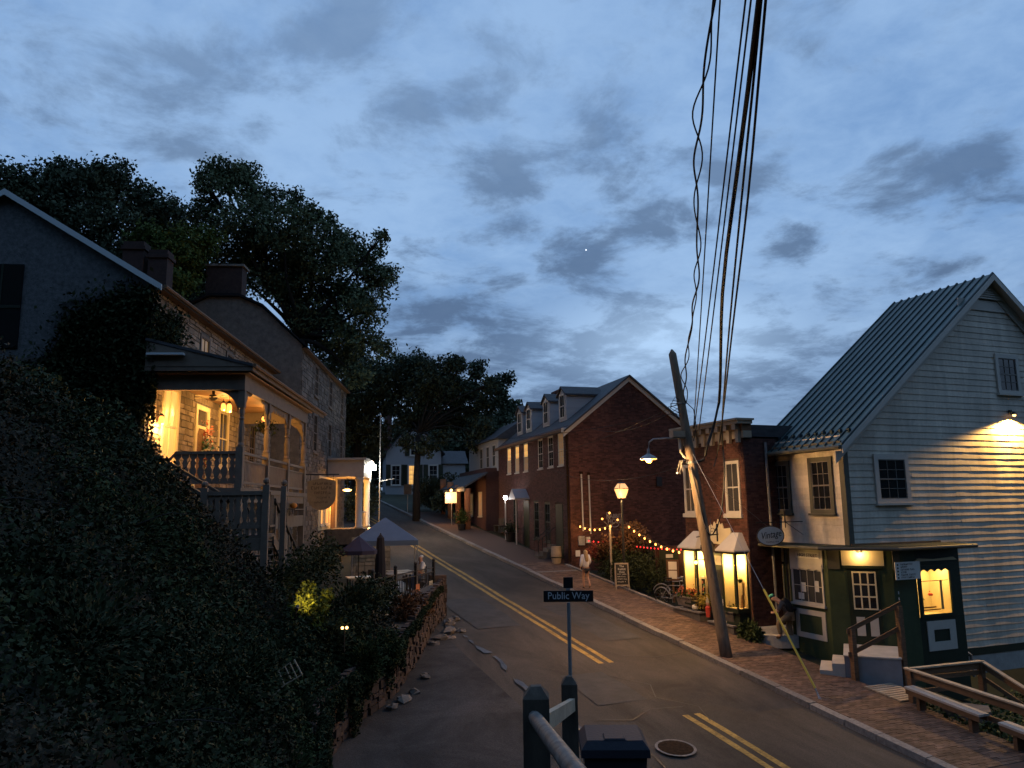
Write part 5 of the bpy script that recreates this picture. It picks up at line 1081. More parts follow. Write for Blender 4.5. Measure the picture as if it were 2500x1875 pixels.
for (x, y), z0, z1 in ((P1, 1.9, 3.42), (P2, 1.75, 4.05)): MB().box(x-.075, x+.075, y-.075, y+.075, z0, z1).build('post', 'wood_rail', rl)
for h0, h1, hh in ((3.36, 4.05, .13), (2.72, 3.42, .13)): beam(MB(), (P1[0]-.12, P1[1]+.06, h0-.08), (P2[0]+.05, P2[1]-.03, h1), .06, hh).build('rail', 'wood_rail', rl)
rr = thing('ramp_railing', 'brown wooden railing with flat cap round the ramp beside the benches', 'railing', (17.3, 15.7, gz(15.7)))
for x, y, z0, z1 in ((17.3, 15.7, 1.72, 2.62), (19.95, 15.75, 1.0, 2.58), (17.3, 12.6, 1.4, 2.3), (20.05, 14.2, .8, 2.0)): MB().box(x-.07, x+.07, y-.07, y+.07, z0, z1).build('post', 'wood_rail', rr)
for a, b in (((17.3, 15.85, 2.64), (17.3, 11.6, 2.28)), ((17.32, 15.70, 2.645), (20.02, 15.76, 2.60)), ((20.0, 15.74, 2.60), (20.15, 13.4, 1.55))): beam(MB(), a, b, .15, .04).build('cap', 'wood_pale', rr); beam(MB(), (a[0], a[1], a[2]-.17), (b[0], b[1], b[2]-.17), .05, .165).build('rail', 'wood_rail', rr)
for a, b in (((17.3, 15.6, 2.08), (17.3, 11.6, 1.70)), ((17.36, 15.66, 2.02), (18.7, 15.72, 2.0)), ((17.4, 15.72, 2.33), (19.9, 15.76, 2.28)), ((20.0, 15.7, 2.1), (20.12, 13.6, 1.1))): beam(MB(), a, b, .05, .12).build('rail', 'wood_rail', rr)
bw = thing('boardwalk', 'pale plank landing at the top of the ramp', 'boardwalk', (17.5, 16.4, gz(16.4)))
for i in range(9): piece(Frame((17.02, 15.8), 0, -1), 'plank', 'wood_pale', bw, i*.135, i*.135+.125, -.95, .02, gz(15.8+i*.135)+.14, gz(15.8+i*.135)+.17)
fs = thing('flat_stone', 'broad pale flat stone slab behind the nearer bench', 'stone slab', (18.4, 14.9, gz(14.9)-.1)); MB().slab([(17.75, 15.3), (18.7, 15.35), (19.0, 14.9), (18.5, 14.45), (17.8, 14.6)], gz(14.9)-.1, gz(14.9)+.14).build('slab', 'stone_pale', fs)
def bench(y0, y1, label):
    t = thing('bench', label, 'bench', (17.08, (y0+y1)/2, gz((y0+y1)/2)), 'plank benches along the brick walk')
    for x0, x1 in ((16.88, 17.04), (17.052, 17.21)):
        MB().hexa([(x0, y0, gz(y0)+.56), (x1, y0, gz(y0)+.56), (x1, y1, gz(y1)+.56), (x0, y1, gz(y1)+.56), (x0, y0, gz(y0)+.61), (x1, y0, gz(y0)+.61), (x1, y1, gz(y1)+.61), (x0, y1, gz(y1)+.61)]).build('seat_plank', 'wood_bench', t)
    for x0 in (16.89, 17.16): MB().hexa([(x0, y0+.02, gz(y0)+.44), (x0+.035, y0+.02, gz(y0)+.44), (x0+.035, y1-.02, gz(y1)+.44), (x0, y1-.02, gz(y1)+.44), (x0, y0+.02, gz(y0)+.557), (x0+.035, y0+.02, gz(y0)+.557), (x0+.035, y1-.02, gz(y1)+.557), (x0, y1-.02, gz(y1)+.557)]).build('apron', 'wood_rail', t)
    for y in (y0+.25, y1-.38): MB().box(16.93, 17.155, y, y+.09, gz(y)+.05, gz(y)+.555).build('leg', 'wood_rail', t)
    return t
bench(13.5, 15.55, 'long plank bench standing nearest the ramp railing post'); bench(10.9, 13.05, 'plank bench cut off by the lower right edge of the view')
def ground_cover():
    g = np.random.default_rng(3); n = 9000; x = 17.15+5*g.random(n)**1.3; y = 9+6.5*g.random(n); ok = ~((x > 17.7) & (x < 19.05) & (y > 14.4))
    x, y = x[ok], y[ok]; z = SL*y-.05+g.random(len(x))*.25*(.4+.6*np.abs(np.sin(x*3+y*2)))
    tag(leafmesh('ground_cover', np.stack([x, y, z], 1), .055, 'leaf_ground', seed=8, flat=.3), 'low leafy plants behind and under the benches', 'plants', kind='stuff')
ground_cover()
# ------------------------------------------------------------------ leaning utility pole, street lamp, cables
up_ = thing('utility_pole', 'tall weathered leaning utility pole at the kerb', 'utility pole', (15.12, 20.46, gz(20.46)))
PB, PT = Vector((15.12, 20.46, gz(20.46)-.1)), Vector((15.1, 22.62, 12.2))
def pole_at(z): return PB.lerp(PT, (z-PB.z)/(PT.z-PB.z))
MB().tube([PB.lerp(PT, i/12) for i in range(13)]+[PT+Vector((0, .03, .17))], [.185-.05*i/12 for i in range(13)]+[.03], 14).build('pole', 'pole_wood', up_, True)
MB().lathe(pole_at(8.35)-Vector((0, 0, .04)), [(.17, 0), (.175, .08)], 12).build('cable_band', 'steel', up_); MB().lathe(pole_at(10.4)-Vector((0, 0, .03)), [(.165, 0), (.165, .06)], 12).build('cable_band', 'steel', up_)
q = pole_at(9.3); MB().box(q.x-.62, q.x-.14, q.y-.12, q.y+.12, 9.2, 9.42).build('bracket_box', 'wood_pale', up_); MB().tube([(q.x-.3, q.y, 9.2), (q.x-.28, q.y, 8.7), (q.x-.1, q.y, 8.5)], .04, 6).build('insulator', 'trim_white', up_)
q = pole_at(8.35); m = MB()
for k in range(7): a = rnd.uniform(-.5, .1); m.tube([q+Vector((-.15, 0, .1)), q+Vector((-.35+a*.2, rnd.uniform(-.1, .1), .05)), q+Vector((-.35+a*.4, rnd.uniform(-.15, .15), -.15-.25*rnd.random()))], .012, 4)
m.build('splice_wires', 'cable_grey', up_); MB().ball(q+Vector((-.58, 0, -.35)), .04, 7).build('white_insulator', 'trim_white', up_)
sl_ = thing('street_lamp', 'street lamp on a curved arm of the leaning utility pole, glowing orange', 'street lamp', (13.5, 21.9, 8.5))
q = pole_at(9.15); MB().tube([(q.x-.1, q.y, 9.18), (14.3, q.y, 9.16), (13.75, q.y, 9.12), (13.6, q.y, 9.02), (13.55, q.y, 8.75)], .028, 7).build('arm', 'galv', sl_)
MB().lathe((13.55, q.y, 8.5), [(.30, -.05), (.29, -.02), (.20, .05), (.10, .10), (.05, .14), (.04, .3)], 16).build('reflector', 'galv', sl_); MB().lathe((13.55, q.y, 8.35), [(.24, .085), (.27, .10), (.27, .108)], 12).build('bowl', 'lamp_orange', sl_); MB().ball((13.60, q.y+.06, 8.405), .085, 10, (1.3, 1.3, .9)).build('bulb', 'lamp_orange', sl_)
light('POINT', (13.40, q.y-.14, 8.40), 1500, (1.0, .56, .22), .12, parent=sl_)
light('SPOT', (13.66, q.y, 8.40), 140, (1.0, .6, .25), .10, spot=60, parent=sl_, aim=pole_at(7.0), blend=.8)
def cable(name, label, pts, r, mat='cable', n=5, parent=None, group=None):
    P = [Vector(p) for p in pts]; Q = []
    for i in range(len(P)-1):   # Catmull-Rom through the points
        p0, p1, p2, p3 = P[max(i-1, 0)], P[i], P[i+1], P[min(i+2, len(P)-1)]; k = max(2, int((p2-p1).length/1.2))
        for j in range(k):
            t = j/k; Q.append(.5*((2*p1)+(p2-p0)*t+(2*p0-5*p1+4*p2-p3)*t*t+(3*p1-p0-3*p2+p3)*t**3))
    Q.append(P[-1]); o = MB().tube(Q, r, n).build(name, mat, parent); return tag(o, label, 'cable', group) if not parent else o
def over(att, top, k=.7):
    a, b = Vector(att), Vector(top); return [a, a.lerp(b, .35)-Vector((0, 0, .05)), a.lerp(b, .7)-Vector((0, 0, .04)), b, b+(b-a)*k]
def twisted():
    t = thing('twisted_cable', 'loosely twisted pair of black cables rising left of the other overhead wires', 'cable', tuple(pole_at(10.4)+Vector((.1, -.1, 0))))
    A, B_ = pole_at(10.4)+Vector((.12, -.1, 0)), Vector((7.39, 9.46, 15.21)); B2 = B_+(B_-A)*.7; sd = (B_-A).cross(Vector((0, 0, 1))).normalized()
    for ph in (0, 1):
        Q = []
        for i in range(160):
            q = i/159; p = A.lerp(B2, q); near = math.sin(math.pi*min(1, q*1.0)); amp = .04+.08*(math.sin(q*23)*math.sin(q*9)+.35 if ph else .25*math.sin(q*31))
            p = p+sd*amp*math.sin(q*60+ph*math.pi)+sd*.09*math.sin(q*17)+Vector((0, 0, .02*math.cos(q*60+ph*math.pi))); Q.append(p)
        MB().tube(Q, .022 if ph == 0 else .017, 5).build('strand', 'cable', t)
twisted()
q = pole_at(9.4)
cable('overhead_wire', 'thin single overhead wire just right of the twisted cable', over(q+Vector((.3, 0, .1)), (7.49, 9.36, 15.14)), .016)
cable('overhead_wire', 'left wire of the thin middle pair overhead', over(q+Vector((.42, .2, -.1)), (7.80, 9.12, 15.04)), .018)
cable('overhead_wire', 'right wire of the thin middle pair overhead', over(q+Vector((.62, .2, -.1)), (7.87, 9.07, 15.04)), .018)
q = pole_at(8.35); Bt = Vector((7.96, 8.99, 15.02)); A0 = Vector((15.75, 21.6, 9.3))
cable('thick_cable', 'thickest bundled black overhead cable curving down to the pole band', [q+Vector((.12, -.1, .02)), q+Vector((.35, -.2, .1)), Vector((15.55, 21.5, 8.9)), A0+Vector((0, -.6, 1.0)), A0.lerp(Bt, .45)+Vector((0, 0, .5)), A0.lerp(Bt, .75)+Vector((0, 0, .25)), Bt, Bt+(Bt-A0)*.7], .046, n=7)
Bt2 = Vector((7.99, 8.97, 15.00)); A1 = Vector((15.95, 21.2, 9.4)); q3 = pole_at(6.1)
cable('thick_cable', 'black overhead cable right of the thickest one, looping low round the pole', [pole_at(8.2)+Vector((-.16, -.1, 0)), pole_at(7.3)+Vector((-.12, -.22, 0)), q3+Vector((-.08, -.22, .1)), q3+Vector((.15, -.25, -.1)), Vector((15.6, 21.0, 6.7)), Vector((15.9, 21.1, 8.2)), A1, A1.lerp(Bt2, .3)+Vector((0, 0, .35)), A1.lerp(Bt2, .7)+Vector((0, 0, .2)), Bt2, Bt2+(Bt2-A1)*.7], .026)
cable('thick_cable', 'rightmost black overhead cable of the bundle', [Vector((15.7, 21.4, 8.2)), A1+Vector((-.1, 0, -.3)), A1.lerp(Bt2, .35)+Vector((.06, -.05, .3)), A1.lerp(Bt2, .7)+Vector((.1, -.06, .12)), Bt2+Vector((.05, -.05, 0)), Bt2+(Bt2-A1)*.7], .026)
cable('drop_cable', 'pale slack cable hanging down the side of the leaning pole', [pole_at(8.4)+Vector((-.2, -.15, 0)), pole_at(7.4)+Vector((-.2, -.25, 0)), pole_at(6.4)+Vector((-.14, -.25, 0)), pole_at(6.0)+Vector((.05, -.25, 0)), pole_at(6.5)+Vector((.22, -.15, 0))], .014, 'cable_grey')
m = MB(); q = pole_at(10.4)
for k in range(4): a = R(80*k); m.tube([q+Vector((.16, 0, 0)), q+Vector((-.3-.1*k, -.1, .2-.12*k)), q+Vector((-.5, -.1, -.1-.1*k)), q+Vector((-.15, -.1, -.25-.1*k))], .012, 4)
m.tube([q+Vector((.14, -.1, .02)), q+Vector((.42, -.1, -.2)), q+Vector((.5, -.1, -.8)), q+Vector((.35, -.1, -1.3))], .016, 5); m.build('slack_loops', 'cable', up_)
hp = pole_at(10.3); lpz = pole_at(8.35)
for nm, a, b, sg_, lab in ((0, hp+Vector((-.1, 0, .1)), FT(13.6, .4, 10.3), .7, 'thin service wire from the pole top to the far eave of the brick building'), (1, hp, FTG(1.2, .05, 10.9), .45, 'thin service wire from the pole to the brick gable'), (2, lpz, FT(2.0, .3, 8.9), .6, 'thin lit service wire from the pole to the street side of the brick building'), (3, hp+Vector((0, 0, -.2)), (6.0, 47, 12.0), 1.0, 'long thin wire crossing the street to the stone building')):
    A, B_ = Vector(a), Vector(b); cable('service_wire', lab, [A.lerp(B_, i/8)-Vector((0, 0, sg_*4*(i/8)*(1-i/8))) for i in range(9)], .009, 'cable')
gw = thing('guy_wire', 'steel guy wire of the pole with a bright yellow guard at its foot', 'guy wire', (15.11, 16.56, gz(16.56)))
A, B_ = Vector((15.11, 16.56, gz(16.56)+.1)), pole_at(8.9); MB().tube([A, B_], .008, 4).build('wire', 'steel', gw); c_ = A.lerp(B_, .04); MB().tube([c_, A.lerp(B_, .375)], .03, 8).build('guard', 'guard_yellow', gw); MB().tube([A-Vector((0, 0, .2)), c_], .016, 5).build('anchor', 'steel', gw)
A, B_ = Vector((15.5, 16.5, gz(16.5)+.1)), pole_at(8.2); cable('guy_strand', 'second thin guy strand running beside the yellow guarded one', [pole_at(8.2)+Vector((.1, 0, 0)), FSt(1.7, .4, 5.9)], .006, 'cable_grey')
# ------------------------------------------------------------------ foreground railing, street-name sign and bin
p1x, p1y, p2x, p2y = 1.80, 4.22, 2.98, 6.26
rf = thing('foreground_railing', 'weathered timber railing posts joined by a plank and a round pipe rail', 'railing', (p1x, p1y, bank(p1x, p1y)))
def fpost(x, y, z1, h):
    f = Frame((x, y), 24); m = MB(f); z0 = bank(x, y)-.3
    m.hexa([(-h, -h, z0), (h, -h, z0), (h, h, z0), (-h, h, z0), (-h, -h, z1-.06), (h, -h, z1-.06), (h, h, z1-.06), (-h, h, z1-.06)]); m.hexa([(-h, -h, z1-.06), (h, -h, z1-.06), (h, h, z1-.06), (-h, h, z1-.06), (-h+.045, -h+.045, z1), (h-.045, -h+.045, z1), (h-.045, h-.045, z1), (-h+.045, h-.045, z1)]); m.build('post', 'wood_post', rf)
fpost(p1x, p1y, 5.99, .074); fpost(p2x, p2y, 5.55, .068)
beam(MB(), (1.86, 4.30, 5.70), (2.98, 6.20, 5.28), .045, .10).build('plank', 'wood_pale', rf)
MB().tube([(1.755, 4.148, 5.809), (1.751, 4.134, 5.846), (1.725, 4.049, 5.857), (1.522, 3.404, 5.946), (1.302, 2.703, 6.042), (1.082, 2.001, 6.138)], [.02, .034, .038, .038, .038, .038], 10).build('pipe_rail', 'pipe_worn', rf, True)
beam(MB(), (1.9, 4.1, 4.7), (2.98, 6.1, 4.78), .045, .09).build('plank', 'wood_bench', rf)
sp_ = thing('street_name_sign', 'small black street name sign with white letters on a slim pole', 'sign', (3.04, 6.38, 4.4))
SX, SY = 3.07, 6.42; fS = Frame((SX, SY), 90+24)
MB(fS).tube([(0, 0, 4.2), (0, 0, 6.14)], .017, 8).build('pole', 'galv', sp_)
MB(fS).box(-.222, .222, -.006, .006, 6.145, 6.243).build('blade', 'sign_black', sp_); text('Public Way', sp_, fS(0, .008, 6.197), fS.u, (0, 0, 1), .088, 'sign_letter', sx=.93)
MB(fS).box(-.043, .043, -.006, .006, 6.265, 6.36).build('upper_plate', 'sign_black', sp_); MB(fS).box(-.02, .02, -.012, .012, 6.244, 6.264).build('bracket', 'galv', sp_)
bn = thing('litter_bin', 'dark plastic wheeled bin with a domed lid below the railing', 'bin', (3.71, 6.86, 4.0))
fB = Frame((3.71, 6.86), 24+90)
def ring(h, z, dd=0): return [(-h, -h+dd, z), (h, -h+dd, z), (h, h+dd, z), (-h, h+dd, z)]
MB(fB).hexa(ring(.22, 3.75)+ring(.285, 4.72)).build('body', 'plastic_bin', bn)
MB(fB).hexa(ring(.315, 4.722)+ring(.31, 4.79)).hexa(ring(.308, 4.791)+ring(.255, 4.86)).hexa(ring(.10, 4.861, .16)+ring(.09, 4.875, .16)).build('lid', 'plastic_bin', bn)
# ------------------------------------------------------------------ people
def walker():
    t = thing('person', 'woman in white jacket with long fair hair walking away up the brick walk', 'person', (15.55, 30.65, gz(30.65)+.12)); o = Vector((15.5, 30.6, gz(30.6)+.13)); f = Vector((.12, .99, 0)); s = Vector((.99, -.12, 0))
    def J(a, b, z, r): p = o+f*a+s*b; return (p.x, p.y, o.z+z, r)
    j = dict(pel=J(0, 0, .90, (.125, .10)), wst=J(.01, 0, 1.06, (.105, .085)), ch=J(.02, 0, 1.25, (.125, .095)), nk=J(.02, 0, 1.41, .05), hd0=J(.035, 0, 1.50, .075), hd1=J(.04, 0, 1.60, .07),
             hL=J(0, -.09, .86, .085), kL=J(.10, -.095, .47, .055), aL=J(.02, -.09, .09, .038), tL=J(.15, -.10, .035, .03), hR=J(0, .09, .86, .085), kR=J(.03, .09, .47, .055), aR=J(-.22, .09, .14, .038), tR=J(-.12, .10, .05, .03),
             sL=J(.02, -.15, 1.36, .05), eL=J(-.03, -.21, 1.10, .038), wL=J(.05, -.23, .87, .026), sR=J(.02, .15, 1.36, .05), eR=J(.0, .21, 1.11, .038), wR=J(.16, .19, .97, .026), gL=J(.07, -.23, .78, .024), gR=J(.23, .17, .98, .024))
    E_ = [('pel', 'wst'), ('wst', 'ch'), ('ch', 'nk'), ('nk', 'hd0'), ('hd0', 'hd1'), ('pel', 'hL'), ('hL', 'kL'), ('kL', 'aL'), ('aL', 'tL'), ('pel', 'hR'), ('hR', 'kR'), ('kR', 'aR'), ('aR', 'tR'), ('ch', 'sL'), ('sL', 'eL'), ('eL', 'wL'), ('wL', 'gL'), ('ch', 'sR'), ('sR', 'eR'), ('eR', 'wR'), ('wR', 'gR')]
    skinned('body', 'skin', t, j, E_, root='pel')
    def up(k, r, dz=0): p = j[k]; return (p[0], p[1], p[2]+dz, r)
    c = dict(a=up('pel', (.175, .15), -.07), b=up('wst', (.165, .14)), c=up('ch', (.17, .14), .02), n=up('nk', .09, -.02), sL=up('sL', .085), eL=up('eL', .065), wL=up('wL', .052, .03), sR=up('sR', .085), eR=up('eR', .065), wR=up('wR', .05))
    skinned('jacket', 'jacket_white', t, c, [('a', 'b'), ('b', 'c'), ('c', 'n'), ('c', 'sL'), ('sL', 'eL'), ('eL', 'wL'), ('c', 'sR'), ('sR', 'eR'), ('eR', 'wR')], root='a')
    skinned('shorts', 'shorts_dark', t, dict(p=up('pel', (.155, .13), -.05), l=up('hL', .11, -.09), r=up('hR', .11, -.09)), [('p', 'l'), ('p', 'r')], root='p')
    skinned('hair', 'hair_blonde', t, dict(a=J(.02, 0, 1.62, (.095, .10)), b=J(-.03, .0, 1.48, (.11, .085)), c=J(-.11, .01, 1.28, (.10, .05)), d=J(-.14, .02, 1.12, (.07, .03))), [('a', 'b'), ('b', 'c'), ('c', 'd')], root='a')
    skinned('shoes', 'shoe', t, dict(a=up('aL', .045, -.03), b=up('tL', .042)), [('a', 'b')]); skinned('shoes', 'shoe', t, dict(a=up('aR', .045, -.03), b=up('tR', .042)), [('a', 'b')])
walker()
def reader():
    o = Vector((18.02, 21.05, gz(21)+.13)); t = thing('person', 'man in a green cap stooping with a dark backpack, one foot on the stoop', 'person', tuple(o)); f = Vector((-.77, .64, 0)); s = Vector((.64, .77, 0))
    def J(a, b, z, r): p = o+f*a+s*b; return (p.x, p.y, o.z+z, r)
    j = dict(pel=J(-.06, 0, .95, (.14, .115)), wst=J(.02, 0, 1.10, (.125, .10)), ch=J(.15, 0, 1.28, (.15, .11)), nk=J(.27, 0, 1.39, .06), hd0=J(.37, 0, 1.44, .085), hd1=J(.44, 0, 1.50, .075), no=J(.47, 0, 1.40, .03),
             hL=J(-.05, -.1, .91, .10), kL=J(.30, -.11, .66, .065), aL=J(.24, -.11, .28, .045), tL=J(.40, -.11, .22, .035), hR=J(-.07, .1, .90, .10), kR=J(-.03, .11, .50, .065), aR=J(-.10, .11, .10, .045), tR=J(.05, .12, .035, .035),
             sL=J(.16, -.18, 1.31, .06), eL=J(.28, -.23, 1.06, .045), wL=J(.44, -.12, .98, .03), gL=J(.51, -.08, .99, .03), sR=J(.16, .18, 1.31, .06), eR=J(.27, .23, 1.05, .045), wR=J(.44, .12, .98, .03), gR=J(.51, .07, 1.0, .03))
    E_ = [('pel', 'wst'), ('wst', 'ch'), ('ch', 'nk'), ('nk', 'hd0'), ('hd0', 'hd1'), ('hd0', 'no'), ('pel', 'hL'), ('hL', 'kL'), ('kL', 'aL'), ('aL', 'tL'), ('pel', 'hR'), ('hR', 'kR'), ('kR', 'aR'), ('aR', 'tR'), ('ch', 'sL'), ('sL', 'eL'), ('eL', 'wL'), ('wL', 'gL'), ('ch', 'sR'), ('sR', 'eR'), ('eR', 'wR'), ('wR', 'gR')]
    skinned('body', 'skin', t, j, E_, root='pel')
    def up(k, r, dz=0): p = j[k]; return (p[0], p[1], p[2]+dz, r)
    skinned('shirt', 'shirt_grey', t, dict(a=up('pel', (.165, .14), .03), b=up('wst', (.155, .13)), c=up('ch', (.18, .14)), sL=up('sL', .085), eL=up('eL', .065), sR=up('sR', .085), eR=up('eR', .065)), [('a', 'b'), ('b', 'c'), ('c', 'sL'), ('sL', 'eL'), ('c', 'sR'), ('sR', 'eR')], root='a')
    skinned('trousers', 'khaki', t, dict(p=up('pel', (.165, .14), -.03), hL=up('hL', .125), kL=up('kL', .095), aL=up('aL', .075, .03), hR=up('hR', .125), kR=up('kR', .095), aR=up('aR', .075, .03)), [('p', 'hL'), ('hL', 'kL'), ('kL', 'aL'), ('p', 'hR'), ('hR', 'kR'), ('kR', 'aR')], root='p')
    for a in 'LR': skinned('shoe', 'shoe', t, dict(a=up('a'+a, .055, -.04), b=up('t'+a, .048)), [('a', 'b')])
    skinned('cap', 'cap_green', t, dict(a=J(.39, 0, 1.53, (.09, .085)), b=J(.46, 0, 1.545, (.075, .06)), c=J(.58, 0, 1.47, (.06, .015))), [('a', 'b'), ('b', 'c')], root='a')
    return t, J
rd, RJ = reader()
bp_ = thing('backpack', 'bulky dark backpack carried by the stooping man', 'backpack', RJ(-.14, 0, .95, 0)[:3])
skinned('bag', 'pack_dark', bp_, dict(a=RJ(-.14, 0, .98, (.17, .13)), b=RJ(-.06, 0, 1.16, (.21, .17)), c=RJ(.05, 0, 1.36, (.19, .15)), d=RJ(.12, 0, 1.46, (.12, .08))), [('a', 'b'), ('b', 'c'), ('c', 'd')], root='a')
skinned('pocket', 'pack_dark', bp_, dict(a=RJ(-.28, 0, 1.06, (.11, .07)), b=RJ(-.20, 0, 1.2, (.12, .08))), [('a', 'b')])
ph = thing('phone', 'bright phone held by the stooping man in the cap', 'phone', RJ(.55, 0, .98, 0)[:3]); fP = Frame(RJ(.53, 0, 0, 0)[:2], 40); z = RJ(0, 0, 1.0, 0)[2]; MB(fP).box(-.04, .04, -.005, .005, z, z+.14).build('case', 'iron', ph)

# ------------------------------------------------------------------ porch house on the left
FL = Frame((0.88, 22.98), 17.65)
ph_ = thing('porch_house', 'old stone house with a stucco gable and a two level timber porch, warmly lit', 'house', FL(0, -2.6, 4.5))
WD = -2.6; HL = 14.2; HR = 16.15; HE = 13.55; RW = -6.8
o2 = FL(-.15, WD, 0); FLG = Frame((o2.x, o2.y), 107.65)
MB(FLG).prism([(-8.4, 4.5), (0, 4.5), (0, HE), (-4.2, HR-.12), (-8.4, HE)], -HL, -.001).build('wall', 'stucco', ph_)
hs_ = (HR-HE)/4.2
for sg in (1, -1):
    f = lambda t, h: (-4.2+sg*(4.2+.32)*t, HR-(HR-HE+.32*hs_)*t+h)
    (x0, z0), (x1, z1) = f(0, 0), f(1, 0)
    MB(FLG).prism([(x0, z0), (x1, z1), (x1, z1-.09), (x0, z0-.09)], -HL-.1, .18).build('roof', 'slate', ph_)
    MB(FLG).prism([(x0, z0+.02), (x1, z1+.02), (x1, z1-.16), (x0, z0-.16)], .185, .225).build('barge_board', 'tin_pale', ph_)
MB(FL).box(-.2, HL, WD+.05, WD+.3, HE-.28, HE-.2).build('eave_board', 'wood_rail', ph_); MB(FL).tube([(-.2, WD+.36, HE-.2), (HL, WD+.36, HE-.2)], .06, 6).build('gutter', 'wood_rail', ph_)
fo = [(.95, 2.35, 8.2, 10.8), (3.8, 5.25, 7.6, 10.55), (6.3, 7.6, 8.5, 10.7), (3.95, 5.0, 11.6, 12.95), (6.9, 7.9, 11.6, 12.95), (1.2, 2.2, 11.6, 12.95), (10.5, 11.5, 8.5, 10.6), (10.5, 11.5, 11.6, 12.95)]
masonry(ph_, FL, 0, HL, 7.6, HE-.3, .42, .17, .03, 'stone', ('stone', 'stonework'), holes=fo, jit=.75, proud=WD+.04, d0=WD-.02, seed=12) if False else None
class Shift(Frame):
    def __init__(f, base, d): f.o = base.o+base.n*d; f.u = base.u; f.n = base.n
FLW = Shift(FL, WD)
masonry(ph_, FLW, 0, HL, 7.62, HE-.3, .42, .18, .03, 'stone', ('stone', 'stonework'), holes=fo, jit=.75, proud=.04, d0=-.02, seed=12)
window(ph_, FLW, .98, 2.32, 8.25, 10.78, 2, 2, d=.0, case=.13, proud=.07, trim='cream', pane='lit_curtain')
window(ph_, FLW, 6.33, 7.57, 8.52, 10.68, 2, 2, d=.0, case=.13, proud=.07, trim='cream', pane='pane_dim')
for a, b in ((3.97, 4.98), (6.92, 7.88), (1.22, 2.18)): window(ph_, FLW, a, b, 11.62, 12.93, 2, 2, d=.0, case=.1, proud=.06, trim='porch_wood', pane='lit_dim' if a > 3.5 and a < 5 else 'pane_dark')
window(ph_, FLW, 10.52, 11.48, 8.5, 10.6, 2, 4, d=0, case=.1, proud=.06, trim='porch_wood')
d_ = MB(FLW).box(3.83, 4.0, 0, .08, 7.62, 10.5).box(5.05, 5.22, 0, .08, 7.62, 10.5).box(4.0, 5.05, 0, .08, 10.35, 10.5).box(4.0, 5.05, 0, .06, 9.72, 9.82).build('door_frame', 'cream', ph_)
MB(FLW).box(4.0, 5.05, 0, .03, 9.821, 10.349).build('transom_pane', 'pane_dim', d_); MB(FLW).box(4.0, 5.05, 0, .04, 7.63, 9.72).build('door_leaf', 'wood_rail', d_)
MB(FLW).prism([(4.0, 9.72), (4.0, 9.4), (4.2, 9.719)], .041, .055).prism([(5.05, 9.72), (5.05, 9.4), (4.85, 9.719)], .041, .055).build('arch_corner', 'cream', d_)
wr = thing('flower_swag', 'tall swag of red, white and blue flowers hung on the porch door', 'wreath', FLW(4.75, .15, 8.5))
g = np.random.default_rng(6)
for k, (mt, zc, n_) in enumerate((('flower_red', 9.55, 60), ('sign_white', 9.2, 70), ('teal', 9.0, 50), ('flower_red', 8.75, 50), ('denim', 8.5, 50), ('leaf_light', 9.1, 80))):
    c = np.array(FLW(4.72, .16, zc))+g.normal(size=(n_, 3))*[.13, .08, .16]; leafmesh('flowers' if mt != 'leaf_light' else 'foliage', c, .055, mt, wr, seed=k)
# gable window
gwn = MB(FLG).box(-4.7, -3.58, .0, .05, 11.55, 13.98).build('gable_window', 'pane_dark', ph_); MB(FLG).box(-4.7, -3.58, .05, .07, 12.7, 12.78).box(-4.17, -4.12, .05, .065, 11.55, 13.98).build('sash', 'green_dark', gwn)
MB(FLG).box(-5.2, -2.6, .002, .05, 11.16, 11.26).build('belt_course', 'stone_dark', ph_)
for s, d, ww, zt in ((9.6, -6.2, .38, 17.65), (9.6, -7.2, .42, 18.0)):
    c = MB(FL).box(s-.35, s+.35, d-ww, d+ww, 14.2, zt).build('chimney', 'chimney_brick', ph_); MB(FL).box(s-.42, s+.42, d-ww-.07, d+ww+.07, zt-.35, zt-.2).build('chimney_band', 'chimney_brick', c)
# porch
pf = MB(FL).box(-.25, 9.2, WD, .12, 7.46, 7.6).build('porch_floor', 'porch_wood', ph_); MB(FL).box(-.2, 9.15, .0, .08, 7.2, 7.455).build('floor_beam', 'porch_wood', pf)
pr = MB(FL); pr.hexa([(-.45, WD, 11.72), (11.3, WD, 11.72), (11.3, .36, 10.98), (-.45, .36, 10.98), (-.45, WD, 11.80), (11.3, WD, 11.80), (11.3, .36, 11.06), (-.45, .36, 11.06)]); pr = pr.build('porch_roof', 'slate', ph_)
MB(FL).box(-.40, 11.25, .30, .36, 10.86, 10.975).build('fascia', 'porch_wood', pr); MB(FL).tube([(-.45, .42, 11.0), (11.3, .42, 11.0)], .055, 6).build('gutter', 'wood_rail', pr)
MB(FL).prism([(-.40, 10.86), (-.34, 10.86), (-.34, 10.98), (-.40, 10.98)], WD, .295).build('end_fascia', 'porch_wood', pr)
MB(FL).hexa([(-.42, WD+.02, 10.98), (-.38, WD+.02, 10.98), (-.38, .3, 10.98), (-.42, .3, 10.98), (-.42, WD+.02, 11.70), (-.38, WD+.02, 11.70), (-.38, .3, 10.99), (-.42, .3, 10.99)]).build('end_gable', 'porch_wood', pr)
MB(FL).box(-.3, 9.2, WD+.02, .25, 10.80, 10.84).build('porch_ceiling', 'porch_ceiling', pr)
MB(FL).box(-.12, 9.1, -.09, .09, 10.36, 10.795).box(-.10, .08, WD+.02, -.092, 10.36, 10.795).box(8.9, 9.08, WD+.02, -.092, 10.36, 10.795).build('porch_beam', 'porch_wood', pr)
MB(FL).box(-.6, -.43, WD+.1, WD+1.1, 11.28, 11.34).build('pale_flashing', 'tin_pale', pr)
PS = (0, 2.95, 5.9, 8.85)
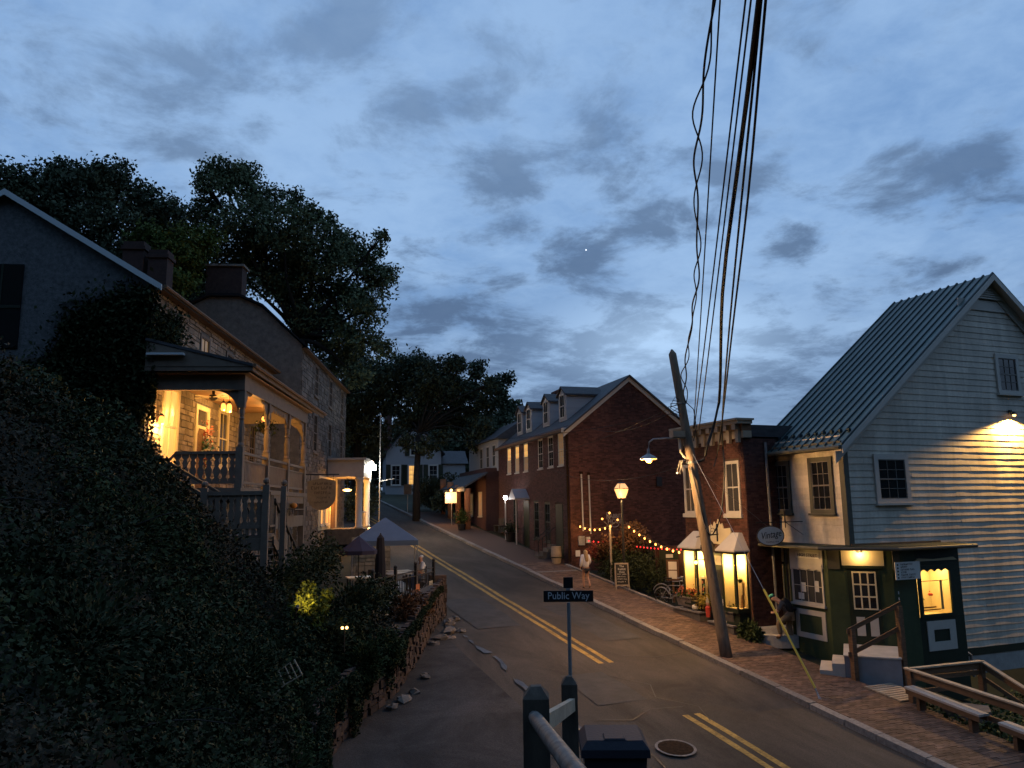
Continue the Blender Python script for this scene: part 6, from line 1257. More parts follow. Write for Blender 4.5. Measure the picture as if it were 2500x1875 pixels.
for s in PS:
    po = MB(FL); po.box(s-.10, s+.10, -.10, .10, 4.0, 8.75); po.lathe((s, 0, 8.751), [(.09, 0), (.10, .05), (.07, .12), (.085, .2), (.095, .5), (.06, .75), (.09, .8), (.06, .85), (.085, .95), (.07, 1.1)], 10); po.box(s-.09, s+.09, -.09, .09, 9.855, 10.355); po = po.build('porch_post', 'porch_wood', ph_)
    for sg in (-1, 1):
        if (s == 0 and sg < 0) or (s > 8 and sg > 0): continue
        pts = [(s+sg*.095, 10.355), (s+sg*.95, 10.355)]+[(s+sg*(.95-.855*math.sin(R(a))+(.05 if a % 30 else -.03)), 10.355-.75*(1-math.cos(R(a)))-(.04 if a % 30 else .0)) for a in range(10, 91, 10)]
        MB(FL).prism(pts, -.02, .02).build('bracket', 'porch_wood', po)
for sg, s in ((1, .0), (1, 8.99)):
    pts = [(-.10, 10.355), (-.8, 10.355)]+[(-(.8-.7*math.sin(R(a))), 10.355-.7*(1-math.cos(R(a)))) for a in range(15, 91, 15)]
    m = MB(); a_ = [m.pt(FL(s-.02, d, z)) for d, z in pts]; b_ = [m.pt(FL(s+.02, d, z)) for d, z in pts]; n_ = len(pts); m.f += [tuple(a_), tuple(reversed(b_))]+[(a_[i], b_[i], b_[(i+1) % n_], a_[(i+1) % n_]) for i in range(n_)]; m.build('end_bracket', 'porch_wood', ph_)
# valance with scallops hung between the far posts
pts = [(3.05, 10.36)]
for k in range(8):
    x0 = 3.05+k*.34; pts += [(x0+.34*q/4, 10.30-.16*math.sin(math.pi*q/4)) for q in range(5)]
pts.append((5.77, 10.36)); MB(FL).prism(pts, -.015, .015).build('scalloped_frieze', 'porch_wood', ph_)
for a, b in zip(PS, PS[1:]):
    r = MB(FL).box(a+.1, b-.1, -.05, .05, 8.55, 8.63).box(a+.1, b-.1, -.035, .035, 7.72, 7.79).box(a+.1, b-.1, -.03, .03, 8.36, 8.40).build('porch_rail', 'porch_wood', ph_); n_ = 20
    for i in range(n_): s = a+.1+(b-a-.2)*(i+.5)/n_; piece(FL, 'baluster', 'porch_wood', r, s-.042, s+.042, -.012, .012, 7.791, 8.359)
# sawn flat balusters on the near end, with cut-out shapes
er = MB(FL); er.box(-.05, .05, -1.75, -.1, 8.55, 8.63).box(-.035, .035, -1.75, -.1, 7.72, 7.79); er.hexa([(-.04, -2.45, 7.80), (.04, -2.45, 7.80), (.04, -1.75, 8.55), (-.04, -1.75, 8.55), (-.04, -2.45, 7.88), (.04, -2.45, 7.88), (.04, -1.75, 8.63), (-.04, -1.75, 8.63)]); er = er.build('end_rail', 'porch_wood', ph_)
def sawn(fr, parent, c, d0, d1, z0, z1, hw, axis='s'):
    prof = [(1, 0), (1, .08), (.45, .14), (.85, .3), (.95, .42), (.5, .55), (.8, .68), (.4, .8), (1, .9), (1, 1)]
    L_ = [(c-hw*w_, z0+(z1-z0)*t) for w_, t in prof]+[(c+hw*w_, z0+(z1-z0)*t) for w_, t in reversed(prof)]; return MB(fr).prism(L_, d0, d1).build('sawn_baluster', 'porch_wood', parent)
FE = Shift(FLG, .0); FE.o = FL(0, 0, 0)
for i in range(8): sawn(FE, er, -.2-i*.215, -.012, .012, 7.791, 8.549, .10)
# things on the porch
hb = thing('hanging_basket', 'leafy hanging basket under the porch roof', 'hanging plant', FL(4.3, -.4, 9.6)); gg = np.random.default_rng(9); leafmesh('foliage', np.array(FL(4.3, -.4, 9.75))+gg.normal(size=(300, 3))*[.16, .16, .12], .06, 'leaf_ivy', hb); MB().lathe(FL(4.3, -.4, 9.55), [(.08, 0), (.16, .14)], 9).build('basket', 'pole_wood', hb); MB().tube([FL(4.3, -.4, 9.7), FL(4.3, -.4, 10.78)], .006, 4).build('chain', 'iron', hb)
for lab, s, d, z, p in (('lit brass lantern hung inside the porch near its corner post', 1.0, -.65, 9.95, 150), ('wall lantern glowing beside the curtained porch window', .62, WD+.16, 9.55, 130), ('porch lantern glowing over the door', 4.6, WD+.7, 10.45, 90), ('far porch lantern glowing between the back posts', 7.3, -1.2, 10.3, 80)):
    t = thing('porch_lantern', lab, 'lamp', FL(s, d, z)); MB().lathe(FL(s, d, z-.10), [(.05, 0), (.075, .04), (.075, .2), (.04, .26)], 8).build('glass', 'lamp_orange', t); MB().lathe(FL(s, d, z+.162), [(.09, 0), (.02, .08)], 8).build('cap', 'iron', t)
    if s != .62: MB().tube([FL(s, d, z+.24), FL(s, d, 10.79)], .008, 4).build('chain', 'iron', t)
    else: MB().tube([FL(s, d, z+.2), FL(s, WD, z+.2)], .012, 4).build('arm', 'iron', t)
    light('POINT', FL(s, d+.1, z-.16), p*1.15, (1.0, .50, .13), .09, parent=t)
fn_ = thing('ceiling_fan', 'ceiling fan with pale blades under the porch roof', 'fan', FL(2.2, -1.5, 10.4)); MB().lathe(FL(2.2, -1.5, 10.42), [(.05, .38), (.04, .15), (.12, .12), (.12, 0), (.05, -.05)][::-1], 10).build('motor', 'iron', fn_)
for k in range(5): a = R(72*k+15); f_ = Frame(FL(2.2, -1.5, 0)[:2], math.degrees(a)); piece(f_, 'blade', 'cream', fn_, .13, .62, -.07, .07, 10.46, 10.475)
for k, (s, lab) in enumerate(((3.6, 'small orange pumpkin on the sill under the porch rail'),)):
    pk = thing('pumpkin', lab, 'pumpkin', FL(7.0, .3, 7.0)); MB(FL).ball((6.3, .22, 7.12), .13, 10, (1, 1, .8)).build('body', 'pumpkin', pk, True); MB(FL).box(5.7, 7.2, .10, .4, 6.97, 7.0).build('shelf', 'porch_wood', pk)
# under the porch
MB(FL).box(0, 9.3, -.6, -.45, 3.5, 7.2).build('wall', 'joint', ph_); FU = Shift(FL, -.45)
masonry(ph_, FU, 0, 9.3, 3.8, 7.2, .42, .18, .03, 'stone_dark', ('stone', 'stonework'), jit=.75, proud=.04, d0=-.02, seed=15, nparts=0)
MB(FL).box(4.2, 9.0, -.02, .08, 6.35, 6.75).build('lower_beam', 'porch_wood', ph_); MB(FL).box(6.2, 7.3, -.42, -.36, 4.2, 6.5).build('basement_door', 'wood_rail', ph_)
# timber deck and stairs in front
dk = thing('deck_stairs', 'grey timber deck with sawn railing and stairs stepping down from the porch', 'deck', (0.6, 21.3, 4.6))
FK_ = Frame((0.0, 21.0), 104)
MB(FK_).box(0, 1.5, -1.4, 0, 6.28, 6.36).build('deck_floor', 'porch_wood', dk); MB(FK_).box(0, 1.5, -.03, .03, 5.98, 6.279).build('deck_beam', 'porch_wood', dk)
for s, zt in ((1.5, 7.62), (.0, 7.55)):
    p = MB(FK_).box(s-.08, s+.08, -.08, .08, 4.0, zt).build('deck_post', 'porch_wood', dk); MB(FK_).ball((s, 0, zt+.09), .085, 8).build('finial', 'porch_wood', p)
p = MB(FK_).box(1.72, 1.86, -1.0, -.86, 4.0, 7.6).build('deck_post', 'porch_wood', dk); MB(FK_).ball((1.79, -.93, 7.69), .085, 8).build('finial', 'porch_wood', p)
r = MB(FK_).box(.08, 1.42, -.05, .05, 7.36, 7.46).build('deck_rail', 'porch_wood', dk); MB(FK_).box(.08, 1.42, -.03, .03, 6.52, 6.60).build('lower_rail', 'porch_wood', dk)
for i in range(8): sawn(FK_, r, .16+i*.168, -.012, .012, 6.601, 7.359, .08)
for i in range(9): piece(FK_, 'lattice_board', 'porch_wood', r, .12+i*.15, .21+i*.15, -.012, .012, 6.361, 6.519)
r = MB(FK_).box(1.5, 1.6, -.86, -.08, 7.36, 7.44).build('deck_rail', 'porch_wood', dk); MB(FK_).box(1.5, 1.6, -.86, -.08, 6.55, 6.6).build('lower_rail', 'porch_wood', dk)
for i in range(5): piece(FK_, 'baluster', 'porch_wood', r, 1.53, 1.57, -.8+i*.15, -.74+i*.15, 6.6, 7.36)
def stair(A, B_, side, wdt, n, parent, rail=True):
    A, B_ = Vector(A), Vector(B_); sd = Vector((*side, 0)).normalized(); t = (B_-A); fl = Vector((t.x, t.y, 0)); L = fl.length; fl.normalize(); rise = -t.z/n; run = L/n
    f = Frame((A.x, A.y), math.degrees(math.atan2(fl.x, fl.y))); sg = 1 if f.n.dot(sd) > 0 else -1
    for i in range(n): z = A.z-rise*(i+1); piece(f, 'tread', 'porch_wood', parent, i*run, (i+1)*run+.02, min(0, sg*wdt), max(0, sg*wdt), z-.04, z)
    for d in (0, sg*wdt):
        MB(f).hexa([(0, d-.03, A.z-.3), (L, d-.03, B_.z-.3), (L, d+.03, B_.z-.3), (0, d+.03, A.z-.3), (0, d-.03, A.z-.02), (L, d-.03, B_.z-.02), (L, d+.03, B_.z-.02), (0, d+.03, A.z-.02)]).build('stringer', 'porch_wood', parent)
        if rail:
            r = MB(f).hexa([(0, d-.04, A.z+.85), (L, d-.04, B_.z+.85), (L, d+.04, B_.z+.85), (0, d+.04, A.z+.85), (0, d-.04, A.z+.93), (L, d-.04, B_.z+.93), (L, d+.04, B_.z+.93), (0, d+.04, A.z+.93)]).build('handrail', 'wood_post', parent)
            for i in range(n): s = (i+.5)*run; z = A.z-rise*(i+1); piece(f, 'baluster', 'porch_wood', r, s-.03, s+.03, d-.012, d+.012, z, z+.84+rise*.5)
stair((1.78, 22.1, 6.36), (2.85, 24.6, 4.5), (-1, .4), .85, 9, dk)
stair((-1.75, 22.75, 7.6), (-.05, 21.35, 6.5), (.3, .5), .8, 5, dk)
# ivy climbing the gable
def ivy():
    g = np.random.default_rng(17); pts = []
    for s, z, r, n_ in ((-.6, 12.5, .75, 2600), (-1.5, 12.0, .9, 3600), (-1.0, 11.0, 1.0, 4200), (-2.0, 10.8, .9, 3400), (-.3, 11.6, .6, 2200), (-.2, 10.4, .8, 2800), (-1.5, 9.6, 1.2, 4200), (-2.8, 9.8, .9, 2600), (-3.4, 9.2, 1.0, 2400), (-.15, 12.9, .35, 600)):
        v = g.normal(size=(n_, 3))*[r*.5, .12, r*.5]
        for a, b, c in v: pts.append(tuple(FLG(min(.25, s+a), abs(b)+.03, z+c)))
    for k, (s, z) in enumerate(((.3, 12.2), (.9, 11.9), (.5, 11.5), (1.3, 12.4))):
        v = g.normal(size=(420, 3))*[.3, .2, .3]
        for a, b, c in v: pts.append(tuple(FLW(max(-.1, s+a), abs(b)+.05, z+c)))
    tag(leafmesh('ivy', np.array(pts), .07, 'leaf_ivy', seed=5), 'dark ivy climbing the corner of the grey stucco gable', 'ivy', kind='stuff')
ivy()
# ------------------------------------------------------------------ taller stone building beyond, with its white portico
sb = thing('stone_building', 'tall dark stone building with a steep gable and a white columned portico', 'building', FL(20, -1.3, 5))
D2 = -1.3; F2 = Shift(FL, D2); oo = FL(14.35, D2, 0); F2G = Frame((oo.x, oo.y), 107.65)
MB(F2G).prism([(-7.4, 4.5), (0, 4.5), (0, 14.75), (-1.9, 16.55), (-3.0, 17.05), (-4.4, 17.05), (-5.5, 16.5), (-7.4, 14.75)], -14.6, -.03).build('wall', 'stone_dark', sb)
MB(F2G).prism([(.3, 14.62), (-1.85, 16.68), (-3.0, 17.2), (-4.4, 17.2), (-5.55, 16.65), (-7.7, 14.62), (-7.7, 14.54), (-5.5, 16.57), (-4.4, 17.08), (-3.0, 17.08), (-1.9, 16.60), (.3, 14.54)], -14.8, .15).build('roof', 'slate_dark', sb)
w2 = [(17.7, 18.8), (22.2, 23.3), (26.6, 27.7)]; ho = [(a-.05, b+.05, 12.7, 14.5) for a, b in w2]+[(a-.05, b+.05, 9.8, 11.95) for a, b in w2]+[(19.6, 25.9, 4, 9.0)]
masonry(sb, F2, 14.4, 28.9, 5.2, 14.6, .45, .2, .03, 'stone_dark', ('stone', 'stonework'), holes=ho, jit=.7, proud=.04, d0=-.04, seed=18)
for a, b in w2:
    window(sb, F2, a, b, 12.75, 14.45, 2, 4, d=0, case=.11, proud=.05, trim='porch_wood', pane='pane_dim'); window(sb, F2, a, b, 9.85, 11.9, 2, 4, d=0, case=.11, proud=.05, trim='porch_wood')
MB(F2).box(14.4, 28.9, .05, .3, 14.5, 14.6).build('eave_board', 'wood_rail', sb)
c = MB(F2G).box(-4.65, -2.95, -.9, -.1, 16.4, 18.6).build('chimney', 'chimney_brick', sb); MB(F2G).box(-4.75, -2.85, -1.0, 0.0, 18.6, 18.7).build('chimney_cap', 'stone_dark', c)
pt_ = MB(FL).box(22.2, 26.0, D2+.05, .78, 8.75, 9.7).box(22.05, 26.15, D2+.05, .92, 9.7, 9.82).build('portico', 'portico_paint', sb)
MB(FL).box(22.1, 26.1, D2+.05, .9, 5.0, 5.85).build('portico_floor', 'stone_dark', pt_)
for s, d in ((22.45, .50), (25.65, .56)): MB().lathe(FL(s, d, 5.85), [(.24, 0), (.24, .12), (.19, .16), (.185, 2.6), (.2, 2.66), (.25, 2.72), (.25, 2.89)], 14).build('column', 'trim_white', pt_, True)
MB(FL).box(22.6, 25.5, .50, .54, 6.75, 6.8).build('portico_rail', 'galv', pt_)
for i in range(10): piece(FL, 'baluster', 'galv', pt_, 22.75+i*.3, 22.77+i*.3, .51, .53, 5.86, 6.75)
wlit = MB(F2).box(19.7, 25.9, .01, .05, 5.85, 8.74).build('portico_wall', 'cream', sb)
MB(F2).box(23.6, 25.0, .051, .09, 5.86, 8.2).build('portico_door', 'wood_rail', sb); window(sb, F2, 20.1, 21.0, 6.1, 8.3, 1, 2, d=.05, trim='trim_white', pane='lit_curtain'); window(sb, F2, 21.6, 22.9, 6.1, 8.4, 2, 2, d=.05, trim='trim_white', pane='lit_curtain')
pl_ = thing('portico_lamp', 'flat glowing ceiling lamp inside the white portico', 'lamp', FL(23.7, -.35, 8.0)); MB().lathe(FL(23.7, -.35, 8.02), [(.10, -.05), (.24, -.02), (.26, .04), (.12, .09)], 14).build('shade', 'globe', pl_); MB().tube([FL(23.7, -.35, 8.12), FL(23.7, -.35, 8.75)], .012, 5).build('stem', 'iron', pl_)
light('POINT', FL(23.7, -.30, 7.82), 420, (1.0, .43, .085), .2, parent=pl_)
fl_ = thing('flood_lamps', 'pair of dazzling white flood lamps on top of the far portico column', 'lamp', FL(25.3, 1.0, 9.2))
for s in (25.0, 25.5): MB(FL).box(s-.17, s+.17, .95, 1.08, 9.28, 9.58).build('lamp_head', 'flood', fl_)
MB(FL).tube([(25.25, .80, 9.35), (25.25, 1.0, 9.4)], .03, 5).build('bracket', 'iron', fl_)
light('SPOT', FL(25.2, 1.18, 9.4), 190, (1.0, .95, .78), .12, spot=150, parent=fl_, aim=FL(22.5, 2.2, 5.0)); light('POINT', FL(25.35, 1.35, 9.35), 110, (1.0, .95, .78), .1, parent=fl_)
fp = thing('slim_mast', 'tall slim pale mast with a short side arm beside the portico', 'pole', FL(25.9, 1.3, 5.6)); MB().tube([FL(25.9, 1.3, 5.4), FL(25.9, 1.3, 12.6)], .035, 7).build('pole', 'galv', fp); MB().ball(FL(25.9, 1.3, 12.68), .07, 7).build('ball', 'galv', fp); MB(FL).tube([(25.9, 1.3, 8.6), (25.9, 2.2, 8.75)], .02, 5).build('arm', 'galv', fp)
hsn = thing('shield_sign', 'large hanging shield shaped wooden sign with dark lettering in front of the portico', 'sign', FL(12.6, .6, 7.0))
FH = Frame(FL(12.9, .05, 0)[:2], 100); pts = [(-.62, 8.2), (0, 8.34), (.62, 8.2), (.62, 7.55)]+[(.62*math.cos(R(a)), 7.55-.62*math.sin(R(a))) for a in range(15, 180, 15)]+[(-.62, 7.55)]
MB(FH).prism(pts, -.025, .025).build('board', 'sign_tan', hsn); MB(FH).tube([(-1.3, 0, 8.5), (.75, 0, 8.5)], .03, 6).tube([(-.5, 0, 8.5), (-.5, 0, 8.2)], .01, 4).tube([(.5, 0, 8.5), (.5, 0, 8.2)], .01, 4).build('arm', 'iron', hsn); MB(FH).box(-1.38, -1.26, -.06, .06, 3.9, 8.9).build('post', 'porch_wood', hsn)
for i, (a, b, h) in enumerate(((-.38, .42, .11), (-.45, .45, .13), (-.3, .36, .11), (-.2, .34, .08), (-.3, .3, .07))): scribble(hsn, FH, a, b, 8.04-i*.2, h, .027, 'letter_dark', 20+i, 2)
# ------------------------------------------------------------------ terrace with canopy
te = MB(); te.slab([(2.9, 24.6), (5.0, 23.6), (7.0, 26.1), (8.3, 28.4), (8.3, 33.5), (4.4, 33.5)], 2.0, 3.86); tag(te.build('terrace', 'concrete'), kind='structure')
pil = thing('stone_pillar', 'square stone pillar at the street corner of the terrace', 'pillar', (8.2, 28.4, gz(28.4))); 
for i in range(9): 
    a = rnd.uniform(-.03, .03); MB().box(7.93+a, 8.48+a*.5, 28.12-a, 28.68+a, gz(28.4)-.05+i*.165, gz(28.4)-.05+i*.165+.155).build('stone', 'stone_red', pil)
pb = thing('terrace_wall', 'low stone side wall of the terrace along the road', 'stone wall', (8.25, 31, gz(31))); masonry(pb, Frame((8.36, 28.7), 0), 0, 4.6, 2.9, 4.0, .38, .16, .02, 'stone_red', ('stone', 'stonework'), jit=.7, proud=.05, d0=-.3, seed=30, nparts=120)
lw = thing('lit_stone_wall', 'pale lit block wall at the back of the terrace under the canopy', 'stone wall', (6.6, 32.8, 3.86)); FLS = Frame((5.75, 32.7), 104); MB(FLS).box(0, 1.6, -.4, -.02, 3.86, 5.75).build('core', 'joint', lw); masonry(lw, FLS, 0, 1.6, 3.86, 5.75, .42, .2, .025, 'stone_pale', ('stone', 'stonework'), jit=.6, proud=.05, d0=-.05, seed=31)
tn = thing('canopy_tent', 'blue grey pop up canopy on thin legs over the terrace', 'canopy', (6.5, 29.6, 3.86)); FTN = Frame((6.47, 29.55), 102)
h = 1.2; e0, e1, pk_ = 5.62, 5.80, 6.62
m = MB(FTN); cs = [(-h, h), (h, h), (h, -h), (-h, -h)]; ap = (0, 0, pk_)
for (a, b), (c, d) in zip(cs, cs[1:]+cs[:1]): m.quad((a, b, e1), (c, d, e1), (.0+.02*c, .02*d, pk_), (.02*a, .02*b, pk_))
m.build('canopy_top', 'canvas_grey', tn)
for (a, b), (c, d) in zip(cs, cs[1:]+cs[:1]): MB(FTN).quad((a, b, e0), (c, d, e0), (c, d, e1-.004), (a, b, e1-.004)).build('valance', 'canvas_grey', tn)
for a, b in cs: MB(FTN).tube([(a*.98, b*.98, 3.86), (a*.98, b*.98, e1-.02)], .02, 5).build('leg', 'galv', tn)
m = MB(FTN)
for a, b in cs: m.tube([(a*.97, b*.97, e1-.05), (0, 0, pk_-.06)], .012, 4)
m.build('truss', 'galv', tn)
um = thing('patio_umbrella', 'open dark purple patio umbrella left of the canopy', 'umbrella', (4.95, 26.7, 3.86)); m = MB(); X, Y = 4.95, 26.7
for i in range(8):
    a0, a1 = R(45*i), R(45*i+45); m.quad((X, Y, 6.06), (X+.63*math.cos(a0), Y+.63*math.sin(a0), 5.58), (X+.63*math.cos(a1), Y+.63*math.sin(a1), 5.58)); m.quad((X+.63*math.cos(a0), Y+.63*math.sin(a0), 5.58), (X+.63*math.cos(a0), Y+.63*math.sin(a0), 5.45), (X+.63*math.cos(a1), Y+.63*math.sin(a1), 5.45), (X+.63*math.cos(a1), Y+.63*math.sin(a1), 5.58))
m.build('canopy', 'canvas_purple', um); MB().tube([(X, Y, 3.86), (X, Y, 6.1)], .02, 6).build('pole', 'iron', um); MB().lathe((X, Y, 3.86), [(.25, 0), (.22, .06), (.04, .08)], 10).build('base', 'iron', um)
cu = thing('closed_umbrella', 'black furled patio umbrella standing before the canopy', 'umbrella', (5.82, 27.3, 3.86)); MB().lathe((5.82, 27.3, 4.45), [(.12, 0), (.20, .15), (.19, .6), (.15, 1.2), (.13, 1.5), (.03, 1.62)], 9).build('furled_canopy', 'canvas_black', cu); MB().tube([(5.82, 27.3, 3.86), (5.82, 27.3, 6.12)], .022, 6).build('pole', 'iron', cu); MB().lathe((5.82, 27.3, 3.86), [(.25, 0), (.22, .06), (.04, .08)], 10).build('base', 'iron', cu)
def table(x, y, label):
    t = thing('patio_table', label, 'table', (x, y, 3.86)); MB().box(x-.45, x+.45, y-.35, y+.35, 4.60, 4.64).build('tabletop', 'trim_white', t)
    for a, b in ((-1, -1), (1, -1), (1, 1), (-1, 1)): MB().box(x+a*.38-.02, x+a*.38+.02, y+b*.28-.02, y+b*.28+.02, 3.86, 4.6).build('leg', 'iron', t)
def chair(x, y, az, label):
    t = thing('patio_chair', label, 'chair', (x, y, 3.86)); f = Frame((x, y), az); MB(f).box(-.22, .22, -.22, .22, 4.28, 4.32).build('seat', 'wood_post', t); b = MB(f).box(-.22, -.19, -.2, .2, 4.6, 4.8).build('backrest', 'wood_post', t)
    for a, c in ((-1, -1), (1, -1), (1, 1), (-1, 1)): MB(f).box(a*.2-.018, a*.2+.018, c*.2-.018, c*.2+.018, 3.86, 4.8 if a < 0 else 4.5).build('leg', 'wood_post', t)
table(5.15, 27.5, 'white patio table under the purple umbrella'); table(6.7, 28.4, 'white patio table before the lit stone wall'); table(6.95, 29.3, 'white patio table beside the seated person')
chair(7.75, 29.1, 283, 'wooden patio chair under the seated person'); chair(6.4, 29.0, 90, 'dark patio chair left of the lit stone wall table'); chair(5.9, 28.3, 60, 'dark patio chair between the umbrella table and the canopy')
fc = thing('iron_fence', 'black iron fence with spindles along the front of the terrace', 'fence', (6.5, 26.0, 3.86)); A, B_ = Vector((4.95, 24.3, 0)), Vector((8.0, 28.15, 0)); FFe = Frame((A.x, A.y), math.degrees(math.atan2(B_.x-A.x, B_.y-A.y))); L = (B_-A).length
for z in (4.0, 4.62, 4.78): MB(FFe).box(0, L, -.02, .02, z, z+.035).build('rail', 'iron', fc)
for i in range(38): piece(FFe, 'spindle', 'iron', fc, i*L/38, i*L/38+.02, -.01, .01, 3.86, 4.62)
for i in range(4): p = MB(FFe).box(i*L/3.02-.045, i*L/3.02+.045, -.045, .045, 3.86, 5.0).build('post', 'iron', fc); MB(FFe).ball((i*L/3.02, 0, 5.06), .07, 7).build('finial', 'iron', p)
for lab, s, mt in (('orange board hung on the terrace fence', L*.68, 'orange_board'), ('pale board hung on the terrace fence near the pillar', L*.92, 'pale_board')): t = thing('hanging_board', lab, 'sign', FFe(s, .06, 3.4)); MB(FFe).box(s-.16, s+.16, .03, .05, 3.55, 4.35).build('board', mt, t)
def sitter():
    o = Vector((7.72, 29.05, 3.86)); t = thing('person', 'white haired person in a pale shirt seated at the edge of the terrace', 'person', tuple(o)); f = Vector((-.97, -.23, 0)); s = Vector((-.23, .97, 0))
    def J(a, b, z, r): p = o+f*a+s*b; return (p.x, p.y, o.z+z, r)
    j = dict(pel=J(-.05, 0, .55, (.14, .13)), ch=J(-.06, 0, .92, (.15, .11)), nk=J(-.03, 0, 1.10, .055), hd=J(.0, 0, 1.20, .085), hd1=J(.0, 0, 1.30, .08), kL=J(.38, -.12, .55, .07), aL=J(.36, -.12, .10, .045), tL=J(.5, -.12, .04, .035), kR=J(.38, .12, .55, .07), aR=J(.36, .12, .10, .045), tR=J(.5, .12, .04, .035), sL=J(-.05, -.18, 1.03, .055), eL=J(.06, -.22, .78, .042), wL=J(.3, -.12, .72, .03), sR=J(-.05, .18, 1.03, .055), eR=J(.06, .22, .78, .042), wR=J(.3, .12, .72, .03))
    skinned('body', 'skin', t, j, [('pel', 'ch'), ('ch', 'nk'), ('nk', 'hd'), ('hd', 'hd1'), ('pel', 'kL'), ('kL', 'aL'), ('aL', 'tL'), ('pel', 'kR'), ('kR', 'aR'), ('aR', 'tR'), ('ch', 'sL'), ('sL', 'eL'), ('eL', 'wL'), ('ch', 'sR'), ('sR', 'eR'), ('eR', 'wR')], root='pel')
    def up(k, r, dz=0): p = j[k]; return (p[0], p[1], p[2]+dz, r)
    skinned('shirt', 'shirt_white', t, dict(a=up('pel', (.17, .15), .05), b=up('ch', (.185, .145)), sL=up('sL', .09), eL=up('eL', .075), sR=up('sR', .09), eR=up('eR', .075)), [('a', 'b'), ('b', 'sL'), ('sL', 'eL'), ('b', 'sR'), ('sR', 'eR')], root='a')
    skinned('jeans', 'denim', t, dict(p=up('pel', (.165, .14), -.03), kL=up('kL', .09), aL=up('aL', .07), kR=up('kR', .09), aR=up('aR', .07)), [('p', 'kL'), ('kL', 'aL'), ('p', 'kR'), ('kR', 'aR')], root='p')
    skinned('hair', 'hair_white', t, dict(a=J(-.03, 0, 1.34, (.10, .10)), b=J(-.07, 0, 1.22, (.09, .085))), [('a', 'b')])
sitter()
light('POINT', (6.3, 31.6, 6.1), 16, (1.0, .85, .5), .08, parent=lw); MB().ball((6.3, 31.75, 6.15), .07, 8).build('wall_lamp', 'globe', lw)
# shrubs above the retaining wall, one lit from below by a garden spot
bush('shrub', 'leafy shrub below the timber deck stairs', [(1.7, 21.0, 5.1, .7), (2.4, 22.0, 5.2, .75), (3.1, 23.0, 5.3, .7), (3.4, 24.3, 5.6, .65)], 5200, .05, 'leaf_ivy', seed=21)
bush('lit_shrub', 'yellow green shrub glowing in the beam of a garden spot', [(2.3, 19.3, 4.70, .30), (2.7, 19.5, 4.62, .26), (2.45, 19.8, 4.98, .26), (2.05, 19.2, 4.45, .22), (2.9, 19.7, 4.9, .2), (2.6, 19.2, 4.3, .24)], 1500, .05, 'leaf_shrub', seed=22)
bush('shrub', 'rounded dark shrub on the wall between the lit shrub and the terrace', [(3.6, 21.0, 4.3, .7), (4.3, 22.0, 4.3, .7), (5.1, 23.4, 4.35, .6), (4.2, 21.4, 4.75, .5)], 5600, .05, 'leaf_ivy', seed=23)
bush('shrub', 'low dark shrub spilling over the wall towards the lane', [(2.9, 18.9, 3.9, .55), (3.6, 20.0, 3.95, .6), (1.9, 18.0, 4.0, .6)], 3600, .05, 'leaf_ivy', seed=24)
bush('brown_grass', 'brownish dry plants trailing over the wall below the iron fence', [(5.6, 23.0, 4.0, .45), (6.3, 24.4, 3.9, .45), (6.9, 25.5, 3.8, .4)], 2200, .06, 'leaf_brown', seed=25)
for lab, a, aim_, pw in (('small garden spot lighting the yellow green shrub', (2.05, 18.55, 4.75), (2.5, 19.6, 4.85), 48), ('pair of tiny garden lamps low in the shrubs above the lane', (3.1, 18.3, 4.28), (3.3, 19.3, 4.3), 2.5)):
    t = thing('garden_spot', lab, 'lamp', a); MB().tube([Vector(a)-Vector((0, 0, .5)), a], .012, 4).build('spike', 'iron', t)
    if pw > 3: MB().tube([(a[0], a[1], a[2]), (a[0]+.04, a[1]+.1, a[2]+.05)], .05, 8).build('head', 'iron', t)
    for dx in (() if pw > 3 else (-.05, .05)): MB().ball((a[0]+dx, a[1], a[2]+.03), .035, 7).build('bulb', 'globe', t)
    light('SPOT', (a[0]+.07, a[1]+.2, a[2]+.1), pw, (1.0, .72, .22), .04, spot=62, parent=t, aim=aim_)

# ------------------------------------------------------------------ far end of the street
fb = thing('porch_cottage', 'small dark building with a columned lean-to porch beyond the brick building', 'building', (18, 51, gz(51)))
Fq = Frame((17.9, 50.0), 6, -1)
MB(Fq).box(.1, 9, -6, 0, 4.8, 9.6).build('wall', 'brick_dark', fb)
MB(Fq).hexa([(-.6, 0.01, 9.2), (9, 0.01, 9.2), (9, 1.7, 8.2), (-.6, 1.7, 8.2), (-.6, 0.01, 9.32), (9, 0.01, 9.32), (9, 1.7, 8.32), (-.6, 1.7, 8.32)]).build('porch_roof', 'slate', fb); MB(Fq).box(-.62, 9, 1.62, 1.72, 8.02, 8.199).build('porch_fascia', 'wood_pale', fb)
for s in (-.4, 2.7, 5.6, 8.5): MB().lathe(Fq(s, 1.4, gz(50+s)+.1), [(.2, 0), (.2, 2.6), (.24, 2.7), (.24, 8.2-gz(50+s)-.1)], 12).build('column', 'column_orange', fb, True)
MB(Fq).prism([(-.3, 9.4), (9, 9.4), (9, 11.6), (-.3, 11.6)], -5, -.8).build('upper_wall', 'siding_far', fb)
MB(Fq).hexa([(-.5, -5.2, 11.6), (9.2, -5.2, 11.6), (9.2, -.5, 11.6), (-.5, -.5, 11.6), (-.5, -3.4, 13), (9.2, -3.4, 13), (9.2, -2.6, 13), (-.5, -2.6, 13)]).build('roof', 'slate', fb)
for s in (.4, 2.2, 4.2): window(fb, Fq, s, s+.9, 9.7, 11.3, 2, 2, d=-.79, case=.08)
for s in (1.2, 4.0): window(fb, Fq, s, s+1.0, 6.3, 8.0, 2, 2, d=.01, pane='lit_dim')
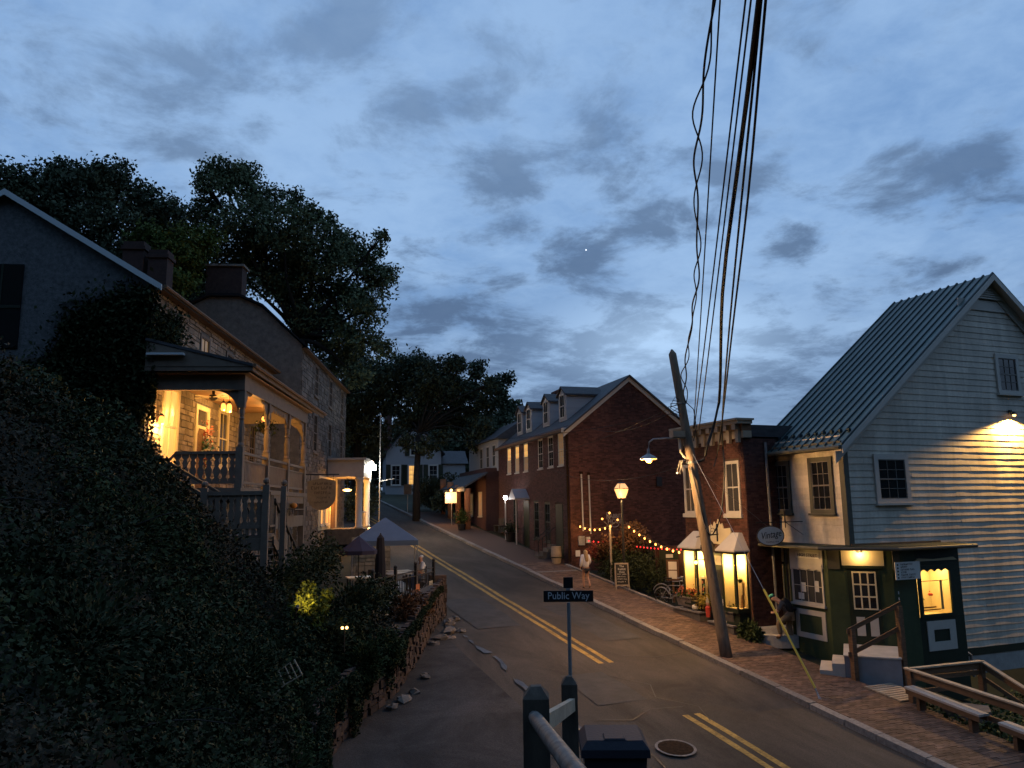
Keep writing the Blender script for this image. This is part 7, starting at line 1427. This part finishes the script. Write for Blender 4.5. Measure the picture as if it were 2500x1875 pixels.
ls = thing('lit_sign', 'glowing cream hanging sign under a lamp on the far porch', 'sign', Fq(1.6, 1.9, 7.6)); MB(Fq).box(1.55, 1.62, 1.75, 2.55, 7.25, 8.0).build('board', 'sign_lit', ls); MB(Fq).tube([(1.58, 1.5, 8.12), (1.58, 2.6, 8.12)], .02, 5).build('arm', 'iron', ls); MB(Fq).ball((1.45, 2.15, 8.12), .10, 8).build('bulb', 'globe', ls); MB(Fq).tube([(1.58, 2.1, 7.25), (1.58, 2.1, gz(51.6)+.1)], .03, 5).build('post', 'galv', ls)
light('POINT', Fq(1.2, 2.3, 7.7), 110, (1, .56, .22), .15, parent=ls)
yp = thing('potted_tree', 'yellow green potted shrub lit beside the far porch column', 'plant', Fq(-.9, 1.9, gz(49.3)+.12)); MB().lathe(Fq(-.9, 1.9, gz(49.3)+.12), [(.22, 0), (.3, .4)], 9).build('pot', 'iron', yp); leafmesh('foliage', np.array(Fq(-.9, 1.9, gz(49.3)+1.0))+np.random.default_rng(2).normal(size=(500, 3))*[.2, .2, .24], .07, 'leaf_light', yp)
bnch = thing('porch_bench', 'dark bench on the walk beside the far porch', 'bench', FT(12.6, .6, gz(48)+.12)); MB(FT).box(12.0, 13.4, .2, .6, gz(48)+.5, gz(48)+.55).build('seat', 'wood_post', bnch); MB(FT).box(12.0, 13.4, .2, .25, gz(48)+.6, gz(48)+1.0).build('backrest', 'wood_post', bnch)
for s in (12.1, 13.3): MB(FT).box(s-.03, s+.03, .2, .6, gz(48)+.1, gz(48)+.5).build('leg', 'wood_post', bnch)
hw_ = thing('white_house', 'far white gabled house half hidden by dark trees, one window lit', 'house', (20, 76, gz(76)))
Fw = Frame((17.0, 77.6), 100)
MB(Fw).prism([(0, 6.5), (5.6, 6.5), (5.6, 12.6), (2.9, 15.9), (0, 12.6)], -9, 0).build('wall', 'siding_dim', hw_); MB(Fw).prism([(5.61, 6.5), (8.2, 6.5), (8.2, 11.4), (5.61, 11.4)], -6, -.6).build('wing', 'siding_dim', hw_)
for sg in (1, -1): MB(Fw).prism([(2.9, 16.12), (2.9+sg*3.1, 12.4), (2.9+sg*3.1, 12.28), (2.9, 15.98)], -9.2, .35).build('roof', 'slate', hw_)
MB(Fw).hexa([(5.65, -6, 11.41), (8.5, -6, 11.41), (8.5, -.3, 11.41), (5.65, -.3, 11.41), (5.65, -3.6, 12.9), (8.5, -3.6, 12.9), (8.5, -3.0, 12.9), (5.65, -3.0, 12.9)]).build('roof', 'slate', hw_); MB(Fw).box(-.1, .7, -4, -3.2, 13, 18).build('chimney', 'brick_dark', hw_)
for s, z, mt in ((2.2, 9.2, 'lit_warm'), (.5, 9.2, 'pane_dark'), (2.4, 12.2, 'pane_dark'), (4.3, 9.2, 'pane_dark')):
    window(hw_, Fw, s, s+1.0, z, z+2.1, 2, 4, d=.005, pane=mt, case=.1)
    for q in (s-.5, s+1.05): MB(Fw).box(q, q+.45, .005, .06, z, z+2.1).build('shutter', 'green_dark', hw_)
ws_ = thing('post_sign', 'small pale sign on a white post by the far bend', 'sign', (14.9, 60, gz(60))); MB().box(14.6, 15.2, 60, 60.05, 8.0, 8.8).build('board', 'sign_tan', ws_); MB().tube([(14.9, 60.03, gz(60)), (14.9, 60.03, 8.0)], .04, 5).build('post', 'trim_white', ws_)
# ------------------------------------------------------------------ trees
def tree(name, label, base, blobs, n, size, mat, seed, trunk_r=.4, group=None, gap=.45, fork=None):
    g = np.random.default_rng(seed); gr = random.Random(seed); t = thing(name, label, 'tree', base, group); C_ = []; tot = sum(b[3]**2 for b in blobs)
    for x, y, z, r in blobs:   # each bough: many small leaf clumps, uneven, with gaps
        nc = max(6, int(30*r)); k = max(4, int(n*r*r/tot/nc))
        v = g.normal(size=(nc, 3)); v /= np.linalg.norm(v, axis=1)[:, None]; cc = np.array([x, y, z])+v*(r*1.05*g.random(nc)**.42)[:, None]*[1, 1, .95]
        sp = r*.17*g.uniform(.6, 1.5, nc)+.10
        C_.append((cc[:, None, :]+np.clip(g.normal(size=(nc, k, 3)), -1.7, 1.7)*sp[:, None, None]*[1, 1, .7]).reshape(-1, 3))
    leafmesh('crown', np.concatenate(C_), size, mat, t, seed=seed)
    B_ = Vector(base); F_ = Vector(fork) if fork else B_.lerp(Vector((sum(b[0] for b in blobs)/len(blobs), sum(b[1] for b in blobs)/len(blobs), sum(b[2] for b in blobs)/len(blobs))), .62)
    m = MB(); m.tube([B_-Vector((0, 0, .4)), B_.lerp(F_, .5)+Vector((gr.uniform(-.2, .2), 0, 0)), F_], [trunk_r*1.15, trunk_r*.9, trunk_r*.75], 9)
    for x, y, z, r in blobs:
        e = Vector((x, y, z)); mid = F_.lerp(e, .5)+Vector((gr.uniform(-.5, .5), gr.uniform(-.5, .5), gr.uniform(-.2, .7))); m.tube([F_, F_.lerp(mid, .5)+Vector((0, 0, .2)), mid, e], [trunk_r*.45, trunk_r*.3, trunk_r*.2, .03], 6)
        for q in range(4): d = Vector((gr.gauss(0, 1), gr.gauss(0, 1), gr.gauss(.3, .8))).normalized()*r*.95; m.tube([mid.lerp(e, .6), e+d*.5, e+d], [.06, .04, .015], 4)
    m.build('trunk', 'bark', t, True); return t
TA=[(-11.3,48.6,25.5,1.2),(-10.5,49.6,25.3,1.8),(-9.6,52.6,27.4,1.3),(-8.8,51.7,26.4,1.8),(-7.0,49.5,26.5,1.2),(-6.0,51.3,27.2,1.4),(-4.4,51.7,25.9,1.7),(-2.9,50.2,24.6,1.5),(-9.6,52.3,24.1,2.3),(-6.4,49.7,23.4,2.2),(-4.2,51.3,22.8,1.8),(-2.1,52.0,23.3,1.6),(-11.3,50.4,23.3,1.9),(-6.8,51,21,2.2),(-3.4,51,20.5,2.0),(-9.5,51,21,2.2),(-1.6,51.5,21,1.6)]
TB=[(0.6,52.4,28.9,1.4),(-0.2,53.2,29.7,1.0),(1.7,54.3,30.1,1.2),(-0.8,50.9,27.9,0.8),(2.8,52.7,28.1,1.4),(-0.8,53.0,26.6,1.5),(1.5,50.9,25.6,1.9),(3.9,49.4,25.0,1.6),(5.2,54.1,24.2,2.2),(5.9,50.7,25.5,1.2),(7.0,50.6,23.3,1.8),(8.7,53.2,25.5,1.3),(9.9,51.5,23.9,1.4),(10.5,50.8,22.3,1.1),(8.2,52.7,21.7,1.9),(9.4,48.8,19.9,1.3),(6.2,52.7,20.6,1.4),(8.4,50.7,18.4,1.4),(9.5,49.0,17.5,0.9),(1.9,52.8,23.4,1.4),(0.6,54.2,23.7,1.7),(10.3,49.5,25.0,0.6),(7.1,52.2,26.6,0.8),(5.8,50.7,26.6,0.7),(11.4,52.0,23.3,0.7),(8.0,52.5,17.0,1.3),(8.9,49.8,15.5,0.9),(6.9,53.2,18.2,1.0),(11.1,51.6,17.9,0.7),(4.9,52.7,28.1,0.9),(6,52,19.6,1.2),(4.5,52,21.4,1.3),(7.4,51.5,19.6,1.1),(3.2,52,22,1.3),(5.2,51.5,22.8,1.3),(9,51,21,1.1),(2.6,52,24.6,1.4),(7.6,51.6,24.6,1.2)]
TS=[(-2.9,38.9,19.6,0.8),(-1.6,37.8,19.2,1.0),(-1.4,38.8,18.4,1.1),(-0.5,39.1,20.1,0.8),(-1.8,36.8,17.1,0.8),(-2.6,39.0,18.5,0.8),(-3.2,38.2,17.6,0.8)]
TC=[(12.1,62.4,17.7,1.7),(14.2,62.3,18.4,1.4),(13.3,61.2,16.2,1.8),(11.7,63.7,15.4,2.0),(9.5,62.4,15.9,2.0),(11.1,64.5,19.4,1.4),(15.0,61.3,16.6,1.2),(10.4,63.4,13.7,2.0),(12.2,62.4,12.9,1.7),(8.4,63.9,17.7,1.3),(8.9,62.2,12.2,1.6)]
TD=[(16.0,56.2,17.2,1.4),(15.2,59.3,17.8,1.5),(18.0,58.6,16.5,1.6),(15.9,58.2,15.5,1.9),(19.2,59.1,14.8,1.7),(17.9,55.7,17.8,0.6),(20.2,58.4,17.9,0.8),(20.0,54.8,16.3,0.7),(22.5,58.1,17.3,0.7),(21.3,56.7,16.2,0.7),(20.5,56.9,14.9,1.0),(20.1,59.0,16.3,0.9),(14.9,59.6,13.9,1.3),(17.4,58.9,13.6,1.2),(17.3,55.1,17.8,0.6),(19.8,55.9,12.5,1.3),(15.4,55.9,11.5,0.7),(14.0,57.0,11.9,0.6),(16.6,56.0,12.3,.6),(22.2,57.7,15.2,0.5)]
TE2=[(22.4,89.3,13.6,3.9),(27.4,89.3,14.7,3.5),(32.7,89.1,15.8,3.0),(35.6,91.1,19.2,1.8),(32.0,93.4,11.4,2.6),(32.9,86.7,20.6,1.0)]
tree('maple_tree', 'broad dark domed tree behind the stucco gable on the far left', (-6.5, 51.5, 10), TA, 60000, .13, 'leaf_far', 41, .5)
tree('big_tree', 'tallest spreading tree with sky showing between its boughs behind the stone building', (5.2, 52.5, 8), TB, 60000, .12, 'leaf_tree', 42, .5, fork=(5.6, 52, 18.2))
tree('light_tree', 'small lighter green tree behind the house chimneys', (-1.8, 38.5, 12), TS, 15000, .09, 'leaf_light', 43, .2)
tree('dark_tree', 'dense dark tree filling the gap behind the portico', (11.2, 62.8, 6), TC, 30000, .14, 'leaf_far', 44, .4)
tree('street_tree', 'straggly dark tree at the kerb before the far white house', (14.45, 55.5, gz(55.5)), TD, 30000, .13, 'leaf_pine', 45, .27, fork=(15.0, 57.0, 12.5))
tree('far_tree', 'distant dark tree closing the view behind the far white house', (28, 90, 8), TE2, 30000, .22, 'leaf_far', 46, .5)
tree('far_tree', 'distant dark tree rising left of the far white house', (15, 95, 9), [(15.5, 95, 13, 4), (12, 94, 14, 4), (18.5, 96, 12, 3.4), (9, 93, 13, 4)], 22000, .22, 'leaf_far', 47, .5)
for k, (lab, bl) in enumerate((('rounded mound of leaves spilling over the wall at the near end', [(1.35, 13.2, 2.75, .55), (1.55, 14.3, 2.8, .5), (1.15, 12.3, 2.7, .55)]), ('leafy mound bulging over the wall beside the lane stones', [(1.85, 15.6, 2.95, .5), (2.15, 16.7, 3.05, .5), (2.6, 17.7, 3.2, .42)]), ('shaggy mound of vines on the middle of the wall', [(3.7, 19.0, 3.35, .5), (4.5, 20.1, 3.5, .45)]), ('tall leafy mound on the bank left of the number board', [(.6, 14.2, 4.1, .8), (-.1, 12.6, 4.9, .9), (1.1, 15.8, 4.1, .7)]), ('broad leafy mound high on the bank below the ivy', [(-1.2, 15.2, 6.5, .8), (-1.9, 13.2, 7.1, .8), (-.6, 16.6, 6.2, .8)]), ('bushy mound low on the bank at the left edge', [(-1.0, 8.6, 5.7, .6), (-.6, 10.2, 5.2, .7), (-1.5, 9.8, 6.4, .6)]))):
    bush('mound_shrub', lab, bl, 7000, .036, 'leaf_ivy' if k % 2 else 'leaf_young', 'shrub', True, 60+k)
bush('hedge', 'dark clipped hedge beside the walk beyond the street tree', [(17.0, 60, 8.0, 1.2), (17.4, 63, 8.2, 1.3), (16.9, 57.5, 7.4, .9), (18.5, 58, 7.6, 1.2), (18.8, 61.5, 8.4, 1.3)], 8000, .11, 'leaf_far', seed=48)
bush('hedge', 'dark shrubs at the roadside left of the far bend', [(11.5, 60, 7.6, 1.2), (10.2, 56, 7.2, 1.4), (12.3, 64, 8.0, 1.2), (13.0, 68, 8.4, 1.2)], 6000, .11, 'leaf_far', seed=49)
bush('ridge_trees', 'dark scrub on the slope behind the left houses', [(-10, 40, 13, 3), (-5, 44, 13, 3), (0, 46, 13, 2.6), (-14, 36, 14, 3)], 14000, .16, 'leaf_far', 'trees', True, 50)
star = MB().ball((448, 858, 335), .9, 6).build('star', 'star'); tag(star, 'tiny pale point of light in the evening sky', 'star')
